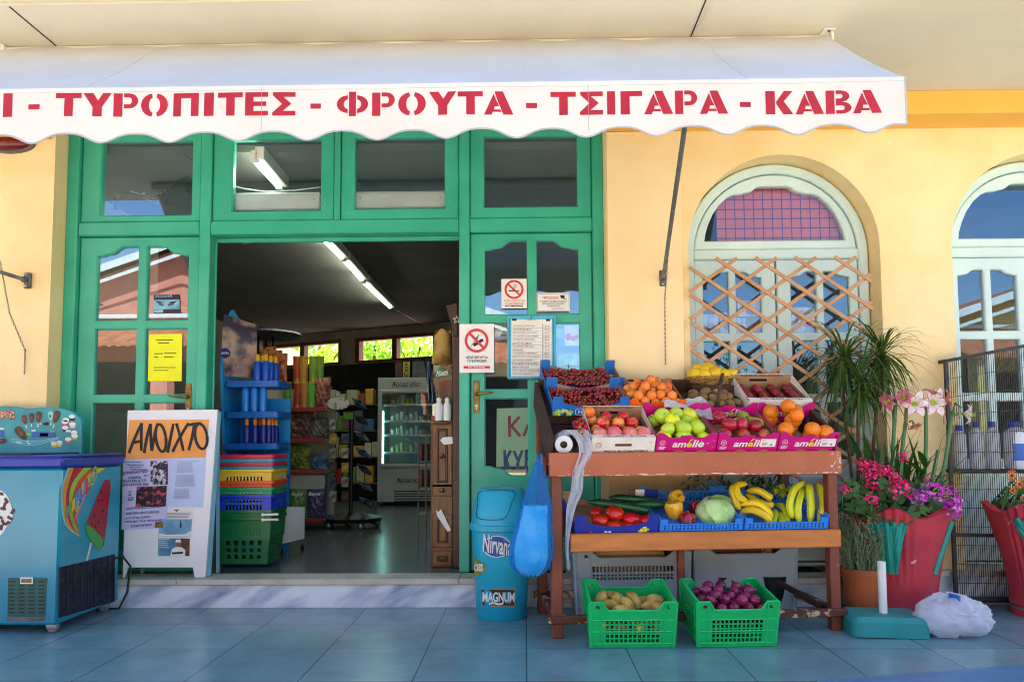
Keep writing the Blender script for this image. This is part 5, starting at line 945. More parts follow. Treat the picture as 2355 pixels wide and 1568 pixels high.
for s_ in ([(538, 275), (542, 420)], [(580, 278), (545, 345)], [(548, 340), (572, 415)], [(600, 280), (628, 345)], [(658, 278), (628, 360), (626, 420)], [(685, 275), (683, 440)], [(685, 280), (705, 285), (712, 320), (690, 345)], [(760, 285), (800, 285)], [(772, 285), (772, 430)], [(830, 330), (806, 420)]): st2(s_, 20, mdb)
tag(q.build('painted_sign', None, W(*Zs(484, 440), Y8)), 'pale green hand painted sign behind the lower panes of the right green door', 'sign')
q = MB(); q.decal(p7((890, 705), (1050, 705), (1050, 985), (888, 985)), P8, mat('sky_blue_poster', '2a88c8', .4, '4aa0d8', 4), .001); q.decal(p7((945, 715), (1045, 708), (1048, 850), (950, 850)), P8, m_white, .002); q.decal(p7(*smooth([(955, 780), (985, 765), (1000, 790), (1030, 775), (1045, 800), (1010, 820), (985, 810), (962, 815)], 3)), P8, mre, .003); q.decal(p7((920, 860), (1050, 860), (1050, 895), (925, 900)), P8, mbl, .002); q.decal(p7((905, 915), (1050, 905), (1050, 985), (905, 985)), P8, mat('sea_green_print', '2aa08a', .4, 'a8e0d8', 14), .002)
q.decal(p7((890, 735), (940, 735), (940, 800), (890, 800)), P8, lw_, .002); tag(q.build('window_poster', None, W(*Z7(890, 985), Y8)), 'blue and white poster with a red mark behind the pane right of the price list', 'poster')
q = MB(); q.decal(p7((475, 740), (530, 742), (505, 790), (468, 792)), P8, m_paper, .002); tag(q.build('paper_scrap', None, W(*Z7(470, 790), Y8)), 'torn white paper scrap stuck behind the pane beside the price list', 'paper scrap')
# ---- red alarm box on the left wall
a = W(30, 330, -.02); q = MB(); q.ball((a.x-.02, -.01, a.z), (.14, .05, .05), mat('dark_red_lens', '6a0f14', .25), 20, 10); t = thing('alarm_box', (a.x, -.0, a.z), 'dark red oval alarm light on the ochre wall at the left edge', 'alarm'); q.build('lens', t)
q = MB(); q.plate([arc(a.x-.02, a.z, .155, 0, 360, 28, .062)[:-1]], -.022, 0, m_steel, .005); q.build('base_plate', t)
# ---- bin
m_bin = mat('turquoise_bin_plastic', '22a8c4', .4, '1c9cba', 2, bump=.05, bsc=200); bcx, bcy = W(1153, 1400, -.28).x, -.28; t = thing('litter_bin', (bcx, bcy, 0), 'turquoise swing-lid litter bin with ice cream stickers', 'bin')
zrm = W(1150, 1212, -.44).z; ztp = W(1150, 1124, -.36).z; rb, rt = .142, .172
def sq(a, t_, z): return 1+.06*abs(math.sin(2*a))**3
q = MB(); q.lathe([(0, 0), (rb-.006, 0), (rb, .008), (rt, zrm-.01), (rt-.01, zrm-.005), (0, zrm-.005)], m_bin, 36, (bcx, bcy, 0), sq); q.build('tub', t)
q = MB(); q.lathe([(rt+.006, zrm-.028), (rt+.012, zrm-.022), (rt+.012, zrm+.004), (rt, zrm+.012), (rt*.97, zrm+.05), (rt*.78, ztp-.012), (rt*.7, ztp), (0, ztp)], m_bin, 36, (bcx, bcy, 0), sq); q.build('lid', t)
def onbin(px_, py_, rr_off=0):
    d = ray(px_, py_); o_ = Vector((0, -D, H)); 
    s_ = 4.0
    for _ in range(40):
        p_ = o_+d*s_; rr = math.hypot(p_.x-bcx, p_.y-bcy); z = p_.z
        if z < zrm: rad = rb+(rt-rb)*max(0, z-.008)/(zrm-.018)
        elif z < zrm+.05: rad = rt
        else: rad = rt*.97+(rt*.78-rt*.97)*(z-zrm-.05)/(ztp-.012-zrm-.05)
        a_ = math.atan2(p_.y-bcy, p_.x-bcx); rad = rad*sq(a_, 0, z)+rr_off; s_ += (rr-rad)*.24
    return o_+d*s_
def bdecal(q, pts, m, off):
    P = [onbin(x, y, off) for x, y in pts]; c = sum(P, Vector())/len(P); cc = onbin(sum(x for x, y in pts)/len(pts), sum(y for x, y in pts)/len(pts), off); n = len(P); q.add(P+[cc], [(i, (i+1) % n, n) for i in range(n)], m)
Z8 = zc(1040, 1000, 2.8)
def dens(pts, k=5): return [(a[0]+(b_[0]-a[0])*i/k, a[1]+(b_[1]-a[1])*i/k) for a, b_ in zip(pts, pts[1:]+pts[:1]) for i in range(k)]
def btext(q, st_, x0, y0, x1, y1, m, off, bold=0, sh=0, sk=0):
    vs, fs, _ = text2d(st_, bold, sh); q.add([onbin(*Z8(x0+(x1-x0)*u, y1+(y0-y1)*v+sk*u), off) for u, v in vs], fs, m)
q = MB(); fl = [Z8(*a) for a in smooth([(372, 560), (600, 556), (585, 640), (545, 735), (480, 752), (380, 748), (345, 720), (355, 640)], 3)]
P = [onbin(x, y, .002) for x, y in fl]; q.tube(P+[P[0]], .0016, m_black, 5, False); q.build('swing_flap', t)
def lay(q, poly, m, off):    # curved sticker laid in strips
    xs = [a[0] for a in poly]; 
    from mathutils.geometry import tessellate_polygon as tp
    bdecal(q, [Z8(*a) for a in dens(poly, 3)], m, off)
q = MB(); el = [(484+98*math.cos(a), 935+75*math.sin(a)) for a in [2*math.pi*i/28 for i in range(28)]]; lay(q, el, m_white, .0025); lay(q, [(484+(x-484)*.93, 935+(y-935)*.92) for x, y in el], mat('deep_blue_print', '23489c', .35, '6f9ad0', 14, .45, .75), .0035)
btext(q, 'Nirvana', 388, 848, 585, 972, mdb, .0042, .07, .15, 30); btext(q, 'Nirvana', 388, 848, 585, 972, m_white, .0052, .02, .15, 30); q.build('sticker', t, label='oval blue sticker reading Nirvana')
q = MB(); lay(q, [(376, 1220), (612, 1222), (608, 1346), (382, 1342)], mat('gold_print', 'b8862a', .4), .0025); lay(q, [(378, 1230), (606, 1232), (602, 1338), (384, 1334)], mat('dark_chocolate_print', '3a1612', .4), .0033); btext(q, 'MAGNUM', 386, 1244, 606, 1312, m_white, .0045, .03, 0, 4); btext(q, '~', 430, 1312, 530, 1336, m_white, .0045, .02); q.build('sticker', t, label='brown sticker reading MAGNUM')
q = MB(); lay(q, smooth([(328, 1020), (345, 1018), (365, 1040), (402, 1050), (404, 1112), (368, 1122), (350, 1135), (330, 1130)], 2), mat('olive_gold_print', '8a8a2a', .45), .0025); btext(q, 'OSS', 330, 1052, 388, 1104, m_white, .004, .04); q.build('sticker', t, label='olive sticker ending in OSS')
# ================================================================ fruit stall
sA, sB = G(1270, 1470), G(1940, 1450)
sw = (sB-sA).length; S = Matrix.Translation(sA) @ Matrix.Rotation(math.atan2(sB.y-sA.y, sB.x-sA.x), 4, 'Z'); SI = S.inverted(); SN = S.to_3x3() @ Vector((0, 1, 0))
def SL(px_, py_, yl=0): return SI @ onp(px_, py_, S @ Vector((0, yl, 0)), SN)
def zs(y, yl=0): return SL(1600, y, yl).z
def xs_(x, y=1100, yl=0): return SL(x, y, yl).x
def chipped(name, c, c2, chip, amt, st=(1, 1, 1), sc=9):
    m = mat(name, c, .5, c2, 5, .3, .7, 7, .12, 50, st=st); t = m.node_tree; N = t.nodes.new; L = t.links.new; b_ = t.nodes['Principled BSDF']
    old = b_.inputs['Base Color'].links[0].from_socket; tc = N('ShaderNodeTexCoord'); no = N('ShaderNodeTexNoise'); no.inputs['Scale'].default_value = sc; no.inputs['Detail'].default_value = 9; no.inputs['Roughness'].default_value = .7; L(tc.outputs['Object'], no.inputs[0])
    mr = N('ShaderNodeMapRange'); L(no.outputs[0], mr.inputs[0]); mr.inputs[1].default_value = amt; mr.inputs[2].default_value = amt+.02
    mx = N('ShaderNodeMix'); mx.data_type = 'RGBA'; L(mr.outputs[0], mx.inputs[0]); L(old, mx.inputs[6]); mx.inputs[7].default_value = lin(chip); L(mx.outputs[2], b_.inputs[0]); return m
m_stb = chipped('terracotta_painted_board', 'b45f3c', 'a5532f', 'd8c4b4', .70, sc=14); m_stl = chipped('red_brown_painted_leg', '8a4028', '6f2f1c', 'c8b4a4', .68, sc=16); m_rail = chipped('flaking_brown_rail', '6a3020', '4a2016', 'c0a880', .54, sc=11)
m_sh = mat('orange_varnished_board', 'cc7830', .4, 'b06426', 4, .3, .7, 6, .1, 60, st=(1, 8, 8)); m_stk = mat('dark_stall_timber', '4a2a1e', .7, '38201a', 6, .3, .7, 5, .1, 40)
stall = thing('fruit_stall', S @ Vector((sw/2, .3, 0)), 'terracotta painted wooden stall carrying tilted trays of fruit over a lower vegetable shelf', 'stall')
def sb(name, x0, x1, y0, y1, z0, z1, m, b_=.005, par=None): q = MB(); q.X = S; q.box(x0, x1, y0, y1, z0, z1, m, b_); return q.build(name, par or stall)
zb0, zb1 = zs(1092), zs(1038)
fbd = sb('front_board', -.012, sw+.01, -.022, .01, zb0, zb1, m_stb)
q = MB(); q.X = S; rg = random.Random(17); m_chip = mat('bare_chipped_wood', 'e0cdbc', .8, 'b89a84', 30)
for i in range(110):
    if i < 80: cx, cz, rx, rz = rg.uniform(.02, sw-.02), zb0+abs(rg.gauss(0, .004)), rg.uniform(.004, .03), rg.uniform(.0015, .005)
    elif i < 98: cx, cz, rx, rz = sw-abs(rg.gauss(0, .03)), rg.uniform(zb0, zb1), rg.uniform(.002, .008), rg.uniform(.002, .008)
    else: cx, cz, rx, rz = rg.uniform(.0, sw), rg.uniform(zb0, zb1), rg.uniform(.001, .004), rg.uniform(.001, .003)
    q.flat([(min(sw+.009, max(-.01, cx+rx*math.cos(a)*rg.uniform(.6, 1.3))), -.0226-.00004*i*.1, min(zb1-.003, max(zb0+.003, cz+rz*math.sin(a)*rg.uniform(.5, 1.4)))) for a in [k*.7 for k in range(9)]], m_chip)
q.build('bare_wood_chips', fbd)
lw = .055
sb('leg', .0, lw+.004, .012, .065, .0, zb1-.01, m_stl); sb('leg', sw-lw, sw, .012, .065, .0, zb1-.01, m_stl); sb('leg', .0, lw, .56, .61, .0, 1.2, m_stl); sb('leg', sw-lw, sw, .56, .61, .0, 1.2, m_stl)
xm = xs_(1598); sb('leg', xm-.018, xm+.018, .25, .29, .06, .5, m_stl)
sb('rail', -.02, sw+.02, -.012, .03, .075, .115, m_rail); sb('rail', -.02, sw+.02, .59, .63, .075, .115, m_rail); sb('rail', .01, .05, .07, .56, .08, .12, m_rail); sb('rail', sw-.05, sw-.01, .07, .56, .08, .12, m_rail)
q = MB(); q.X = S; q.tube([(sw-.06, .1, .1), (sw-.19, .5, .2)], .018, m_stk, 4); q.build('brace', stall)
zsh0, zsh1 = zs(1264, -.03), zs(1222, -.03); xsh0, xsh1 = xs_(1308, 1240), xs_(1927, 1240)
sb('shelf_board', xsh0, xsh1, -.035, -.008, zsh0, zsh1, m_sh, .006)
TH2 = R(15); T2 = S @ Matrix.Translation((0, -.008, zsh1)) @ Matrix.Rotation(TH2, 4, 'X')
q = MB(); q.X = T2; q.box(lw, sw-lw, 0, .5, -.02, -.002, m_stk, .003); q.build('lower_shelf', stall)
TH = R(28); T1 = S @ Matrix.Translation((0, .014, zb1-.003)) @ Matrix.Rotation(TH, 4, 'X')
q = MB(); q.X = T1
for i in range(9): q.box(.02, sw-.03, .01+i*.075, .07+i*.075, -.02, -.002, m_stk, .003)
q.build('slatted_top', stall)
q = MB(); q.X = T1; q.box(-.012, .012, .0, .68, -.06, .1, m_stk, .004); q.build('side_panel', stall); q = MB(); q.X = T1; q.box(sw-.03, sw-.006, .0, .68, -.06, .1, m_stk, .004); q.build('side_panel', stall)
q = MB(); q.X = T1; q.box(.012, sw-.03, .66, .68, -.02, .12, m_stk, .004); q.build('back_panel', stall)
q = MB(); q.X = S; q.box(.02, .4, .5, .72, .9, 1.245, m_stk, .004); q.build('support_block', stall)
# ---- trays
def fr(T, s, x, n=0): return T @ Matrix.Translation((x, s, n))
def ftxt(q, st_, x0, y, z0, w_, h, m, bold=.02, sh=0): q.ftext(st_, (x0, y, z0), (1, 0, 0), (0, 0, h), m, bold, sh, w_)
m_kraft = mat('brown_cardboard', 'a9825e', .8, '98724f', 9); m_mag = mat('magenta_printed_card', 'd00a80', .4, 'c00876', 5); m_wcard = mat('white_printed_card', 'e8e4dc', .5, 'dcd6cc', 6); m_bcard = mat('blue_printed_card', '1a6fc8', .45, '1762b4', 5); m_ocard = mat('orange_printed_card', 'e8601c', .45, 'd85414', 5); m_ncard = mat('royal_blue_printed_card', '1c2fa0', .45, '182a90', 5)
m_lm = mat('leaf_green_print', '9ac81e', .5); m_yl = mat('lemon_yellow_print', 'f0d820', .5)
def tray(kind, T, s0, x0, w_, d_, h, lab, mo, mi, loc=None):
    M = fr(T, s0, x0); t = thing(kind, M @ Vector((w_/2, d_/2, 0)), lab, 'tray'); return t, M
def carton(kind, T, s0, x0, w_, d_, h, lab, mo, mi=m_kraft, dipf=0, tabs=False, dipm=None, hb=None):
    "open box: front and back can have a curved dip and corner posts"
    t, M = tray(kind, T, s0, x0, w_, d_, h, lab, mo, mi); hb = hb or h
    def fb(hh):
        if tabs: return [(0, 0), (w_, 0), (w_, hh+.035), (w_-.055, hh+.035), (w_-.055, hh)]+[(w_-.055-(w_-.11)*i/10, hh-dipf*math.sin(math.pi*i/10)) for i in range(1, 10)]+[(.055, hh), (.055, hh+.035), (0, hh+.035)]
        if dipf: return [(0, 0), (w_, 0), (w_, hh+.012), (w_-.03, hh+.012), (w_-.07, hh-dipf), (w_*.62, hh-dipf), (w_*.6, hh-dipf+.012), (w_*.4, hh-dipf+.012), (w_*.38, hh-dipf), (.07, hh-dipf), (.03, hh+.012), (0, hh+.012)]
        return rect(0, 0, w_, hh)
    for nm, y, hh in (('front_wall', 0, h), ('back_wall', d_, hb)):
        q = MB(); q.X = M; sg = 1 if y == 0 else -1
        q.plate([fb(hh)], y, y+.003*sg, mo); q.plate([inset(fb(hh), .0015)], y+.0032*sg, y+.006*sg, mi if nm == 'front_wall' or dipm is None else dipm); q.build(nm, t)
    for x in (0, w_): q = MB(); q.X = M; sg = 1 if x == 0 else -1; q.box(x, x+.003*sg, .006, d_-.006, 0, h-.01, mo, 0); q.box(x+.003*sg, x+.006*sg, .006, d_-.006, .003, h-.012, mi, 0); q.build('side_wall', t)
    q = MB(); q.X = M; q.box(.004, w_-.004, .004, d_-.004, .001, .006, mi, 0); q.build('base', t)
    return t, M
def amelie(x0, x1, lab, sticker):
    w_ = x1-x0; d_ = .305; h = .1; t, M = carton('fruit_carton', T1, .0, x0, w_, d_, h, lab, m_mag, m_kraft, .016, False, m_mag, .128)
    for nm, y, zo in (('print', -.0012, 0), ('rear_print', d_-.0075, .03)):
        q = MB(); q.X = M; k = w_/.30
        for mm, bo, e in ((m_white, .02, 0),): ftxt(q, 'am', .08*k, y, .03+zo, .07*k, .026, mm, .03, .2); ftxt(q, 'lie', .178*k, y, .03+zo, .06*k, .042, mm, .03, .2)
        ftxt(q, 'e', .1515*k, y, .03+zo, .025*k, .026, m_yl, .03, .2); q.plate([[(.157*k, .059+zo), (.164*k, .061+zo), (.184*k, .078+zo), (.17*k, .076+zo)]], y-.0002, y, m_yl)
        for cx in (.12, .235):
            if zo == 0: q.plate([[(cx*k+.034*math.cos(R(a)), .0+.011*math.sin(R(a))) for a in range(0, 181, 15)]], y-.0004, y, m_lm)
            else: q.plate([smooth([(cx*k-.06, .02), (cx*k-.03, .034), (cx*k+.0, .03), (cx*k+.01, .018), (cx*k-.025, .022)], 3)], y-.0004, y, m_lm)
        if zo == 0:
            q.plate([arc(.032, .055, .015, 0, 360, 16)[:-1], arc(.032, .055, .0128, 0, 360, 16)[:-1]], y-.0004, y, m_white); ftxt(q, '20', .024, y, .05, .015, .009, m_white, .02)
            for i in range(3): q.box(.014, .052-i*.004, y-.0004, y, .03-i*.006, .033-i*.006, m_white, 0)
            if sticker: q.box(w_-.095, w_-.012, y-.0008, y, .03, .075, m_paper, 0); ftxt(q, 'LOT 20', w_-.088, y-.0012, .064, .02, .005, m_red, .01); [q.box(w_-.085, w_-.055-i*.004, y-.001, y-.0008, .05-i*.006, .052-i*.006, m_ink, 0) for i in range(3)]; q.box(w_-.04, w_-.03, y-.001, y-.0008, .038, .046, m_steel, 0)
            else:
                for (a, c, e, f) in ((-.085, -.08, .068, .07), (-.085, -.083, .062, .07), (-.02, -.015, .068, .07), (-.017, -.015, .062, .07), (-.085, -.08, .03, .032), (-.02, -.015, .03, .032), (-.055, -.04, .05, .053)): q.box(w_+a, w_+c, y-.0004, y, e, f, m_white, 0)
        q.build(nm, t)
    return t, M
xa = [xs_(1509), xs_(1650), xs_(1791), xs_(1928)]
am = [amelie(xa[0], xa[1]-.006, 'magenta carton of green and yellow apples on the front of the stall', False), amelie(xa[1], xa[2]-.006, 'magenta carton of red apples and green pears, middle one of the three magenta cartons', True), amelie(xa[2], xa[3]-.004, 'magenta carton of oranges at the right end of the stall', True)]
def paco(T, s0, x0, w_, lab, d_=.31):
    h = .085; t, M = carton('fruit_carton', T, s0, x0, w_, d_, h, lab, m_wcard, m_kraft, 0, hb=.12)
    for nm, y, yd_ in (('print', -.0012, 1), ('rear_print', d_-.0075, 0)):
        q = MB(); q.X = M
        if yd_: q.plate([rrect(w_*.36, .038, w_*.63, .052, .006)], y-.0004, y, mat('hand_hole_brown', '6a3a24', .8)); q.plate([arc(.035, .045, .016, 0, 360, 18)[:-1], arc(.035, .045, .0145, 0, 360, 18)[:-1]], y-.0004, y, m_redsh); q.plate([arc(.037, .043, .008, 0, 360, 12)[:-1], arc(.037, .043, .0066, 0, 360, 12)[:-1]], y-.0004, y, m_redsh); q.plate([[(.026, .055), (.036, .058), (.035, .053)]], y-.0005, y, mre); q.plate([[(.04, .055), (.048, .058), (.046, .053)]], y-.0005, y, mre); q.plate([[(w_-.03, .058), (w_-.02, .063), (w_-.015, .056), (w_-.022, .06)]], y-.0005, y, m_redsh); ftxt(q, 'PACO EL CONFITERO', w_*.2, y, .003, w_*.7, .012, m_ink, .03)
        else: ftxt(q, 'PACO EL CONFITERO', w_*.15, y, .106, w_*.7, .009, m_ink, .02); q.plate([rrect(w_*.3, .075, w_*.6, .09, .006)], y-.0004, y, m_black)
        q.build(nm, t)
    q = MB(); q.X = M; q.box(.0, w_, -.001, .03, h, h+.003, m_wcard, 0); q.ftext('PACO EL CONFITERO', (w_*.85, .024, h+.0035), (-1, 0, 0), (0, -.018, 0), m_ink, .02, 0, w_*.68); q.build('top_flap', t)
    for x in (0, w_): q = MB(); q.X = M; q.flat([(x, .0, h), (x, d_, .12), (x, d_, h-.02)], m_wcard); q.build('side_gusset', t)
    return t, M
xp0 = xs_(1361); pc1 = paco(T1, .0, xp0, xa[0]-.006-xp0, 'white printed carton of nectarines and peaches on the front of the stall')
def xr2(px_, s): # local x of a pixel on the tilted top at slope distance s
    p = SL(px_, 920, .02+s*math.cos(TH)); return p.x
T1U = T1 @ Matrix.Translation((0, 0, .055))
q = MB(); q.X = T1; q.box(.014, sw-.032, .325, .65, -.001, .053, m_stk, .004); q.build('upper_tier', stall)
pc2 = paco(T1U, .335, xr2(1712, .33), xr2(1855, .33)-xr2(1712, .33), 'white printed carton of dark red plums in rows at the back right of the stall', .30)
def blue_tray(s0, n, lab, x0, x1, front):
    w_ = x1-x0; d_ = .27; h = .075; M0 = T1 @ Matrix.Translation((0, 0, n)); t, M = carton('cherry_tray', M0, s0, x0, w_, d_, h, lab, m_bcard, m_kraft, .03, True, m_kraft)
    for px_ in (.0045, w_-.0595):
        q = MB(); q.X = M; q.box(px_, px_+.055, d_-.0105, d_-.0065, .02, h+.033, m_bcard, 0); q.build('corner_tab', t)
    if front:
        q = MB(); q.X = M; q.plate([rrect(w_*.30, .002, w_*.64, .042, .012), rrect(w_*.307, .004, w_*.633, .04, .011)], -.0016, -.0012, m_white); ftxt(q, 'Hellenic', w_*.335, -.0012, .01, w_*.28, .022, m_white, .02, .1)
        rg = random.Random(1); mg = [mat('grape_green_a', '9ac83a', .4), mat('grape_green_b', 'c8e06a', .4)]
        for i in range(34): a = rg.uniform(.01, .11); z = rg.uniform(.004, .034*(1-abs(a-.06)/.1)+.008); q.plate([arc(a, z, .0075, 0, 360, 8)[:-1]], -.0022-.0001*i*.1, -.0012, mg[i % 2])
        q.plate([arc(.07, .006, .011, 0, 360, 10)[:-1]], -.0026, -.0012, mat('grape_violet', '4a2a5a', .4)); q.build('print', t)
    return t, M
bx0, bx1 = xr2(1267, .3), xr2(1441, .3)
bt_f = blue_tray(.31, .062, 'lower blue tray of cherries with grapes printed on its front', bx0, bx1, True); bt_b = blue_tray(.585, .06, 'upper blue tray of cherries standing behind the lower blue one', bx0-.005, xr2(1428, .6), False)
ap = carton('fruit_carton', T1U, .32, xr2(1441, .32), xr2(1568, .32)-xr2(1441, .32), .30, .085, 'orange carton heaped with apricots behind the white carton', m_ocard, m_kraft, .012)
# ---- fruit prototypes
def fruit(name, mk, lab, cat): q = MB(); mk(q); return q.build(name, None, (0, 0, 0), lab, cat, ang=70)
used = set()
def put(proto, Mx, lab, grp):
    if proto.name not in used: used.add(proto.name); o = proto; o.matrix_local = Mx; o['label'] = lab; o['group'] = grp; return o
    return dup(proto, Mx, lab, grp)
def spin(rg, tilt=.5): return Euler((rg.uniform(-tilt, tilt), rg.uniform(-tilt, tilt), rg.uniform(0, 6.28))).to_matrix().to_4x4()
def heap(protos, M, w_, d_, z0, r, lab, grp, seed=1, layers=((0, 1.0),), jit=.25, sc=(.9, 1.08), tilt=.6, x0=0, y0=0, skip=0, labs=None):
    rg = random.Random(seed); pts = []
    for k, (dz, fill) in enumerate(layers):
        ww, dd = w_*fill, d_*fill; nx = max(1, int(ww/(2*r*.96))); ny = max(1, int(dd/(1.74*r)))
        for j in range(ny):
            for i in range(nx-(j % 2 if nx > 1 else 0)):
                if rg.random() < skip: continue
                x = (w_-ww)/2+r+(ww-2*r)*((i+.5*(j % 2))/max(1, nx-1) if nx > 1 else .5)+rg.uniform(-jit, jit)*r*.5; y = (d_-dd)/2+r+(dd-2*r)*(j/max(1, ny-1) if ny > 1 else .5)+rg.uniform(-jit, jit)*r*.5
                x = min(max(x, r*1.02), w_-r*1.02); y = min(max(y, r*1.02), d_-r*1.02); pts.append((x0+x, y0+y, z0+r*.95+dz+rg.uniform(-.1, .25)*r))
    for i, p in enumerate(pts):
        k = rg.randrange(len(protos)); put(protos[k], M @ Matrix.Translation(p) @ spin(rg, tilt) @ Matrix.Scale(rg.uniform(*sc), 4), labs[k] if labs else lab, grp if not labs else labs[k].split(' ', 1)[1]+' ('+labs[k].split()[0]+')')
def apple_df(d): return 1-.16*math.exp(-((1-d.z)/.10))-.09*math.exp(-((1+d.z)/.10))-.04*max(0, -d.z)
def peach_df(d): a = math.atan2(d.y, d.x); return 1-.07*math.exp(-(a/.16)**2)-.1*math.exp(-((1-d.z)/.06))
m_cher = mat('dark_cherry_skin', 'a80c20', .16, '6a0814', 30, .35, .65, 2, rnd=.35, coat=.3); m_stem = mat('pale_green_stem', '8a8a3a', .6)
def cherry(q, stem): q.ball((0, 0, 0), (.0115, .0115, .0108), m_cher, 10, 7, None, lambda d: 1-.14*math.exp(-((1-d.z)/.12))); stem and q.tube([(0, 0, .009), (.004, .002, .024), (.012, .004, .036)], .0008, m_stem, 4)
ch = [fruit('cherry', lambda q: cherry(q, True), 'x', 'cherry'), fruit('cherry', lambda q: cherry(q, False), 'x', 'cherry')]
for (t, M), nm, sd in ((bt_f, 'lower blue tray', 1), (bt_b, 'upper blue tray, behind the lower one', 2)):
    w_ = bx1-bx0
    heap(ch, M, w_-.02, .245, .022 if sd == 1 else .03, .0118, 'dark red cherry heaped in the '+nm, 'cherries in the '+nm, sd, ((.012, 1),), .9, tilt=1.6, x0=.01, y0=.012, skip=.3)
    q = MB(); q.X = M; q.surf(lambda u, v: (.008+(w_-.016)*u, .008+.25*v, .024+.006*math.sin(u*40)*math.sin(v*31)), 30, 20, mat('packed_cherry_layer', '6a0c18', .3, '38060c', 60)); b_ = q.build('cherry_layer', None, M @ Vector((w_/2, .13, .024)), 'dark mass of cherries under the top layer of the '+nm, 'cherries', kind='stuff')
m_apr = mat('apricot_skin', 'f09038', .55, 'e06a24', 9, .4, .75, 3, .06, 300, rnd=.12, sss=.12)
apr = fruit('apricot', lambda q: q.ball((0, 0, 0), (.0265, .0265, .0275), m_apr, 16, 11, None, peach_df), 'x', 'apricot')
wA = xr2(1568, .32)-xr2(1441, .32); heap([apr], ap[1], wA-.016, .285, .016, .027, 'orange apricot heaped in the orange carton', 'apricots in the orange carton', 4, ((.02, 1), (.052, .8), (.085, .45)), .5, x0=.008, y0=.008)
m_nec = mat('nectarine_skin', 'c8182a', .25, 'f6b04a', 12, .46, .62, 3, rnd=.25, coat=.2); m_pch = mat('peach_skin', 'd0606a', .8, 'f0b080', 12, .45, .7, 3, .1, 400, rnd=.2)
nec = fruit('nectarine', lambda q: q.ball((0, 0, 0), (.035, .035, .035), m_nec, 18, 12, None, peach_df), 'x', 'nectarine'); pch = fruit('peach', lambda q: q.ball((0, 0, 0), (.039, .039, .036), m_pch, 18, 12, None, peach_df), 'x', 'peach')
wP = xa[0]-.006-xp0
heap([nec], pc1[1], wP-.02, .20, .012, .035, 'red and yellow nectarine in the back half of the white carton', 'nectarines in the white carton', 5, ((0, 1), (.042, .72)), .4, tilt=1.4, x0=.01, y0=.10)
heap([pch], pc1[1], wP-.02, .12, .022, .038, 'dusky pink peach in the front row of the white carton', 'peaches in the white carton', 6, ((.012, 1),), .3, tilt=1.2, x0=.01, y0=.004)
put(fruit('peach', lambda q: q.ball((0, 0, 0), (.034, .034, .033), mat('orange_peach_skin', 'f08a2a', .6, 'e0501c', 8, .5, .8, 3), 18, 12, None, peach_df), 'x', 'peach'), pc1[1] @ Matrix.Translation((.03, .27, .105)) @ Euler((.6, .3, 0)).to_matrix().to_4x4(), 'single orange peach on top at the back left corner of the white carton', None) if False else None
o_ = fruit('peach', lambda q: q.ball((0, 0, 0), (.034, .034, .033), mat('orange_peach_skin', 'f08a2a', .6, 'e0501c', 8, .5, .8, 3), 18, 12, None, peach_df), 'single orange peach on top at the back left corner of the white carton', 'peach'); o_.matrix_local = pc1[1] @ Matrix.Translation((.03, .27, .1))
def apple(name, c1, c2, r, coat=.25): m = mat(name+'_apple_skin', c1, .28, c2, 7, .45, .75, 4, rnd=.12, coat=coat); return fruit('apple', lambda q: (q.ball((0, 0, 0), (r, r, r*.92), m, 18, 12, None, apple_df), q.tube([(0, 0, r*.72), (.003, .002, r*1.08)], .0016, mbn, 5)), 'x', 'apple')
ag = apple('green', 'c0dc34', 'a0cc28', .042); ay = apple('yellow', 'ecec20', 'dce434', .043); ard = apple('red', 'a41024', '7a0c1c', .041); am_ = apple('mottled', '9a2028', 'd86a4a', .041)
wM = xa[1]-.006-xa[0]
heap([ag, ay], am[0][1], wM-.02, .285, .018, .041, '', '', 7, ((0, 1), (.042, .8)), .4, tilt=.9, x0=.01, y0=.008, labs=['green apple in the left magenta carton', 'yellow apple in the left magenta carton'])
heap([ard, am_], am[1][1], wM*.98-.02, .17, .022, .04, '', '', 9, ((.01, 1), (.05, .8)), .4, tilt=1.2, x0=.01, y0=.004, labs=['red apple in the middle magenta carton', 'mottled red apple in the middle magenta carton'])
heap([ard], am[1][1], wM*.42, .13, .04, .04, 'deep red apple at the back left of the middle magenta carton', 'deep red apples at the back left of the middle carton', 10, ((.02, 1),), .3, tilt=.9, x0=.008, y0=.14)
m_pear = mat('green_pear_skin', '8aa82a', .35, 'a8b83a', 8, rnd=.1); pear = fruit('pear', lambda q: (q.lathe([(0, -.036), (.018, -.034), (.032, -.018), (.033, 0), (.026, .022), (.016, .042), (.011, .056), (0, .06)], m_pear, 18), q.tube([(0, 0, .056), (.004, 0, .074)], .0017, mbn, 5)), 'x', 'pear')
heap([pear], am[1][1], wM*.55, .15, .03, .034, 'green pear at the back right of the middle magenta carton', 'pears in the middle magenta carton', 11, ((.015, 1),), .3, tilt=1.3, x0=wM*.42, y0=.135)
m_orng = mat('orange_peel', 'ec8412', .38, 'e47408', 6, bump=.18, bsc=420, rnd=.08); orng = fruit('orange', lambda q: (q.ball((0, 0, 0), (.043, .043, .041), m_orng, 18, 12, None, lambda d: 1-.05*math.exp(-((1-d.z)/.03))), q.ball((0, 0, .0398), (.0035, .0035, .0015), mat('orange_navel', '6a5a1a', .8), 6, 4)), 'x', 'orange')
heap([orng], am[2][1], wM*.72, .29, .016, .042, 'ripe orange piled in the right magenta carton', 'oranges piled in the right magenta carton', 12, ((0, 1), (.05, 1), (.1, .62)), .35, tilt=1.4, x0=.008, y0=.008)
o_ = dup(orng, am[2][1] @ Matrix.Translation((xa[3]-xa[2]-.055, .05, .085)), 'single orange apart at the front right corner of the right magenta carton'); o_['group'] = ''; del o_['group']
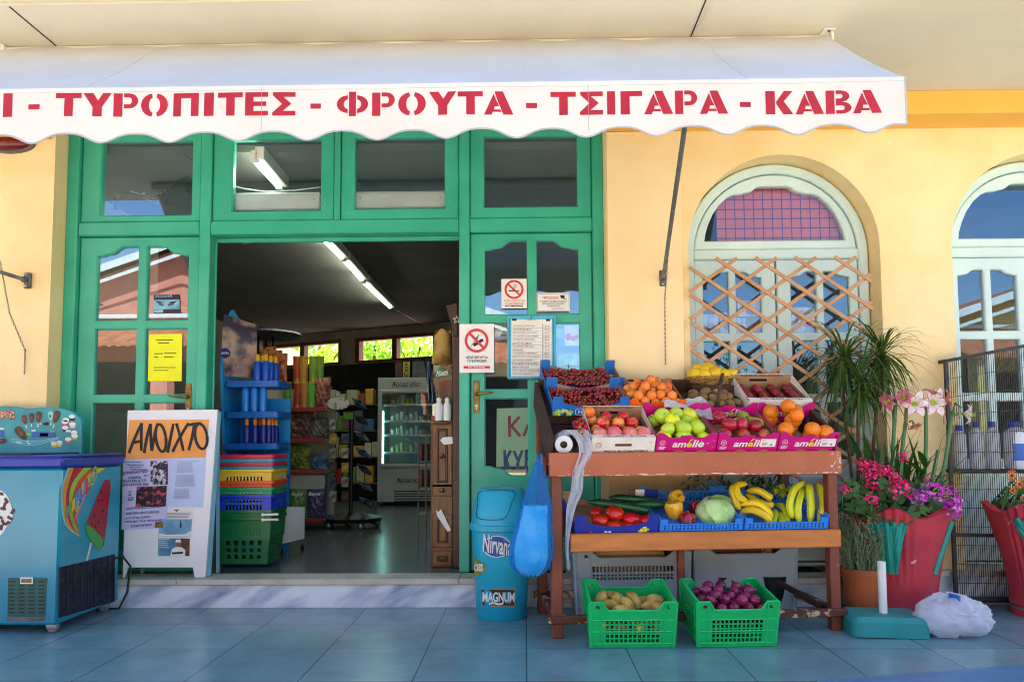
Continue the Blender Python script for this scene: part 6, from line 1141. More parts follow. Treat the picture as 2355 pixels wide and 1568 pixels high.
q = MB(); q.X = am[2][1]; q.surf(lambda u, v: (wM*.68+.09*u, .08+.2*v, .02+.03*math.sin(u*7+v*3)*math.sin(v*8)+.02), 12, 14, mat('black_bin_film', '14151c', .3)); tag(q.build('black_bag', None, am[2][1] @ Vector((wM*.75, .18, .03))), 'crumpled black bag at right inside the carton of oranges', 'bag')
m_plum = mat('dark_plum_skin', 'a01024', .3, '6a0a1a', 14, rnd=.25, coat=.2); plum = fruit('plum', lambda q: q.ball((0, 0, 0), (.027, .027, .031), m_plum, 16, 11, None, peach_df), 'x', 'plum'); rg = random.Random(5); wp2 = xr2(1855, .33)-xr2(1712, .33)
for c_ in range(4):
    for r_ in range(6): put(plum, pc2[1] @ Matrix.Translation((.045+c_*(wp2-.09)/3, .03+r_*.043, .045+rg.uniform(0, .004))) @ spin(rg, .8), 'dark red plum in one of four neat rows in the white carton at the back', 'plums in four rows')
# kiwis in a wicker basket, lemons in another
m_wick = mat('woven_wicker', 'b08a4a', .7, '7a5a2a', 40, .4, .6, 3, .6, 120, st=(1, 1, 3)); m_wickd = mat('dark_woven_wicker', '4a3420', .7, '2c1d10', 40, .4, .6, 3, .6, 120)
def basket_oval(name, c, rx, ry, h, m, lab, handle=None):
    t = thing(name, c, lab, 'basket'); q = MB(); X = Matrix.Translation(c) @ Matrix.Rotation(math.atan2(sB.y-sA.y, sB.x-sA.x), 4, 'Z') @ Matrix.Diagonal((rx, ry, 1, 1)); q.X = X
    q.lathe([(0, 0), (.7, 0), (.88, h*.45), (1, h), (.95, h), (.83, h*.45), (.66, .012), (0, .012)], m, 40, fn=lambda a, u, z: 1+.012*math.sin(a*40+z*200)); q.build('bowl', t)
    q = MB(); q.X = X; q.tube([(.985*math.cos(a), .985*math.sin(a), h+.004*math.sin(a*30)) for a in [2*math.pi*i/60 for i in range(61)]], .0, m, 4, False) if False else None
    q.X = Matrix.Translation(c) @ Matrix.Rotation(math.atan2(sB.y-sA.y, sB.x-sA.x), 4, 'Z'); n = 90; q.tube([(rx*.98*math.cos(2*math.pi*i/n)+.0, ry*.98*math.sin(2*math.pi*i/n), h+.003*math.sin(i*2.1)) for i in range(n+1)], .009, m, 7, False); q.build('rim', t)
    if handle: q = MB(); q.X = Matrix.Translation(c) @ Matrix.Rotation(math.atan2(sB.y-sA.y, sB.x-sA.x), 4, 'Z'); q.tube(smooth(handle, 5, False), .0085, m_wickd, 8); q.build('handle', t)
    return t
kc = T1 @ Vector((xr2(1632, .42), .42, .0)); kc.z += .0; kx = xr2(1632, .42)
kM = T1 @ Matrix.Translation((kx, .45, .045)); wk = .32
tk = thing('kiwi_basket', kM @ Vector((0, 0, 0)), 'dark low wicker basket of kiwi fruit with an arched handle', 'basket'); q = MB(); q.X = kM @ Matrix.Diagonal((.175, .11, 1, 1)); q.lathe([(0, 0), (.85, 0), (1, .05), (.96, .05), (.8, .01), (0, .01)], m_wickd, 40, fn=lambda a, u, z: 1+.015*math.sin(a*40)); q.build('bowl', tk)
q = MB(); q.X = kM; q.tube(smooth([(-.005, -.1, .04), (-.0, -.085, .11), (.03, -.03, .185), (.055, .03, .19), (.07, .09, .1)], 6, False), .0085, m_wickd, 8); q.build('handle', tk)
m_kiwi = mat('brown_kiwi_skin', '937448', .85, '745a36', 30, .35, .65, 5, .3, 350, rnd=.12); kiwi = fruit('kiwi_fruit', lambda q: q.ball((0, 0, 0), (.034, .026, .026), m_kiwi, 16, 11), 'x', 'kiwi fruit'); rg = random.Random(3)
for i, (x, y, z) in enumerate([(-.13, -.05, .045), (-.085, -.07, .05), (-.03, -.075, .05), (.03, -.075, .05), (.085, -.06, .048), (.13, -.04, .045), (-.11, 0, .06), (-.06, -.02, .07), (0, -.03, .066), (.05, -.02, .07), (.1, 0, .062), (-.09, .05, .06), (-.03, .04, .075), (.04, .04, .072), (.09, .05, .06), (.0, .075, .06)]): put(kiwi, kM @ Matrix.Translation((x, y, z)) @ Euler((rg.uniform(-.4, .4), rg.uniform(-.6, .6), rg.uniform(0, 3))).to_matrix().to_4x4(), 'brown kiwi fruit in the dark low wicker basket', 'kiwi fruit in the dark basket')
lc = S @ SL(1638, 888, .56); lc = S @ Vector((SL(1638, 888, .56).x, .56, SL(1638, 888, .56).z))
basket_oval('lemon_basket', lc, .165, .11, .045, m_wick, 'pale oval wicker basket of lemons at the back of the stall')
m_lem = mat('lemon_peel', 'f0c810', .4, 'e4b808', 6, bump=.15, bsc=350, rnd=.06); lem = fruit('lemon', lambda q: q.lathe([(0, -.048), (.007, -.045), (.014, -.038), (.032, -.024), (.039, 0), (.032, .024), (.014, .038), (.009, .046), (0, .05)], m_lem, 18), 'x', 'lemon'); rg = random.Random(8)
for i, (x, y, z) in enumerate([(-.1, -.03, .05), (-.055, -.055, .045), (.0, -.05, .052), (.055, -.05, .045), (.1, -.02, .05), (-.105, .02, .055), (-.04, -.01, .075), (.03, 0, .062), (.07, .03, .055), (-.02, .04, .095), (-.075, .03, .085), (.02, .05, .06)]): put(lem, Matrix.Translation(lc+Vector((x*1.05, y, z+.016))) @ Euler((rg.uniform(.6, 2.4), rg.uniform(-.6, .6), rg.uniform(0, 6))).to_matrix().to_4x4(), 'yellow lemon in the pale oval wicker basket', 'lemons in the pale basket')
q = MB(); q.X = S; zl = SL(1638, 888, .56).z; q.box(SL(1580, 888, .56).x, SL(1695, 888, .56).x, .46, .66, zl-.2, zl-.001, m_stk, .003); q.build('basket_shelf', stall)
# paper wrap lying over the cartons
m_wrap = film('white_wrapping_film', 'eef2fa', .8, .35)
q = MB(); q.X = T1; xw0, xw1 = xs_(1556), xs_(1672); ctl = lambda u, v: (xw0+(xw1-xw0)*u,   .27+.09*v-(.10*(1-v)*max(0, u-.45)*1.5), .128+.022*math.sin(u*5+1)*math.sin(v*4)+.006*math.sin(u*21+v*9)+.004*math.sin(v*27-u*8)-.06*(1-v)*max(0, u-.3))
q.surf(ctl, 28, 16, m_wrap); tag(q.build('wrapping_sheet', None, T1 @ Vector(((xw0+xw1)/2, .28, .1))), 'white plastic wrapping sheet lying across the backs of the magenta cartons', 'plastic sheet')
# strawberries
m_straw = mat('strawberry_skin', 'c8101c', .3, 'a00a14', 20, .4, .6, 3, .3, 260, rnd=.15); m_cal = mat('strawberry_leaf', '8aa84a', .7)
def strawb(q):
    q.lathe([(0, -.022), (.006, -.019), (.013, -.006), (.016, .006), (.012, .013), (0, .014)], m_straw, 12)
    for k in range(6): a = k*1.047; q.flat([(0, 0, .014), (.005*math.cos(a-.5), .005*math.sin(a-.5), .0155), (.014*math.cos(a), .014*math.sin(a), .013), (.005*math.cos(a+.5), .005*math.sin(a+.5), .0155)], m_cal)
sbr = fruit('strawberry', strawb, 'x', 'strawberry'); xs0 = xs_(1338); pn = T1 @ Matrix.Translation((xs0-.015, .05, 0)); tp_ = thing('strawberry_punnet', pn @ Vector((.04, .09, 0)), 'small clear punnet of strawberries squeezed beside the white carton', 'punnet'); q = MB(); q.X = pn; q.plate([rect(0, 0, .075, .19), inset(rect(0, 0, .075, .19), .003)], 0, .06, glass('clear_punnet', .12), mapf=lambda a, d, c: (a, c, d)); q.build('tub', tp_)
heap([sbr], pn, .085, .21, .02, .0155, 'red strawberry in the small clear punnet', 'strawberries in the punnet', 13, ((0, 1), (.022, .95), (.042, .8)), .5, tilt=1.4, x0=-.004, y0=-.01)
# roll of plastic bags and the trailing film
rp_ = S @ Vector((SL(1296, 1022, .02).x, .02, SL(1296, 1022, .02).z)); t = thing('bag_roll', rp_, 'roll of white plastic bags lying on the stall, its film trailing down', 'bag roll'); m_roll = mat('white_plastic_roll', 'dfe3ea', .35); q = MB(); q.X = Matrix.Translation(rp_) @ Matrix.Rotation(R(-84), 4, 'X')
q.lathe([(.019, 0), (.045, 0), (.047, .006), (.047, .2), (.019, .2)], m_roll, 28, cap=False); q.lathe([(.0185, .001), (.0185, .19)], m_kraft, 16, cap=False); q.lathe([(0, .05), (.0185, .05)], m_black, 16, cap=False); q.build('roll', t)
path = [(1302, 1000, .06), (1322, 988, .05), (1342, 1010, .0), (1345, 1045, -.03), (1330, 1085, -.035), (1325, 1130, -.035), (1312, 1170, -.04), (1306, 1220, -.05), (1304, 1270, -.05), (1308, 1310, -.05)]; wds = [.06, .07, .055, .045, .04, .036, .03, .018, .012, .006]
P = [S @ Vector((SL(x, y, yl).x, yl, SL(x, y, yl).z)) for x, y, yl in path]; P = [Vector(p) for p in smooth([tuple(p) for p in P], 4, False)]; wd = [a[0] for a in smooth([(w_, 0) for w_ in wds], 4, False)]; sx = S.to_3x3() @ Vector((1, 0, 0)); sy = SN
q = MB(); q.surf(lambda u, v: tuple(P[min(len(P)-1, int(round(v*(len(P)-1))))]+sx*((u-.5)*2*wd[min(len(P)-1, int(round(v*(len(P)-1))))]*.75)+sy*(.012*math.sin(u*9+v*14)+.006*math.sin(u*21-v*30))), 14, len(P)-1, m_wrap); q.build('film', t)
# ---- vegetables on the lower shelf
def plastic_tray(x0, x1, lab):
    w_ = x1-x0; d_ = .4; h = .05; m = mat('blue_lattice_plastic', '2f88ea', .4, '287cd8', 4); t = thing('lattice_tray', T2 @ Vector(((x0+x1)/2, .2, 0)), lab, 'tray'); M = T2 @ Matrix.Translation((x0, .005, 0))
    def lat(w2, hh, mapf, nm):
        q = MB(); q.X = M; holes = []; n = int(w2/.022)
        for i in range(n): c = .02+(w2-.04)*(i+.5)/n; e = (w2-.04)/n*.36; holes.append([(c-e, hh*.3), (c, hh*.3-.006+.0), (c+e, hh*.3), (c+e*.2, hh*.55), (c+e, hh*.8), (c, hh*.8+.004), (c-e, hh*.8), (c-e*.2, hh*.55)])
        q.plate([[(0, 0), (w2, 0), (w2, hh+.025), (w2-.045, hh+.025), (w2-.045, hh), (.045, hh), (.045, hh+.025), (0, hh+.025)]]+holes, 0, .006, m, mapf=mapf); q.build(nm, t)
    lat(w_, h-.012, lambda a, d, c: (a, d, c), 'front_wall'); lat(w_, h+.03, lambda a, d, c: (a, d_-d, c), 'back_wall'); lat(d_, h, lambda a, d, c: (d, a, c), 'side_wall'); lat(d_, h, lambda a, d, c: (w_-d, a, c), 'side_wall')
    q = MB(); q.X = M; q.box(.006, w_-.006, .006, d_-.006, .001, .006, m, 0); q.build('base', t); return t, M
x1t, x2t, x3t, x4t = xs_(1320, 1200), xs_(1514, 1200), xs_(1709, 1200), xs_(1903, 1200)
tt = carton('vegetable_carton', T2, .0, x1t, x2t-x1t-.006, .4, .055, 'royal blue carton of tomatoes and cucumbers on the lower shelf', m_ncard, m_kraft, .025, True)
q = MB(); q.X = tt[1]; wT = x2t-x1t-.006
for i in range(12): q.plate([arc(wT-.1+.009*(i % 5)+.012*(i//5), .006+.009*(i//5), .006, 0, 360, 8)[:-1]], -.0016-.0001*(i % 3), -.0012, m_yl if i % 3 else m_lm)
for c in (.08, .16, .18): q.plate([arc(c, .002, .008, 0, 180, 8)], -.0016, -.0012, mre if c < .1 else m_white)
q.build('print', tt[0])
lat1 = plastic_tray(x2t, x3t-.004, 'blue lattice tray with a cabbage and peppers on the lower shelf'); lat2 = plastic_tray(x3t, x4t, 'blue lattice tray of bananas at the right end of the lower shelf')
m_tom = mat('tomato_skin', 'e82412', .18, 'cc180c', 5, rnd=.12, coat=.3); tom = fruit('tomato', lambda q: (q.ball((0, 0, 0), (.043, .043, .036), m_tom, 20, 12, None, lambda d: (1-.12*math.exp(-((1-d.z)/.1)))*(1+.02*math.cos(5*math.atan2(d.y, d.x))*(1-d.z*d.z))), [q.flat([(0, 0, .0325), (.004*math.cos(a-.6), .004*math.sin(a-.6), .034), (.016*math.cos(a), .016*math.sin(a), .036), (.004*math.cos(a+.6), .004*math.sin(a+.6), .034)], mat('tomato_calyx', '4a6a1e', .7)) for a in [k*1.257 for k in range(5)]]), 'x', 'tomato'); rg = random.Random(2)
def at2(px_, py_, yl, r=0): p = SL(px_, py_, yl); return S @ Vector((p.x, yl, p.z))
for (u, v, yl, s_) in ((1380, 1197, .1, 1), (1413, 1181, .14, 1.15), (1412, 1212, .06, 1), (1452, 1195, .1, 1.05), (1484, 1199, .1, .95), (1442, 1212, .07, .8), (1468, 1210, .07, .8), (1395, 1212, .12, .8), (1490, 1212, .06, .7), (1370, 1180, .2, .8)): put(tom, Matrix.Translation(at2(u, v, yl)) @ spin(rg, .3) @ Matrix.Scale(s_*1.08, 4), 'red tomato in the royal blue carton', 'tomatoes in the royal blue carton')
m_cuc = mat('cucumber_skin', '14421e', .3, '1f5a28', 12, .4, .7, 4, .25, 90, st=(1, 1, 1))
for k, (a, c, lab) in enumerate((((1350, 1153, .2), (1498, 1176, .16), 'front cucumber lying across the tomatoes carton'), ((1400, 1144, .26), (1520, 1156, .24), 'rear cucumber, topmost in the tomatoes carton'), ((1425, 1163, .24), (1535, 1160, .2), 'cucumber lying between the other two in the tomatoes carton'))):
    A_, B2 = at2(*a), at2(*c); q = MB(); n = 12; q.tube([A_+(B2-A_)*(i/n)+Vector((0, 0, .006*math.sin(math.pi*i/n))) for i in range(n+1)], [.004, .016]+[.0225+.0012*math.sin(i*2.2) for i in range(n-3)]+[.017, .005], m_cuc, 12); q.build('cucumber', None, (A_+B2)/2, lab, 'cucumber', 'cucumbers')
def pepper(c, r, h, m, rot, lab):
    t = thing('bell_pepper', c, lab, 'pepper'); X = Matrix.Translation(c) @ rot; q = MB(); q.X = X; q.lathe([(0, -.5*h), (.5*r, -.52*h), (.85*r, -.35*h), (.95*r, 0), (1.02*r, .3*h), (.85*r, .47*h), (.4*r, .5*h), (.12*r, .42*h), (0, .41*h)], m, 32, fn=lambda a, u, z: 1+.09*math.cos(4*a)*(1-.3*u)+.03*math.cos(3*a+1)); q.build('flesh', t)
    q = MB(); q.X = X; q.tube([(0, 0, .41*h), (0, .002, .55*h), (.008, .004, .72*h)], [.01, .006, .007], m_stem, 8); q.build('stem', t)
m_yp = mat('yellow_pepper_skin', 'f0b808', .18, 'e8a808', 4, coat=.4); m_rp = mat('red_pepper_skin', 'b80c20', .18, '900818', 4, coat=.4)
pepper(at2(1553, 1145, .22), .04, .08, m_yp, Euler((R(60), R(30), 0)).to_matrix().to_4x4(), 'upper yellow pepper, resting on the other one'); pepper(at2(1550, 1172, .14), .046, .095, m_yp, Euler((R(10), R(-12), 0)).to_matrix().to_4x4(), 'lower yellow pepper in the lattice tray'); pepper(at2(1580, 1196, .08), .04, .07, m_rp, Euler((R(-25), R(5), 0)).to_matrix().to_4x4(), 'red pepper lying with stalk up, left of the cabbage'); pepper(at2(1598, 1168, .24), .04, .08, m_rp, Euler((R(70), R(40), 0)).to_matrix().to_4x4(), 'dark red pepper half hidden behind the cabbage')
m_cab = mat('cabbage_leaf', 'd8efae', .45, 'b4d87c', 5, .35, .65, 8, .35, 14); cb = at2(1644, 1180, .14); t = thing('cabbage', cb, 'round pale green cabbage in the blue lattice tray', 'cabbage'); q = MB(); q.ball((0, 0, 0), (.105, .095, .078), m_cab, 40, 26, None, lambda d: 1+.02*math.sin(6*math.atan2(d.y, d.x)+4*d.z)+.012*math.sin(13*d.x+9*d.z)); q2 = MB(); q2.v = [v+cb for v in q.v]; q2.f, q2.mi, q2.mats = q.f, q.mi, q.mats; q2.build('head', t)
m_vein = mat('cabbage_vein', 'dcecb8', .5)
q = MB()
for k in range(15):
    a = k*.42+.1; pts = []
    for i in range(9):
        th = .25+i*.2; d = Vector((math.sin(th)*math.cos(a+.05*i), math.sin(th)*math.sin(a+.05*i), math.cos(th))); d = Euler((R(62), 0, R(18))).to_matrix() @ d; kk = 1.012+.02*math.sin(6*math.atan2(d.y, d.x)+4*d.z)+.012*math.sin(13*d.x+9*d.z); pts.append(cb+Vector((d.x*.105*kk, d.y*.095*kk, d.z*.078*kk)))
    q.tube(pts, [.0022-.0002*i for i in range(9)], m_vein, 5)
q.build('leaf_vein', t)
for k in range(3):
    a0 = (.3, 2.3, 4.4)[k]; q = MB(); q.X = Matrix.Translation(cb) @ Euler((R(-55), R(20*k-20), a0)).to_matrix().to_4x4()
    q.surf(lambda u, v: tuple(Vector((math.sin((v-.15)*1.7)*math.cos((u-.5)*2.6), math.sin((v-.15)*1.7)*math.sin((u-.5)*2.6), math.cos((v-.15)*1.7))).normalized()*(.1+.006*math.sin(u*22)*v+.012*v**4) for _ in (0,)) if False else (lambda d: (d.x*.112*(1+.04*v**3), d.y*.102*(1+.04*v**3), d.z*.084+.004*math.sin(u*19)*v))(Vector((math.sin(v*1.5)*math.cos((u-.5)*2.4), math.sin(v*1.5)*math.sin((u-.5)*2.4), math.cos(v*1.5)))), 18, 14, m_cab); q.build('outer_leaf', t)
m_ban = mat('banana_skin', 'fcd818', .4, 'f0c810', 7, rnd=.06); m_bang = mat('greenish_banana_skin', 'c8cc2c', .42, 'b0c024', 6, rnd=.06); m_tip = mat('banana_tip', '4a3a14', .8)
def banana(q, P, r, m):
    P = smooth(P, 4, False); n = len(P); q.tube(P, [r*(.35+.65*min(1, i/(n*.18)))*(.3+.7*min(1, (n-1-i)/(n*.16))) for i in range(n)], m, 7); q.ball(P[-1], r*.38, m_tip, 6, 4); q.ball(P[0], r*.42, m_stem, 6, 4)
def bunch(lab, items, m):
    c = at2(*items[0][0]); t = thing('banana_bunch', c, lab, 'bananas', 'banana bunches in the lattice tray')
    for it in items: q = MB(); banana(q, [tuple(at2(*p)) for p in it], .0195 if len(it) < 5 else .018, m); q.build('banana', t)
bunch('bunch of four upright yellow green bananas at the right end of the tray', [[(1848, 1108, .16), (1826, 1125, .12), (1815, 1160, .09), (1822, 1192, .09)], [(1848, 1122, .18), (1840, 1140, .12), (1834, 1170, .08), (1838, 1203, .07)], [(1858, 1112, .16), (1862, 1130, .1), (1864, 1165, .07), (1862, 1203, .07)], [(1878, 1112, .17), (1888, 1132, .12), (1892, 1165, .09), (1880, 1200, .08)]], mat('yellow_green_banana_skin', 'e8e424', .4, 'd4d824', 6, rnd=.06))
bunch('yellow banana bunch lying at the front left of the tray', [[(1702, 1178, .14), (1728, 1172, .08), (1760, 1186, .05), (1772, 1205, .05)], [(1704, 1160, .14), (1735, 1156, .1), (1762, 1172, .08), (1774, 1192, .07)], [(1706, 1142, .2), (1684, 1122, .18), (1690, 1150, .16), (1702, 1172, .14)], [(1716, 1112, .2), (1694, 1116, .17), (1698, 1140, .14), (1718, 1152, .12)]], m_ban)
bunch('yellow banana bunch in the middle, pointing right', [[(1718, 1128, .22), (1744, 1128, .17), (1768, 1142, .13), (1776, 1146, .12)], [(1716, 1136, .24), (1736, 1150, .2), (1764, 1160, .16), (1780, 1158, .15)]], m_ban)
bunch('greenish banana bunch at the back, tips facing out', [[(1792, 1120, .34), (1786, 1126, .28), (1778, 1131, .2)], [(1800, 1118, .34), (1794, 1120, .28), (1790, 1122, .22)], [(1806, 1124, .32), (1800, 1134, .26), (1794, 1142, .18)], [(1816, 1122, .32), (1812, 1128, .28), (1810, 1132, .22)]], m_bang)
bunch('greenish banana bunch standing in the middle of the tray', [[(1784, 1158, .2), (1800, 1165, .16), (1808, 1185, .12), (1808, 1205, .1)], [(1776, 1172, .2), (1782, 1180, .14), (1778, 1195, .1), (1774, 1206, .09)], [(1786, 1180, .2), (1794, 1186, .14), (1798, 1198, .1), (1792, 1207, .09)]], m_bang)
q = MB(); q.X = T2; a = xs_(1497, 1140); q.box(a, a+.13, .36, .37, .05, .1, m_ncard, .002); q.box(a, a+.05, .355, .36, .06, .105, m_paper, .001); tag(q.build('folded_carton', None, T2 @ Vector((a, .36, .05))), 'folded blue and white carton flap behind the cucumbers', 'carton')
# cardboard panel behind the lower shelf, crates under the stall
yb2 = .62; a, c = SL(1398, 1165, yb2), SL(1578, 1085, yb2); q = MB(); q.X = S; q.box(a.x, c.x, yb2, yb2+.2, .12, c.z, mat('tan_cardboard', 'c8a070', .8, 'bc9462', 5), .004); tag(q.build('cardboard_box', None, S @ Vector((a.x, yb2, .12))), 'tall tan cardboard box behind the lower shelf of the stall', 'box')
def crate(name, T, w_, d_, h, m, lab, cat, dipw=.5, dip=.05, slots=None, solid=False, grid=None):
    t = thing(name, T @ Vector((0, 0, 0)), lab, cat)
    def wallf(W2, fb):
        top = [(W2/2, h), (W2/2*.72, h), (W2/2*.58, h-dip), (-W2/2*.58, h-dip), (-W2/2*.72, h), (-W2/2, h)] if fb else [(W2/2, h), (-W2/2, h)]
        lp = [[(-W2/2, 0), (W2/2, 0)]+top]
        if grid:
            nx, nz, zl, zh, fx = grid
            nx = nx if fb else max(4, int(nx*W2/w_*.9)); gw = W2*fx
            for i in range(nx):
                for j in range(nz): x0 = -gw/2+gw*i/nx; z0 = h*zl+h*(zh-zl)*j/nz; lp.append(rect(x0+gw/nx*.16, z0+h*(zh-zl)/nz*.14, x0+gw/nx*.84, z0+h*(zh-zl)/nz*.86))
            if fb: [lp.append([(s_*W2*.40-.018, h-.03), (s_*W2*.40+.014*(1), h-.03), (s_*W2*.40+.0, h-.012), (s_*W2*.40-.012, h-.012)]) for s_ in (-1, 1)]
        return lp
    for nm, fb, f in (('front_wall', 1, lambda a, dd, c: (a*(.95+.05*c/h), dd+.015*(1-c/h), c)), ('back_wall', 1, lambda a, dd, c: (a*(.95+.05*c/h), d_-dd-.015*(1-c/h), c)), ('side_wall', 0, lambda a, dd, c: (-w_/2*(.95+.05*c/h)+dd, d_/2+a*(.95+.05*c/h), c)), ('side_wall', 0, lambda a, dd, c: (w_/2*(.95+.05*c/h)-dd, d_/2+a*(.95+.05*c/h), c))):
        q = MB(); q.X = T; W2 = w_ if fb else d_; q.plate(wallf(W2, fb), 0, .006, m, mapf=f)
        tp = [(W2/2, h), (W2/2*.72, h), (W2/2*.58, h-dip), (-W2/2*.58, h-dip), (-W2/2*.72, h), (-W2/2, h)] if fb else [(W2/2, h), (-W2/2, h)]
        q.tube([f(a, .003, c) for a, c in tp], .0075, m, 6)
        if grid:
            for zz in (.02, h*.36, h*.62): q.tube([f(-W2/2, -.001, zz), f(W2/2, -.001, zz)], .004, m, 5)
            for k in range(9 if fb else 7): xx = -W2/2+W2*k/(8 if fb else 6); (abs(xx) > W2*.33) and q.tube([f(xx, -.001, .01), f(xx, -.001, h-.012)], .005, m, 5)
        q.build(nm, t)
    for sx_ in (-1, 1):
        for yy in (.006, d_-.006): q = MB(); q.X = T; q.tube([(sx_*w_/2*.955, yy+(.012 if yy < .1 else -.012), .004), (sx_*w_/2, yy, h)], .011, m, 7); q.build('corner_post', t)
    q = MB(); q.X = T; q.box(-w_/2*.94, w_/2*.94, .02, d_-.02, .004, .012, m, 0); q.build('base', t); return t
m_gcr = mat('bright_green_plastic', '18c468', .3, '14b45c', 3, bump=.04, bsc=150); m_grey = mat('grey_crate_plastic', 'a2acb4', .5, '929ca8', 3, bump=.05, bsc=80)
def gtr(x0, x1, y): a, c = G(x0, y), G(x1, y-2); return a, c
CT = []
for x0, x1, y, h, lab in ((1358, 1552, 1491, .225, 'bright green slatted crate of potatoes on the ground'), (1604, 1787, 1489, .225, 'bright green slatted crate of red onions on the ground')):
    a, c = G(x0, y), G(x1, y); w_ = (c-a).length+.01; T = Matrix.Translation((a+c)/2) @ Matrix.Rotation(R(3 if x0 > 1500 else 1), 4, 'Z') @ Matrix.Rotation(R(9), 4, 'X'); d_ = .32; CT.append((T, w_, d_)); crate('green_crate', T, w_, d_, h, m_gcr, lab, 'crate', .5, .042, grid=(12, 5, .1, .62, .66))
a, c = G(1338, 1421), G(1578, 1418); T = Matrix.Translation((a+c)/2+Vector((0, .02, 0))) @ Matrix.Rotation(R(4), 4, 'Z'); w_ = (c-a).length*1.12; crate('grey_crate', T, w_, .4, .36, m_grey, 'grey perforated crate under the left half of the stall', 'crate', .5, .035, grid=(22, 2, .55, .8, .72)); q = MB(); q.X = T; q.box(-w_*.3, w_*.3, .06, .3, .1, .355, m_bk, .004); tag(q.build('cardboard_box', None, T @ Vector((0, .2, .1))), 'brown cardboard box inside the grey perforated crate', 'box')
a, c = G(1612, 1412), G(1828, 1408); T = Matrix.Translation((a+c)/2+Vector((0, .02, 0))) @ Matrix.Rotation(R(4), 4, 'Z'); w_ = (c-a).length*1.1; crate('grey_crate', T, w_, .4, .36, m_grey, 'solid grey crate under the right half of the stall', 'crate', .5, .03); q = MB(); q.X = T; q.box(-w_*.3, w_*.3, .06, .3, .1, .36, m_bk, .004); q.ftext('2 20', (-w_*.16, .058, .335), (1, 0, 0), (0, 0, .04), mat('brown_marker', '6a3020', .7), .01, .1, w_*.4); tag(q.build('cardboard_box', None, T @ Vector((0, .2, .1))), 'brown cardboard box with marker numbers inside the solid grey crate', 'box')
q = MB(); q.X = S; q.box(sw-.55, sw-.08, .5, .52, .25, .42, mat('dark_red_board', '5a1c18', .6), .003); tag(q.build('dark_board', None, S @ Vector((sw-.3, .5, .25))), 'dark red board leaning under the stall behind the right leg', 'board')
# potatoes and onions
m_pot = mat('potato_skin', 'd4ac54', .75, '946e2e', 16, .4, .7, 5, .25, 80, rnd=.12); pots = []
for k in range(4):
    rg = random.Random(k); a1, a2, a3 = rg.uniform(0, 6), rg.uniform(0, 6), rg.uniform(0, 6); L_ = (.05, .058, .046, .062)[k]
    pots.append(fruit('potato', lambda q: q.ball((0, 0, 0), (L_, .031, .028), m_pot, 18, 12, None, lambda d: 1+.06*math.sin(3*d.x+a1)+.06*math.sin(4*d.y+a2)+.05*math.sin(5*d.z+a3)), 'x', 'potato'))
T, w_, d_ = CT[0]
heap(pots, T, w_-.05, d_-.03, .0, .038, 'yellow brown potato in the left green crate', 'potatoes in the green crate', 21, ((.04, 1), (.085, 1), (.125, .97)), .5, tilt=.9, x0=-(w_-.05)/2, y0=.015, skip=.1)
m_on = mat('red_onion_skin', '6e1238', .25, 'a03c66', 9, .4, .7, 4, rnd=.2, st=(1, 1, .25)); oni = fruit('red_onion', lambda q: (q.lathe([(0, -.027), (.006, -.026), (.02, -.021), (.029, -.004), (.026, .012), (.015, .022), (.007, .03), (.004, .042), (0, .043)], m_on, 18), q.lathe([(0, -.03), (.005, -.028), (.006, -.025), (0, -.024)], mat('onion_root', 'a88a5a', .9), 8)), 'x', 'onion')
T, w_, d_ = CT[1]
heap([oni], T, w_-.05, d_-.03, .0, .029, 'glossy red onion in the right green crate', 'red onions in the green crate', 22, ((.06, 1), (.105, 1), (.145, .95), (.18, .8)), .6, tilt=1.5, x0=-(w_-.05)/2, y0=.015)
# blue bag hanging from the stall
m_bb = film('blue_bag_film', '52baff', .32, .16, 'bfe8ff'); hk = W(1240, 1052, -.83); t = thing('hanging_bag', hk, 'blue plastic bag full of rubbish hanging from a hook on the stall', 'plastic bag')
prof = [(1238, 1060, .012), (1237, 1090, .03), (1234, 1130, .05), (1230, 1180, .072), (1222, 1240, .094), (1218, 1285, .098), (1218, 1312, .07), (1220, 1324, .02)]
pp = [(W(u, v, -.83), r_) for u, v, r_ in prof]; ss = smooth([(p.x, p.y, p.z, r_) for p, r_ in pp], 4, False)
def bagf(u, v):
    k = v*(len(ss)-1); i = min(len(ss)-2, int(k)); f = k-i; x, y, z, r_ = [ss[i][j]*(1-f)+ss[i+1][j]*f for j in range(4)]; a = 2*math.pi*u
    rr = r_*(1+.13*math.sin(5*a+v*3)*(1-.5*v)+.10*abs(math.sin(4.5*a-v*4+math.sin(v*9)))+.05*abs(math.sin(9.5*a+3*math.sin(v*7)))-.04*abs(math.sin(v*16+3*math.sin(2*a)))*v+.06*math.sin(3*a+v*8)*v+.02*math.sin(23*a+v*20)); return (x+rr*math.cos(a), y+rr*.75*math.sin(a), z+.006*math.sin(7*a)*v)
q = MB(); q.surf(bagf, 110, 80, m_bb, True)
for sx_ in (-.008, .01): q.surf(lambda u, v: tuple(hk+Vector((sx_+.006*math.sin(u*6)+(u-.5)*.016, (u-.5)*.01, .02-.075*v))), 6, 6, m_bb); q.build('bag_skin', t)
q = MB(); q.surf(lambda u, v: (lambda p: (p[0]*.78+(W(1222, 1240, -.83).x)*.22+.0, p[1]*.78-.83*.22, p[2]))(bagf(u, .38+.58*v)), 24, 16, mat('rubbish_mix', '5ad0e8', .5, 'd8f8f0', 9, .35, .65, 4), True); q.build('contents', t)
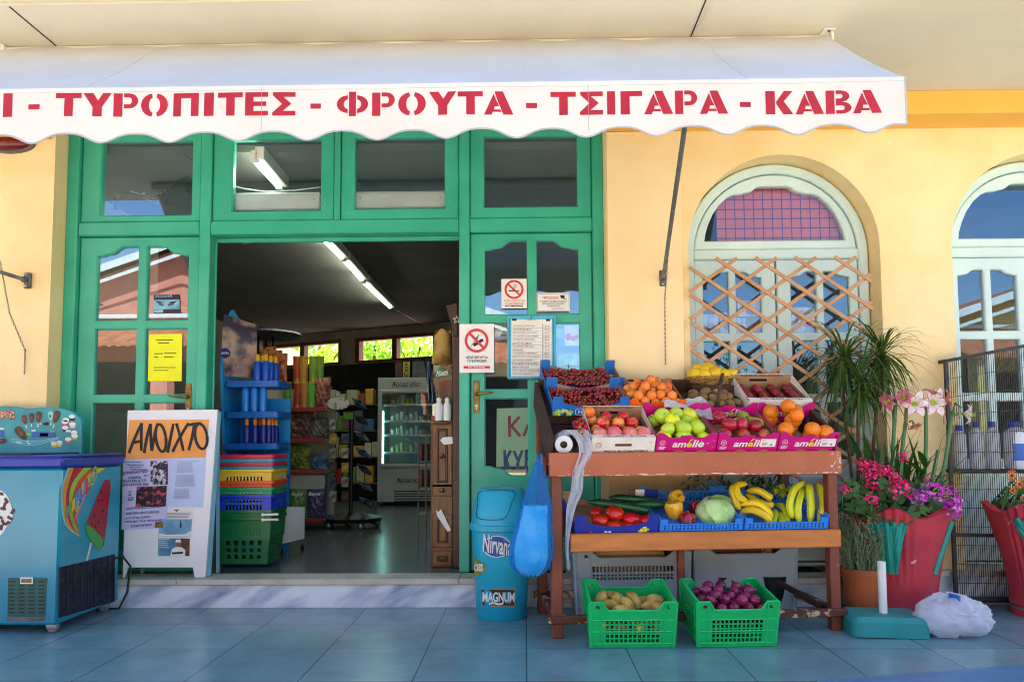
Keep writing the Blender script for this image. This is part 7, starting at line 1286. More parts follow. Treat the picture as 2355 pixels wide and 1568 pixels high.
q = MB(); q.X = None; e = S @ Vector((-.012, .0, zb1-.12)); q.tube(smooth([tuple(e), tuple(e+Vector((-.03, -.02, .0))), tuple(hk+Vector((.005, 0, .03))), tuple(hk+Vector((-.008, 0, .012))), tuple(hk)], 4, False), .003, m_black, 6); q.build('hook', stall)
# ================================================================ right side: trellis, plants, pots, cage
m_lat = mat('pale_brown_trellis_slat', 'c2966e', .6, 'ac805a', 9, .3, .7, 6, .1, 60)
YT = -.035; x0, x1 = W(1594, 800, YT).x, W(2004, 800, YT).x; z1, z0 = W(1800, 596, YT).z, W(1800, 1130, YT).z
t = thing('trellis', ((x0+x1)/2, YT, z0), 'expanding diamond trellis of pale brown slats in front of the arched window', 'trellis'); hp = (W(1741, 597, YT).x-W(1650, 597, YT).x); k = .70; xa0 = W(1650, 597, YT).x; xb0 = W(1690, 597, YT).x
def slat(xs, zs_, dx, y):
    # clip the slanted line z = zs_ - dx*k*(x - xs) to the panel
    lo, hi = x0, x1; pts = []
    for x in (x0, x1):
        z = zs_-dx*k*(x-xs)
        if z0 <= z <= z1: pts.append((x, z))
    for z in (z0, z1):
        x = xs-(z-zs_)/(dx*k)
        if x0 < x < x1: pts.append((x, z))
    if len(pts) < 2: return
    a, c = Vector((pts[0][0], 0, pts[0][1])), Vector((pts[1][0], 0, pts[1][1])); d = c-a
    if d.length < .06: return
    d.normalize(); a -= d*.018; c += d*.018; n = Vector((-d.z, 0, d.x))*.0112; q = MB(); q.plate([[(p.x, p.z) for p in (a+n, c+n, c-n, a-n)]], y, y+.008, m_lat, .002); q.build('slat', t)
for i in range(-9, 9): slat(xa0+i*hp, z1, 1, YT-.008)
for i in range(-1, 16): slat(xb0+i*hp, z1, -1, YT+.001)
# leaves and straps
def strap(q, p, d, L_, w_, droop, m, n=6, twist=0):
    d = Vector(d).normalized(); side = d.cross(Vector((0, 0, 1)));
    if side.length < .05: side = Vector((1, 0, 0))
    side.normalize(); P = Vector(p); vs = []; st = L_/n
    for i in range(n+1):
        f = i/n; ww = w_*(.55+.9*f if f < .35 else 1.0-(f-.35)/.65*.97)*.5; nn = d.cross(side).normalized()
        vs += [P-side*ww+nn*ww*.25, P.copy(), P+side*ww+nn*ww*.25]; P = P+d*st; d = (d+Vector((0, 0, -droop*st*(.4+1.6*f)))).normalized()
    q.add(vs, [f_ for i in range(n) for f_ in ((3*i, 3*i+1, 3*i+4, 3*i+3), (3*i+1, 3*i+2, 3*i+5, 3*i+4))], m)
def leafdisc(q, c, nrm, r, m, rg, notch=True):
    nrm = Vector(nrm).normalized(); u = nrm.orthogonal().normalized(); v = nrm.cross(u); a0 = rg.uniform(0, 6.3); n = 9; c = Vector(c)
    vs = [c]+[c+(u*math.cos(a0+(i+.5)*6.0/n)+v*math.sin(a0+(i+.5)*6.0/n))*r*(1+.1*math.sin(i*2.6))+nrm*r*.22 for i in range(n)]
    q.add(vs, [(0, i+1, i+2) for i in range(n-1)], m)
m_strap = mat('dark_strap_leaf', '35521e', .42, '4e6e2a', 5, tl=.2); m_strap2 = mat('mid_strap_leaf', '3d6a2a', .42, '2c5020', 5, tl=.2); m_ger = mat('geranium_leaf', '2f5a24', .6, '456f2c', 12, tl=.2); m_gst = mat('green_plant_stem', '5c8a52', .5, '4a7846', 6); m_trk = mat('palm_trunk', '6a5638', .9, '4a3a26', 20, bump=.4)
m_terra = mat('terracotta_clay', 'b8602f', .75, 'a35226', 7, .3, .7, 7, .15, 60); m_soil = mat('potting_soil', '2a1e16', .95, '3a2a1e', 40, bump=.6)
Z6 = zc(2000, 800, 3.484); rg = random.Random(11)
# spiky palm
pb_ = W(1985, 1330, -.12); pb_.z = 0; t = thing('spiky_palm', pb_, 'spiky dragon palm with three heads of narrow leaves, behind the right end of the stall', 'palm')
q = MB(); q.lathe([(0, 0), (.09, 0), (.12, .2), (.125, .2), (.125, .22), (.1, .22), (.1, .2), (0, .2)], m_terra, 24, pb_); q.build('pot', t)
for (u, v), yy in (((205, 265), -.2), ((345, 470), -.27), ((525, 215), -.16)):
    hd_ = W(*Z6(u, v), yy); q = MB(); q.tube(smooth([(pb_.x, pb_.y, .18), (pb_.x+(hd_.x-pb_.x)*.3, pb_.y, .55), (hd_.x, yy+.03, hd_.z-.12), tuple(hd_)], 4, False), [.011]*4+[.010]*4+[.009]*4+[.009], m_trk, 8); q.build('trunk', t)
    q = MB()
    for i in range(96):
        a = i*2.4; e = rg.uniform(-1.15, 1.2); strap(q, hd_+Vector((0, 0, rg.uniform(-.05, .03))), (math.cos(a)*math.cos(e), math.sin(a)*math.cos(e), math.sin(e)), rg.uniform(.24, .42), .017, rg.uniform(3, 9), m_strap if i % 3 else m_strap2, 6)
    q.build('leaf_head', t)
# big fluted planters
m_pl = mat('red_painted_planter', 'a83030', .5, '8f2230', 4, .3, .7, 6, .1, 40); m_pl = chipped('red_painted_concrete', 'c43840', 'a62a40', 'e0b0a8', .66, sc=6); m_teal = mat('teal_planter_paint', '1f9a8c', .5, '178474', 6)
def planter(c, rt_, rb_, h, lab, rot=0):
    t = thing('planter', c, lab, 'planter')
    def rad(a, z):
        f = z/h; r = rb_*1.08 if f < .05 else rb_+(rt_-rb_)*(f**1.7)
        return r*(1+(.05*f*f*math.cos(6*(a+rot)))+.032*math.sin(36*a)*max(0, math.cos(3*(a+rot)))**.7*(f > .3)*min(1, (f-.3)*4 if f > .3 else 0))+.012*math.exp(-((f-.1)/.03)**2)
    q = MB(); n = 360
    q.surf(lambda u, v: (c.x+rad(2*math.pi*u, v*h)*math.cos(2*math.pi*u), c.y+rad(2*math.pi*u, v*h)*math.sin(2*math.pi*u), v*h+.024*math.cos(6*(2*math.pi*u+rot))*v**6), n, 28, m_pl, True)
    q.surf(lambda u, v: (c.x+(rad(2*math.pi*u, h)-.03*min(1, v*2)-max(0, v-.5)*.02)*math.cos(2*math.pi*u), c.y+(rad(2*math.pi*u, h)-.03*min(1, v*2)-max(0, v-.5)*.02)*math.sin(2*math.pi*u), h+.024*math.cos(6*(2*math.pi*u+rot))+.01*math.sin(math.pi*v)-max(0, v-.5)*.12), n, 6, m_pl, True); q.build('bowl', t)
    q = MB(); q.lathe([(0, 0), (rb_*1.05, 0), (rb_*1.05, .045), (rb_*.9, .05)], m_teal, 40, (c.x, c.y, .001)); q.build('foot', t)
    q = MB(); q.lathe([(0, h-.045), (rt_*.86, h-.05)], m_soil, 30, (c.x, c.y, 0)); q.build('soil', t)
    q = MB()
    def acc(pts, w_): q.tube([(c.x+rad(a, z)*1.005*math.cos(a), c.y+rad(a, z)*1.005*math.sin(a), z) for a, z in smooth(pts, 4, False)], w_, m_teal, 6)
    a1 = R(-58); acc([(a1+.10, h*.93), (a1+.06, h*.75), (a1-.02, h*.6), (a1-.1, h*.45)], .016); acc([(a1+.2, h*.93), (a1+.14, h*.78), (a1+.04, h*.62), (a1-.06, h*.47)], .012)
    for k in range(13): a = R(-152+k*3.6); acc([(a, h*(.9+.03*(k % 2))), ((a*2+R(-128))/3, h*.72), (R(-128)+(a-R(-128))*.35, h*.45)], .013)
    q.build('painted_leaves', t); return t
zpl = W(2080, 1180, -.5).z; pc_ = W(2068, 1300, -.30); pc_.z = 0; r_t = (W(2186, 1180, -.32).x-W(1950, 1180, -.32).x)/2
planter(pc_, r_t, r_t*.62, zpl, 'large red fluted planter with teal painted leaves, holding pink geraniums'); pc2_ = W(2405, 1300, -.28); pc2_.z = 0; planter(pc2_, r_t*1.0, r_t*.6, zpl+.01, 'second red fluted planter cut off by the right edge of the photo', .4)
def flowerhead(q, c, r, m, m2, rg, n=42):
    for i in range(n):
        d = Vector((rg.gauss(0, 1), rg.gauss(0, 1)-.4, rg.gauss(0, 1)+.35)).normalized(); p = Vector(c)+d*r*rg.uniform(.55, 1); u = d.orthogonal().normalized(); u = Matrix.Rotation(rg.uniform(0, 6), 3, d) @ u; v = d.cross(u); s_ = r*.36
        q.add([p-u*s_*.2, p+v*s_*.55+u*s_*.3+d*s_*.15, p+u*s_+d*s_*.35, p-v*s_*.55+u*s_*.3+d*s_*.15], [(0, 1, 2, 3)], m if i % 4 else m2)
m_mg = mat('magenta_petal', 'ff2080', .5, 'e8146c', 40, tl=.25); m_mg2 = mat('pink_petal', 'ff5aa0', .5, 'f04090', 40, tl=.25); m_vi = mat('violet_petal', 'dc40c8', .5, 'c42cb0', 40, tl=.25); m_vi2 = mat('lilac_petal', 'f09af0', .5, 'e080e0', 40, tl=.25)
ge = thing('geranium_plant', (pc_.x, pc_.y, zpl), 'pink and violet flowering geraniums filling the large red planter', 'plant'); q = MB()
for i in range(420):
    a = rg.uniform(0, 6.28); f = rg.uniform(0, 1)**.6; rr = r_t*1.04*f; z = zpl-.02+.17*(1-f**2)*rg.uniform(.3, 1.15)+rg.uniform(-.02, .04); n = Vector((math.cos(a)*f, math.sin(a)*f-.45, .8+rg.uniform(-.4, .4))); leafdisc(q, (pc_.x+rr*math.cos(a)-.02, pc_.y+rr*math.sin(a)*.9, z), n, rg.uniform(.018, .034), m_ger, rg)
for i in range(70):
    p = W(*Z6(rg.uniform(240, 620), rg.uniform(1300, 1560)), rg.uniform(-.56, -.35)); leafdisc(q, p, (rg.uniform(-.5, .5), -1, rg.uniform(0, 1)), rg.uniform(.02, .034), m_ger, rg)
q.build('foliage', ge)
for (u, v, r_, vi) in ((375, 1165, 42, 0), (440, 1200, 44, 0), (410, 1250, 34, 0), (465, 1315, 48, 0), (560, 1215, 44, 0), (630, 1275, 40, 0), (690, 1388, 60, 0), (450, 1475, 46, 0), (705, 1098, 34, 0), (215, 1380, 34, 0), (915, 1285, 18, 0), (840, 1440, 56, 1), (975, 1390, 62, 1), (1110, 1440, 58, 1), (1165, 1485, 44, 1), (1135, 1550, 50, 1)):
    yy = pc_.y-.2-(.08 if v > 1350 else 0); c = W(*Z6(u, v), yy); r = r_/3.484/1.062/1700*(D+yy)*1.55; q = MB(); flowerhead(q, c, r, m_vi if vi else m_mg, m_vi2 if vi else m_mg2, rg); h_ = q.build('flower_head', ge)
    q = MB(); q.tube([c, c+Vector((rg.uniform(-.01, .01), .02, -.05)), Vector((c.x*.9+pc_.x*.1, c.y*.5+pc_.y*.5, zpl))], .0028, m_gst, 5); q.build('stem', ge)
# amaryllis
am2 = thing('amaryllis_plant', (pc_.x+.02, pc_.y+.05, zpl), 'tall amaryllis with white and pink lilies rising from the large red planter', 'plant'); m_wp = mat('white_lily_petal', 'f8f4f2', .5, 'f6e6e6', 6, tl=.25); m_pk2 = mat('pink_lily_edge', 'dc8a98', .5, 'd0707f', 8, tl=.25); m_thr = mat('lime_flower_throat', 'b8cc30', .5)
YAm = pc_.y+.02
def lily(c, d, s_, fade=0):
    s_ *= 1.4
    d = Vector(d).normalized(); q = MB(); u = d.orthogonal().normalized(); v = d.cross(u)
    for k in range(6):
        a = k*math.pi/3+.3; e = (u*math.cos(a)+v*math.sin(a)); f = d.cross(e); big = 1 if k % 2 else .88
        def pt(x, y): # x across -1..1, y along 0..1
            w_ = .34*math.sin(math.pi*min(1, .12+y*.88))**.8*s_*big; r = (.1+.95*y**1.25)*s_*big; ax = (.35+.75*math.sin(y*1.9)-.38*y*y*y)*s_*.62
            return c+d*(ax-.55*s_+.04*s_*x*x)+e*r+f*(x*w_)
        for x_0, x_1, m in ((-1, -.8, m_pk2), (-.8, .8, m_pk2 if fade else m_wp), (.8, 1, m_pk2)): q.surf(lambda U_, V_: tuple(pt(x_0+(x_1-x_0)*U_, V_)), 3, 8, m)
    q.ball(c-d*.25*s_, (.18*s_, .18*s_, .18*s_), m_thr, 8, 6)
    for k in range(5): a = k*1.256; q.tube([c-d*.3*s_, c+d*.25*s_+(u*math.cos(a)+v*math.sin(a))*.12*s_-Vector((0, 0, .06*s_)), c+d*.45*s_+(u*math.cos(a)+v*math.sin(a))*.16*s_], .0016, m_thr, 4)
    q.tube([c-d*.35*s_, c-d*.8*s_, c-d*1.1*s_+Vector((0, .02, -.02))], [.16*s_, .07*s_, .005], m_gst, 7); q.build('flower', am2)
for (u, v, s_, d, fd) in ((815, 645, .058, (-.25, -1, .05), 0), (985, 635, .064, (.1, -1, .0), 0), (580, 625, .042, (-.85, -.4, -.3), 1), (718, 590, .04, (-.3, -.6, .3), 1), (1105, 615, .05, (.75, -.4, .15), 1), (1275, 735, .05, (.85, -.3, -.1), 0), (960, 545, .04, (.3, -.1, .8), 1), (815, 840, .034, (.2, -.4, -.9), 1)): lily(W(*Z6(u, v), YAm-.08), d, s_, fd)
m_dead = mat('withered_petal', 'b89a78', .8, '8a6a48', 12); q = MB()
for u, v in ((545, 690), (730, 780), (745, 820), (1065, 770), (1190, 720)):
    c = W(*Z6(u, v), YAm-.06)
    for k in range(4): strap(q, c+Vector((0, 0, .03)), (rg.uniform(-.3, .3), rg.uniform(-.3, .3), -1), .07, .014, 0, m_dead, 4)
q.build('withered_flowers', am2)
for pts in (([(640, 1400), (625, 1130), (640, 800), (650, 600)]), ([(690, 1400), (705, 1050), (735, 800), (745, 640)]), ([(895, 1400), (905, 1100), (908, 850), (900, 660)]), ([(1020, 1350), (1065, 1180), (1100, 950), (1135, 700)]), ([(950, 1350), (970, 1250), (1012, 1040)])):
    q = MB(); q.tube([W(*Z6(*p), YAm) for p in smooth(pts, 3, False)], .0105, m_gst, 9); q.build('flower_stalk', am2)
q = MB(); q.tube([W(*Z6(1135, 705), YAm), W(*Z6(1160, 640), YAm-.03), W(*Z6(1210, 680), YAm-.08)], .005, m_gst, 6); q.tube([W(*Z6(650, 605), YAm), W(*Z6(690, 560), YAm), W(*Z6(760, 560), YAm-.03)], .005, m_gst, 6); q.build('flower_stalk', am2)
q = MB()
for i in range(120):
    a = rg.uniform(0, 6.28); e = rg.uniform(.45, 1.45); strap(q, (pc_.x+.04+rg.gauss(0, .09), pc_.y+.08+rg.gauss(0, .05), zpl-.03), (math.cos(a)*math.cos(e), math.sin(a)*math.cos(e)*.7, math.sin(e)), rg.uniform(.3, .58), rg.uniform(.016, .04), rg.uniform(1.2, 4), m_strap2 if i % 2 else m_strap, 9)
for p0, d, L_ in (((940, 1300), (1, -.4, .5), .4), ((900, 1240), (-.8, -.4, .6), .3), ((910, 1180), (-.5, -.6, .6), .22), ((380, 1180), (-.4, -.2, 1), .25), ((430, 1190), (-.2, -.2, 1), .22), ((505, 1230), (.1, -.2, 1), .2)): strap(q, W(*Z6(*p0), YAm-.08), d, L_, .045, 3, m_strap2, 10)
q.build('strap_leaves', am2)
# orange flowers in the second planter
og = thing('orange_flower_plant', (pc2_.x, pc2_.y, zpl), 'orange daisy flowers in the planter at the right edge', 'plant'); q = MB(); m_of = mat('orange_petal', 'd8781a', .5, 'c05a10', 30, tl=.2)
for i in range(200): a = rg.uniform(0, 6.28); f = rg.uniform(0, 1)**.6; leafdisc(q, (pc2_.x+r_t*.9*f*math.cos(a), pc2_.y+r_t*.8*f*math.sin(a), zpl+.02+.16*(1-f*f)*rg.uniform(.2, 1.2)), (math.cos(a), math.sin(a)-.4, .7), rg.uniform(.012, .026), m_ger, rg)
q.build('foliage', og)
for u, v, r_ in ((1635, 1255, 40), (1700, 1330, 34), (1645, 1380, 26), (1735, 1450, 22), (1720, 1280, 20)):
    c = W(*Z6(u, v), pc2_.y-.18); r = r_/3.484/1.062/1700*(D+c.y)*1.2; q = MB()
    for k in range(14): a = k*.449; q.flat([c+Vector((.2*r*math.cos(a-.2), -.2*r, .2*r*math.sin(a-.2))), c+Vector((r*math.cos(a-.13), -.1*r, r*math.sin(a-.13))), c+Vector((r*math.cos(a+.13), -.1*r, r*math.sin(a+.13))), c+Vector((.2*r*math.cos(a+.2), -.2*r, .2*r*math.sin(a+.2)))], m_of)
    q.ball(c+Vector((0, -.15*r, 0)), r*.28, mat('brown_flower_eye', '6a3a10', .8), 8, 5); q.build('flower_head', og); q = MB(); q.tube([c, (c.x, c.y+.1, zpl)], .003, m_gst, 5); q.build('stem', og)
# terracotta pot with a wiry herb
hp_ = W(1985, 1370, -.36); hp_.z = 0; hr = (W(2036, 1320, -.40).x-W(1943, 1320, -.40).x)/2; hz = W(1985, 1308, -.42).z
t = thing('herb_pot', hp_, 'terracotta pot of grey-green wiry herb between the stall leg and the red planter', 'potted plant'); q = MB(); q.lathe([(0, .0), (hr*.76, .0), (hr*.98, hz-.03), (hr*1.04, hz-.03), (hr*1.06, hz), (hr*.96, hz), (hr*.9, hz-.025), (0, hz-.025)], m_terra, 32, hp_); q.build('pot', t)
q = MB(); m_hb = mat('grey_green_needle', '94ae88', .7, '6e9068', 20, tl=.15); m_hs = mat('herb_stem', '7a8a62', .8)
for i in range(330):
    a = rg.uniform(0, 6.28); rr = hr*.92*rg.uniform(0, 1)**.5; p = Vector((hp_.x+rr*math.cos(a), hp_.y+rr*math.sin(a), hz-.02)); d = Vector((math.cos(a)*rr*2.2+rg.gauss(0, .12), math.sin(a)*rr*2.2+rg.gauss(0, .12), 1)).normalized(); L_ = rg.uniform(.2, .36); P = [p+d*L_*k/5+Vector((rg.gauss(0, .006), rg.gauss(0, .006), 0))*k for k in range(6)]
    q.tube(P, [.0022, .002, .0018, .0016, .0013, .0008], m_hs, 4, False)
    for k in range(26): f = rg.uniform(.15, 1)*4.99; j = int(f); c = P[j]+(P[j+1]-P[j])*(f-j); e = Vector((rg.gauss(0, 1), rg.gauss(0, 1), rg.uniform(.2, 1.2))).normalized()*rg.uniform(.011, .02); sd_ = e.cross(Vector((rg.gauss(0, 1), rg.gauss(0, 1), rg.gauss(0, 1)))).normalized()*.0026; q.add([c-sd_, c+e, c+sd_], [(0, 1, 2)], m_hb)
q.build('herb', t)
# parasol foot
m_blk2 = chipped('turquoise_painted_concrete', '2a9a98', '1f8684', '8ab8b0', .74, sc=9); fa, fb_ = G(1966, 1467), G(2128, 1468); ft = W(2040, 1418, fa.y+.02).z
t = thing('parasol_foot', ((fa.x+fb_.x)/2, fa.y+.14, 0), 'turquoise painted concrete parasol foot with a white pipe', 'parasol base'); q = MB(); q.X = Matrix.Translation((fa.x, fa.y, 0)) @ Matrix.Rotation(R(-4), 4, 'Z'); w_ = fb_.x-fa.x+.03
q.plate([rrect(-.01, .0, w_, .27, .05, 6)], ft, .004, m_blk2, .022, mapf=lambda a, d, c: (a+.012*math.sin(c*9), c, d+.004*math.sin(a*11))); q.build('block', t)
pp_ = W(2030, 1398, fa.y+.12); q = MB(); zt2 = W(2030, 1290, fa.y+.12).z; q.lathe([(.0205, 0), (.0205, zt2-ft+.02), (.018, zt2-ft+.02), (.018, .05), (0, .05)], m_white, 20, (pp_.x, fa.y+.12, ft-.02)); q.build('pipe', t)
# white carrier bag on the ground
m_wb = film('white_carrier_bag', 'f2f4fc', .8, .3); gb = G(2198, 1478); cz = Vector((gb.x+.075, gb.y+.15, .0)); t = thing('carrier_bag', cz, 'full white carrier bag tied with a knot, lying beside the turquoise foot', 'plastic bag'); bw = (W(2288, 1440, gb.y+.1).x-W(2110, 1440, gb.y+.1).x)/2; bh = W(2190, 1368, gb.y+.15).z; kn = Vector((.06, -.1, bh*.62))
def wb(u, v):
    a = 2*math.pi*u; th = math.pi*v; d = Vector((math.sin(th)*math.cos(a), math.sin(th)*math.sin(a), math.cos(th))); dk = (d-Vector((.28, -.75, .35)).normalized()).length
    k = 1+.07*math.sin(4*a+2*d.z)+.07*abs(math.sin(5*d.x+4*d.z+d.y*3))-.05*abs(math.sin(9*d.x-7*d.z))+.03*math.sin(13*a+6*d.z)+.015*math.sin(31*d.x+23*d.z)+.05*math.sin(9*math.atan2(d.z-.3, d.x-.25)*1.0)*math.exp(-dk*1.2)-.12*math.exp(-(dk/.3)**2); z = d.z*bh*.5*k*(1.12 if d.x < -.1 else .95)+bh*.47
    return (cz.x+d.x*bw*k*.98, cz.y+d.y*.14*k, max(.004, z))
q = MB(); q.surf(wb, 56, 36, m_wb, True); q.build('bag_skin', t); q = MB(); q.ball(cz+Vector((0, .01, bh*.4)), (bw*.8, .1, bh*.36), mat('bag_contents', 'd8d8e6', .6, 'b83a50', 8, .6, .68, 3), 20, 12); q.build('contents', t)
q = MB(); kp = W(2232, 1412, gb.y+.02)
for k in range(9): a = k*.7; q.surf(lambda u, v: tuple(kp+Vector((math.cos(a)*.07*v*(1+.3*math.sin(k))+(u-.5)*.03*v*math.sin(a), -.012+.05*v*v+(u-.5)*.008, math.sin(a)*.055*v+(u-.5)*.03*v*math.cos(a)))), 3, 6, m_wb)
q.ball(kp, (.014, .012, .012), m_wb, 10, 7); q.build('knot', t)
q = MB(); PBg = ((0, gb.y-.005, 0), (0, -1, 0)); Zb = zc(2000, 1080, 2.68)
q.surf(lambda u, v: tuple(W(*Zb(830+130*u, 975+20*u+75*v), gb.y+.1)+Vector((0, .02*math.sin(u*6)-.03*v, 0))), 8, 6, m_wb)
q.surf(lambda u, v: tuple(W(*Zb(850+70*u, 985+14*u+(6+.5*u)*v*8), gb.y+.085)+Vector((0, .02*math.sin(u*6), 0))), 8, 2, mbl); q.build('handle_flap', t)
# leafy pot plants behind the stall
for u, v, lab, sd in ((1640, 1125, 'leafy dark green pot plant behind the cabbage, under the stall top', 1), (1760, 1118, 'leafy dark green pot plant behind the bananas, under the stall top', 2)):
    r2 = random.Random(sd); c = W(u, v, -.1); t = thing('pot_plant', (c.x, -.08, 0), lab, 'plant'); q = MB(); q.lathe([(0, 0), (.08, 0), (.11, .2), (.1, .2), (0, .19)], m_black, 20, (c.x, -.12, 0)); q.build('pot', t); q = MB()
    for i in range(260): p = Vector((c.x+r2.gauss(0, .085), -.1+r2.gauss(0, .05), c.z-.06+r2.gauss(0, .1))); strap(q, p, (r2.gauss(0, 1), -.5+r2.gauss(0, .6), r2.gauss(0, .7)), r2.uniform(.04, .09), .018, 3, m_ger if i % 2 else m_strap2, 3)
    for k in range(7): q.tube([(c.x, -.12, .19), (c.x+r2.gauss(0, .06), -.1, c.z-.1), (c.x+r2.gauss(0, .1), -.1, c.z+.04)], .004, m_gst, 5)
    q.build('foliage', t)
# wire cage with bottles
m_cg = mat('dark_grey_cage_steel', '3a3c3e', .5, '2c2e30', 10, metal=.4); m_wr = mat('grey_cage_wire', '3c3e40', .4, metal=.6)
c0 = W(2174, 830, -.08); cr = W(2362, 794, -.13); c0b = Vector((c0.x, c0.y, .2)); ux = Vector((cr.x-c0.x, cr.y-c0.y, 0)); Lc = ux.length; ux.normalize(); bk_ = Vector((-ux.y, ux.x, 0))*.0+Vector((0.08, .45, 0)).normalized(); bk_ = Vector((-ux.y, ux.x, 0)); 
t = thing('wire_cage', (c0.x+ux.x*Lc/2, c0.y+ux.y*Lc/2, .02), 'dark wire mesh cage with bottles on its shelf, in front of the second arched window', 'cage'); zb2, ztp2 = .03, c0.z
def cp(s_, z, d=0): return Vector((c0.x, c0.y, 0))+ux*s_+bk_*d+Vector((0, 0, z+(cr.z-c0.z)*s_/Lc*max(0, z-.9)/(ztp2-.9)))
q = MB()
for a, c in ((cp(0, zb2), cp(0, ztp2)), (cp(Lc, zb2), cp(Lc, ztp2)), (cp(-.0, ztp2), cp(Lc, ztp2)), (cp(0, .42), cp(Lc, .42)), (cp(0, zb2+.02), cp(Lc, zb2+.02)), (cp(0, ztp2), cp(0, ztp2, .1))): q.tube([a, c], .014, m_cg, 4)
q.build('frame', t); q = MB(); n = 38
for i in range(1, n): q.tube([cp(Lc*i/n, zb2), cp(Lc*i/n, ztp2)], .002, m_wr, 4, False)
for j in range(1, 13): z = zb2+(ztp2-zb2)*j/13; q.tube([cp(0, z, -.003), cp(Lc, z, -.003)], .0024, m_wr, 4, False)
q.build('mesh', t); zsf = W(2250, 1078, c0.y).z; q = MB(); q.X = Matrix(((ux.x, bk_.x, 0, c0.x), (ux.y, bk_.y, 0, c0.y), (0, 0, 1, 0), (0, 0, 0, 1))); q.box(.01, Lc-.01, .005, .1, zsf-.025, zsf, m_cg, .002); q.box(.01, Lc, .005, .1, .03, .05, m_cg, .002); q.build('shelf', t)
m_bot = mat('white_plastic_bottle', 'd0d6e0', .35, 'c2c8d4', 4); m_bcap = mat('blue_bottle_cap', '1a3aa8', .4)
for i, (s_, h, rr, lab) in enumerate(((.06, .24, .036, 'leftmost white plastic bottle on the cage shelf'), (.14, .26, .036, 'second white plastic bottle from the left on the cage shelf'), (.23, .26, .038, 'third white plastic bottle from the left on the cage shelf'), (.32, .26, .062, 'large white canister with blue labels on the cage shelf'))):
    p = cp(Lc*(.18+.2*i+(.08 if i == 3 else 0)), zsf, .055); tb = thing('plastic_bottle', p, lab, 'bottle', None); q = MB(); q.lathe([(0, 0), (rr, 0), (rr*1.05, .01), (rr*1.05, h*.78), (rr*.9, h*.86), (rr*.45, h*.93), (rr*.42, h), (0, h)], m_bot, 18, p); q.build('body', tb); q = MB(); q.lathe([(0, h-.012), (rr*.52, h-.012), (rr*.52, h+.022), (0, h+.022)], m_bcap, 14, p); q.build('cap', tb)
    if i == 3: q = MB(); q.surf(lambda u, v: (p.x+rr*1.07*math.cos(-2.4+1.7*u), p.y+rr*1.07*math.sin(-2.4+1.7*u), p.z+.05+.1*v), 10, 2, mbl); q.build('label_print', tb)
wbz = G(2260, 1262, .2); q = MB(); q.lathe([(0, 0), (.12, 0), (.155, .15), (.165, .15), (.165, .16), (.14, .16), (.11, .015), (0, .015)], mat('pale_blue_basin_plastic', 'a8b8cc', .45, '98a8bc', 4), 28, (wbz.x+.05, .02-.1, .205)); tag(q.build('washing_basin', None, (wbz.x+.05, -.08, .205)), 'pale basin on the step behind the wire cage', 'basin')
# ================================================================ across the street (seen mirrored in the panes)
m_pink = mat('salmon_render', 'd98a70', .85, 'cf7d62', 2); m_tile = mat('terracotta_roof_tiles', 'b5693f', .8, '8d4d2b', 4)
m_yel = mat('yellow_render', 'dfc078', .85, 'd3b267', 2)
def house(x0, x1, y, zw, mw, lab, grp=None, npil=5):
    t = thing('facing_house', ((x0+x1)/2, y, 0), lab, 'building', grp); yb_ = y-6; cx = (x0+x1)/2
    q = MB(); q.plate([[(x0, 0), (x1, 0), (x1, zw), (cx, zw+(x1-x0)*.17), (x0, zw)]], y, yb_, mw); q.build('wall', t)
    q = MB(); k = (x1-x0)*.17; sl_ = k/((x1-x0)/2)
    for s_ in (-1, 1):
        e = cx+s_*((x1-x0)/2+.5)
        q.flat([(cx, y+.4, zw+k+.15), (e, y+.4, zw-.5*sl_+.15), (e, yb_, zw-.5*sl_+.15), (cx, yb_, zw+k+.15)], m_tile)
        q.flat([(cx, y+.4, zw+k-.05), (e, y+.4, zw-.5*sl_-.05), (e, y+.4, zw-.5*sl_+.15), (cx, y+.4, zw+k+.15)], m_white)
        q.flat([(cx, y+.41, zw+k-.35), (e, y+.3, zw-.5*sl_-.3), (e, y+.3, zw-.5*sl_-.22), (cx, y+.41, zw+k-.25)], m_white)
    q.build('roof', t)
    q = MB(); zl = zw*.72
    q.surf(lambda u, v: (x0+(x1-x0)*u, y+1.6-1.6*v, zl+.75*v+.05*abs(math.sin(u*(x1-x0)*14))), int((x1-x0)*20), 6, m_tile); q.build('porch_roof', t)
    q = MB(); q.box(x0, x1, y+.002, y+.05, .2, zl-.2, m_dark, 0); q.build('painted_shade_panel', t)  # dark sheet painted in for the shade under the porch roof
    for i in range(npil):
        q = MB(); xx = x0+.3+(x1-x0-.6)*i/4; q.box(xx-.2, xx+.2, y+1.1, y+1.5, 0, zl, mw, .01); q.build('porch_pillar', t)
    q = MB(); q.box(x0, x1, y+.05, y+.06, zw-.3, zw-.2, m_white, 0); q.box(x0, x1, y+.05, y+.1, zl+.95, zl+1.03, m_white, 0); q.build('moulding', t)
house(-13.5, -4.0, -14, 4.5, m_pink, 'salmon house with tiled porch roof across the street')
house(-3.6, .1, -15, 4.0, mat('cream_render', 'e6cfa5', .85, 'd9c092', 2), 'cream gabled house with tiled porch roof across the street', None, 2)
house(10.5, 17, -14, 3.9, m_yel, 'yellow house with tiled porch roof across the street')
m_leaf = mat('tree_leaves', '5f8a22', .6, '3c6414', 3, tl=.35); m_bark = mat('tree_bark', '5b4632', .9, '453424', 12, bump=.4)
m_leafb = mat('sunlit_lime_leaves', 'b4d84a', .6, '86b42a', 3, tl=.55)  # lighter leaf copy for the rear trees, sun brightness put into its colour
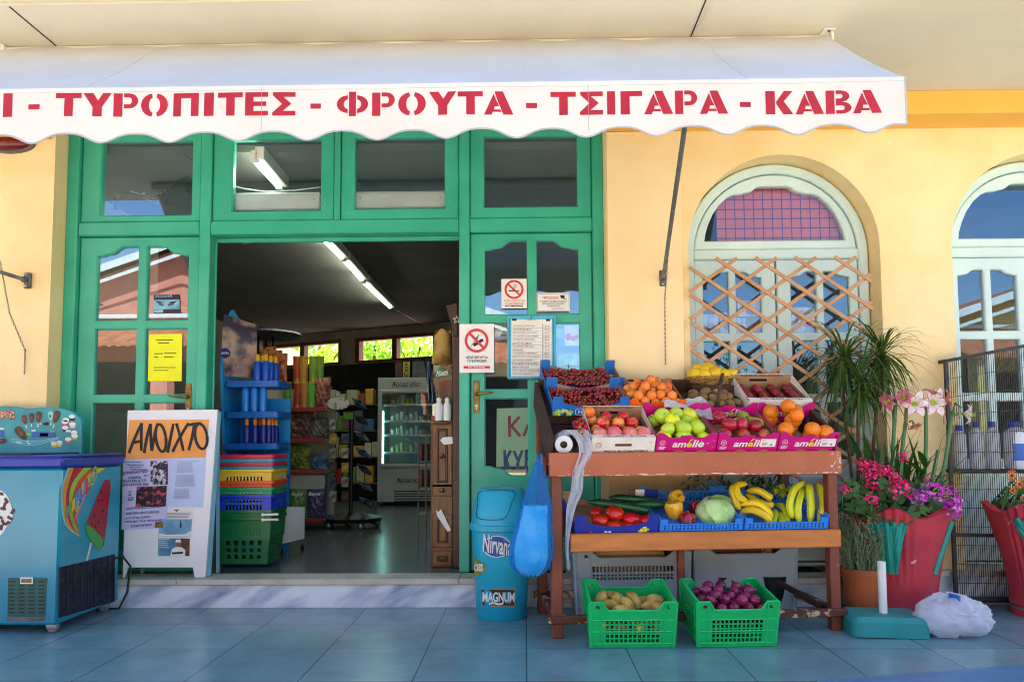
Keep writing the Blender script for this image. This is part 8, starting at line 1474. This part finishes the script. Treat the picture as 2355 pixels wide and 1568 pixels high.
def tree(x, y, h, r, n, seed, lab, cz=None, ls=.12, grp=None, lm=None):
    rg = random.Random(seed); t = thing('leafy_tree', (x, y, 0), lab, 'tree', grp)
    q = MB(); q.tube([(x, y, 0), (x+.05, y, h*.3), (x-.04, y+.05, h*.55), (x, y, h*.8)], [.14, .1, .07, .03], m_bark, 8)
    for k in range(6):
        a = k*1.1; q.tube([(x, y, h*.4+k*.1), (x+r*.5*math.cos(a), y+r*.5*math.sin(a), h*.6+k*.08), (x+r*.8*math.cos(a), y+r*.8*math.sin(a), h*.75)], [.05, .03, .01], m_bark, 5)
    q.build('trunk', t)
    vs, fs = [], []; cl = [(rg.gauss(0, .55)*r, rg.gauss(0, .55)*r, (cz or h*.7)+rg.gauss(0, .4)*r) for _ in range(max(8, n//90))]
    for i in range(n):
        c = cl[i % len(cl)]; p = Vector((x+c[0]+rg.gauss(0, .2)*r, y+c[1]+rg.gauss(0, .2)*r, c[2]+rg.gauss(0, .2)*r)); s_ = ls*rg.uniform(.5, 1.3)
        e = Euler((rg.uniform(0, 3), rg.uniform(0, 3), rg.uniform(0, 6))).to_matrix(); k = len(vs)
        vs += [p+e @ Vector(a) for a in ((-s_, 0, 0), (0, -s_*.45, s_*.1), (s_, 0, 0), (0, s_*.45, s_*.1))]; fs.append((k, k+1, k+2, k+3))
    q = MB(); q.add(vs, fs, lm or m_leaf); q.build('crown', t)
for i, (x, y, lab) in enumerate(((2.4, -13, 'bushy tree across the street, next to the cream gabled house'), (4.4, -13.6, 'second bushy tree from the cream gabled house across the street'), (6.4, -13, 'third bushy tree from the cream gabled house across the street'), (8.6, -13.6, 'bushy tree across the street, next to the yellow house'))):
    tree(x, y, 3.1, 1.15, 4200, i, lab, 1.75, .075)
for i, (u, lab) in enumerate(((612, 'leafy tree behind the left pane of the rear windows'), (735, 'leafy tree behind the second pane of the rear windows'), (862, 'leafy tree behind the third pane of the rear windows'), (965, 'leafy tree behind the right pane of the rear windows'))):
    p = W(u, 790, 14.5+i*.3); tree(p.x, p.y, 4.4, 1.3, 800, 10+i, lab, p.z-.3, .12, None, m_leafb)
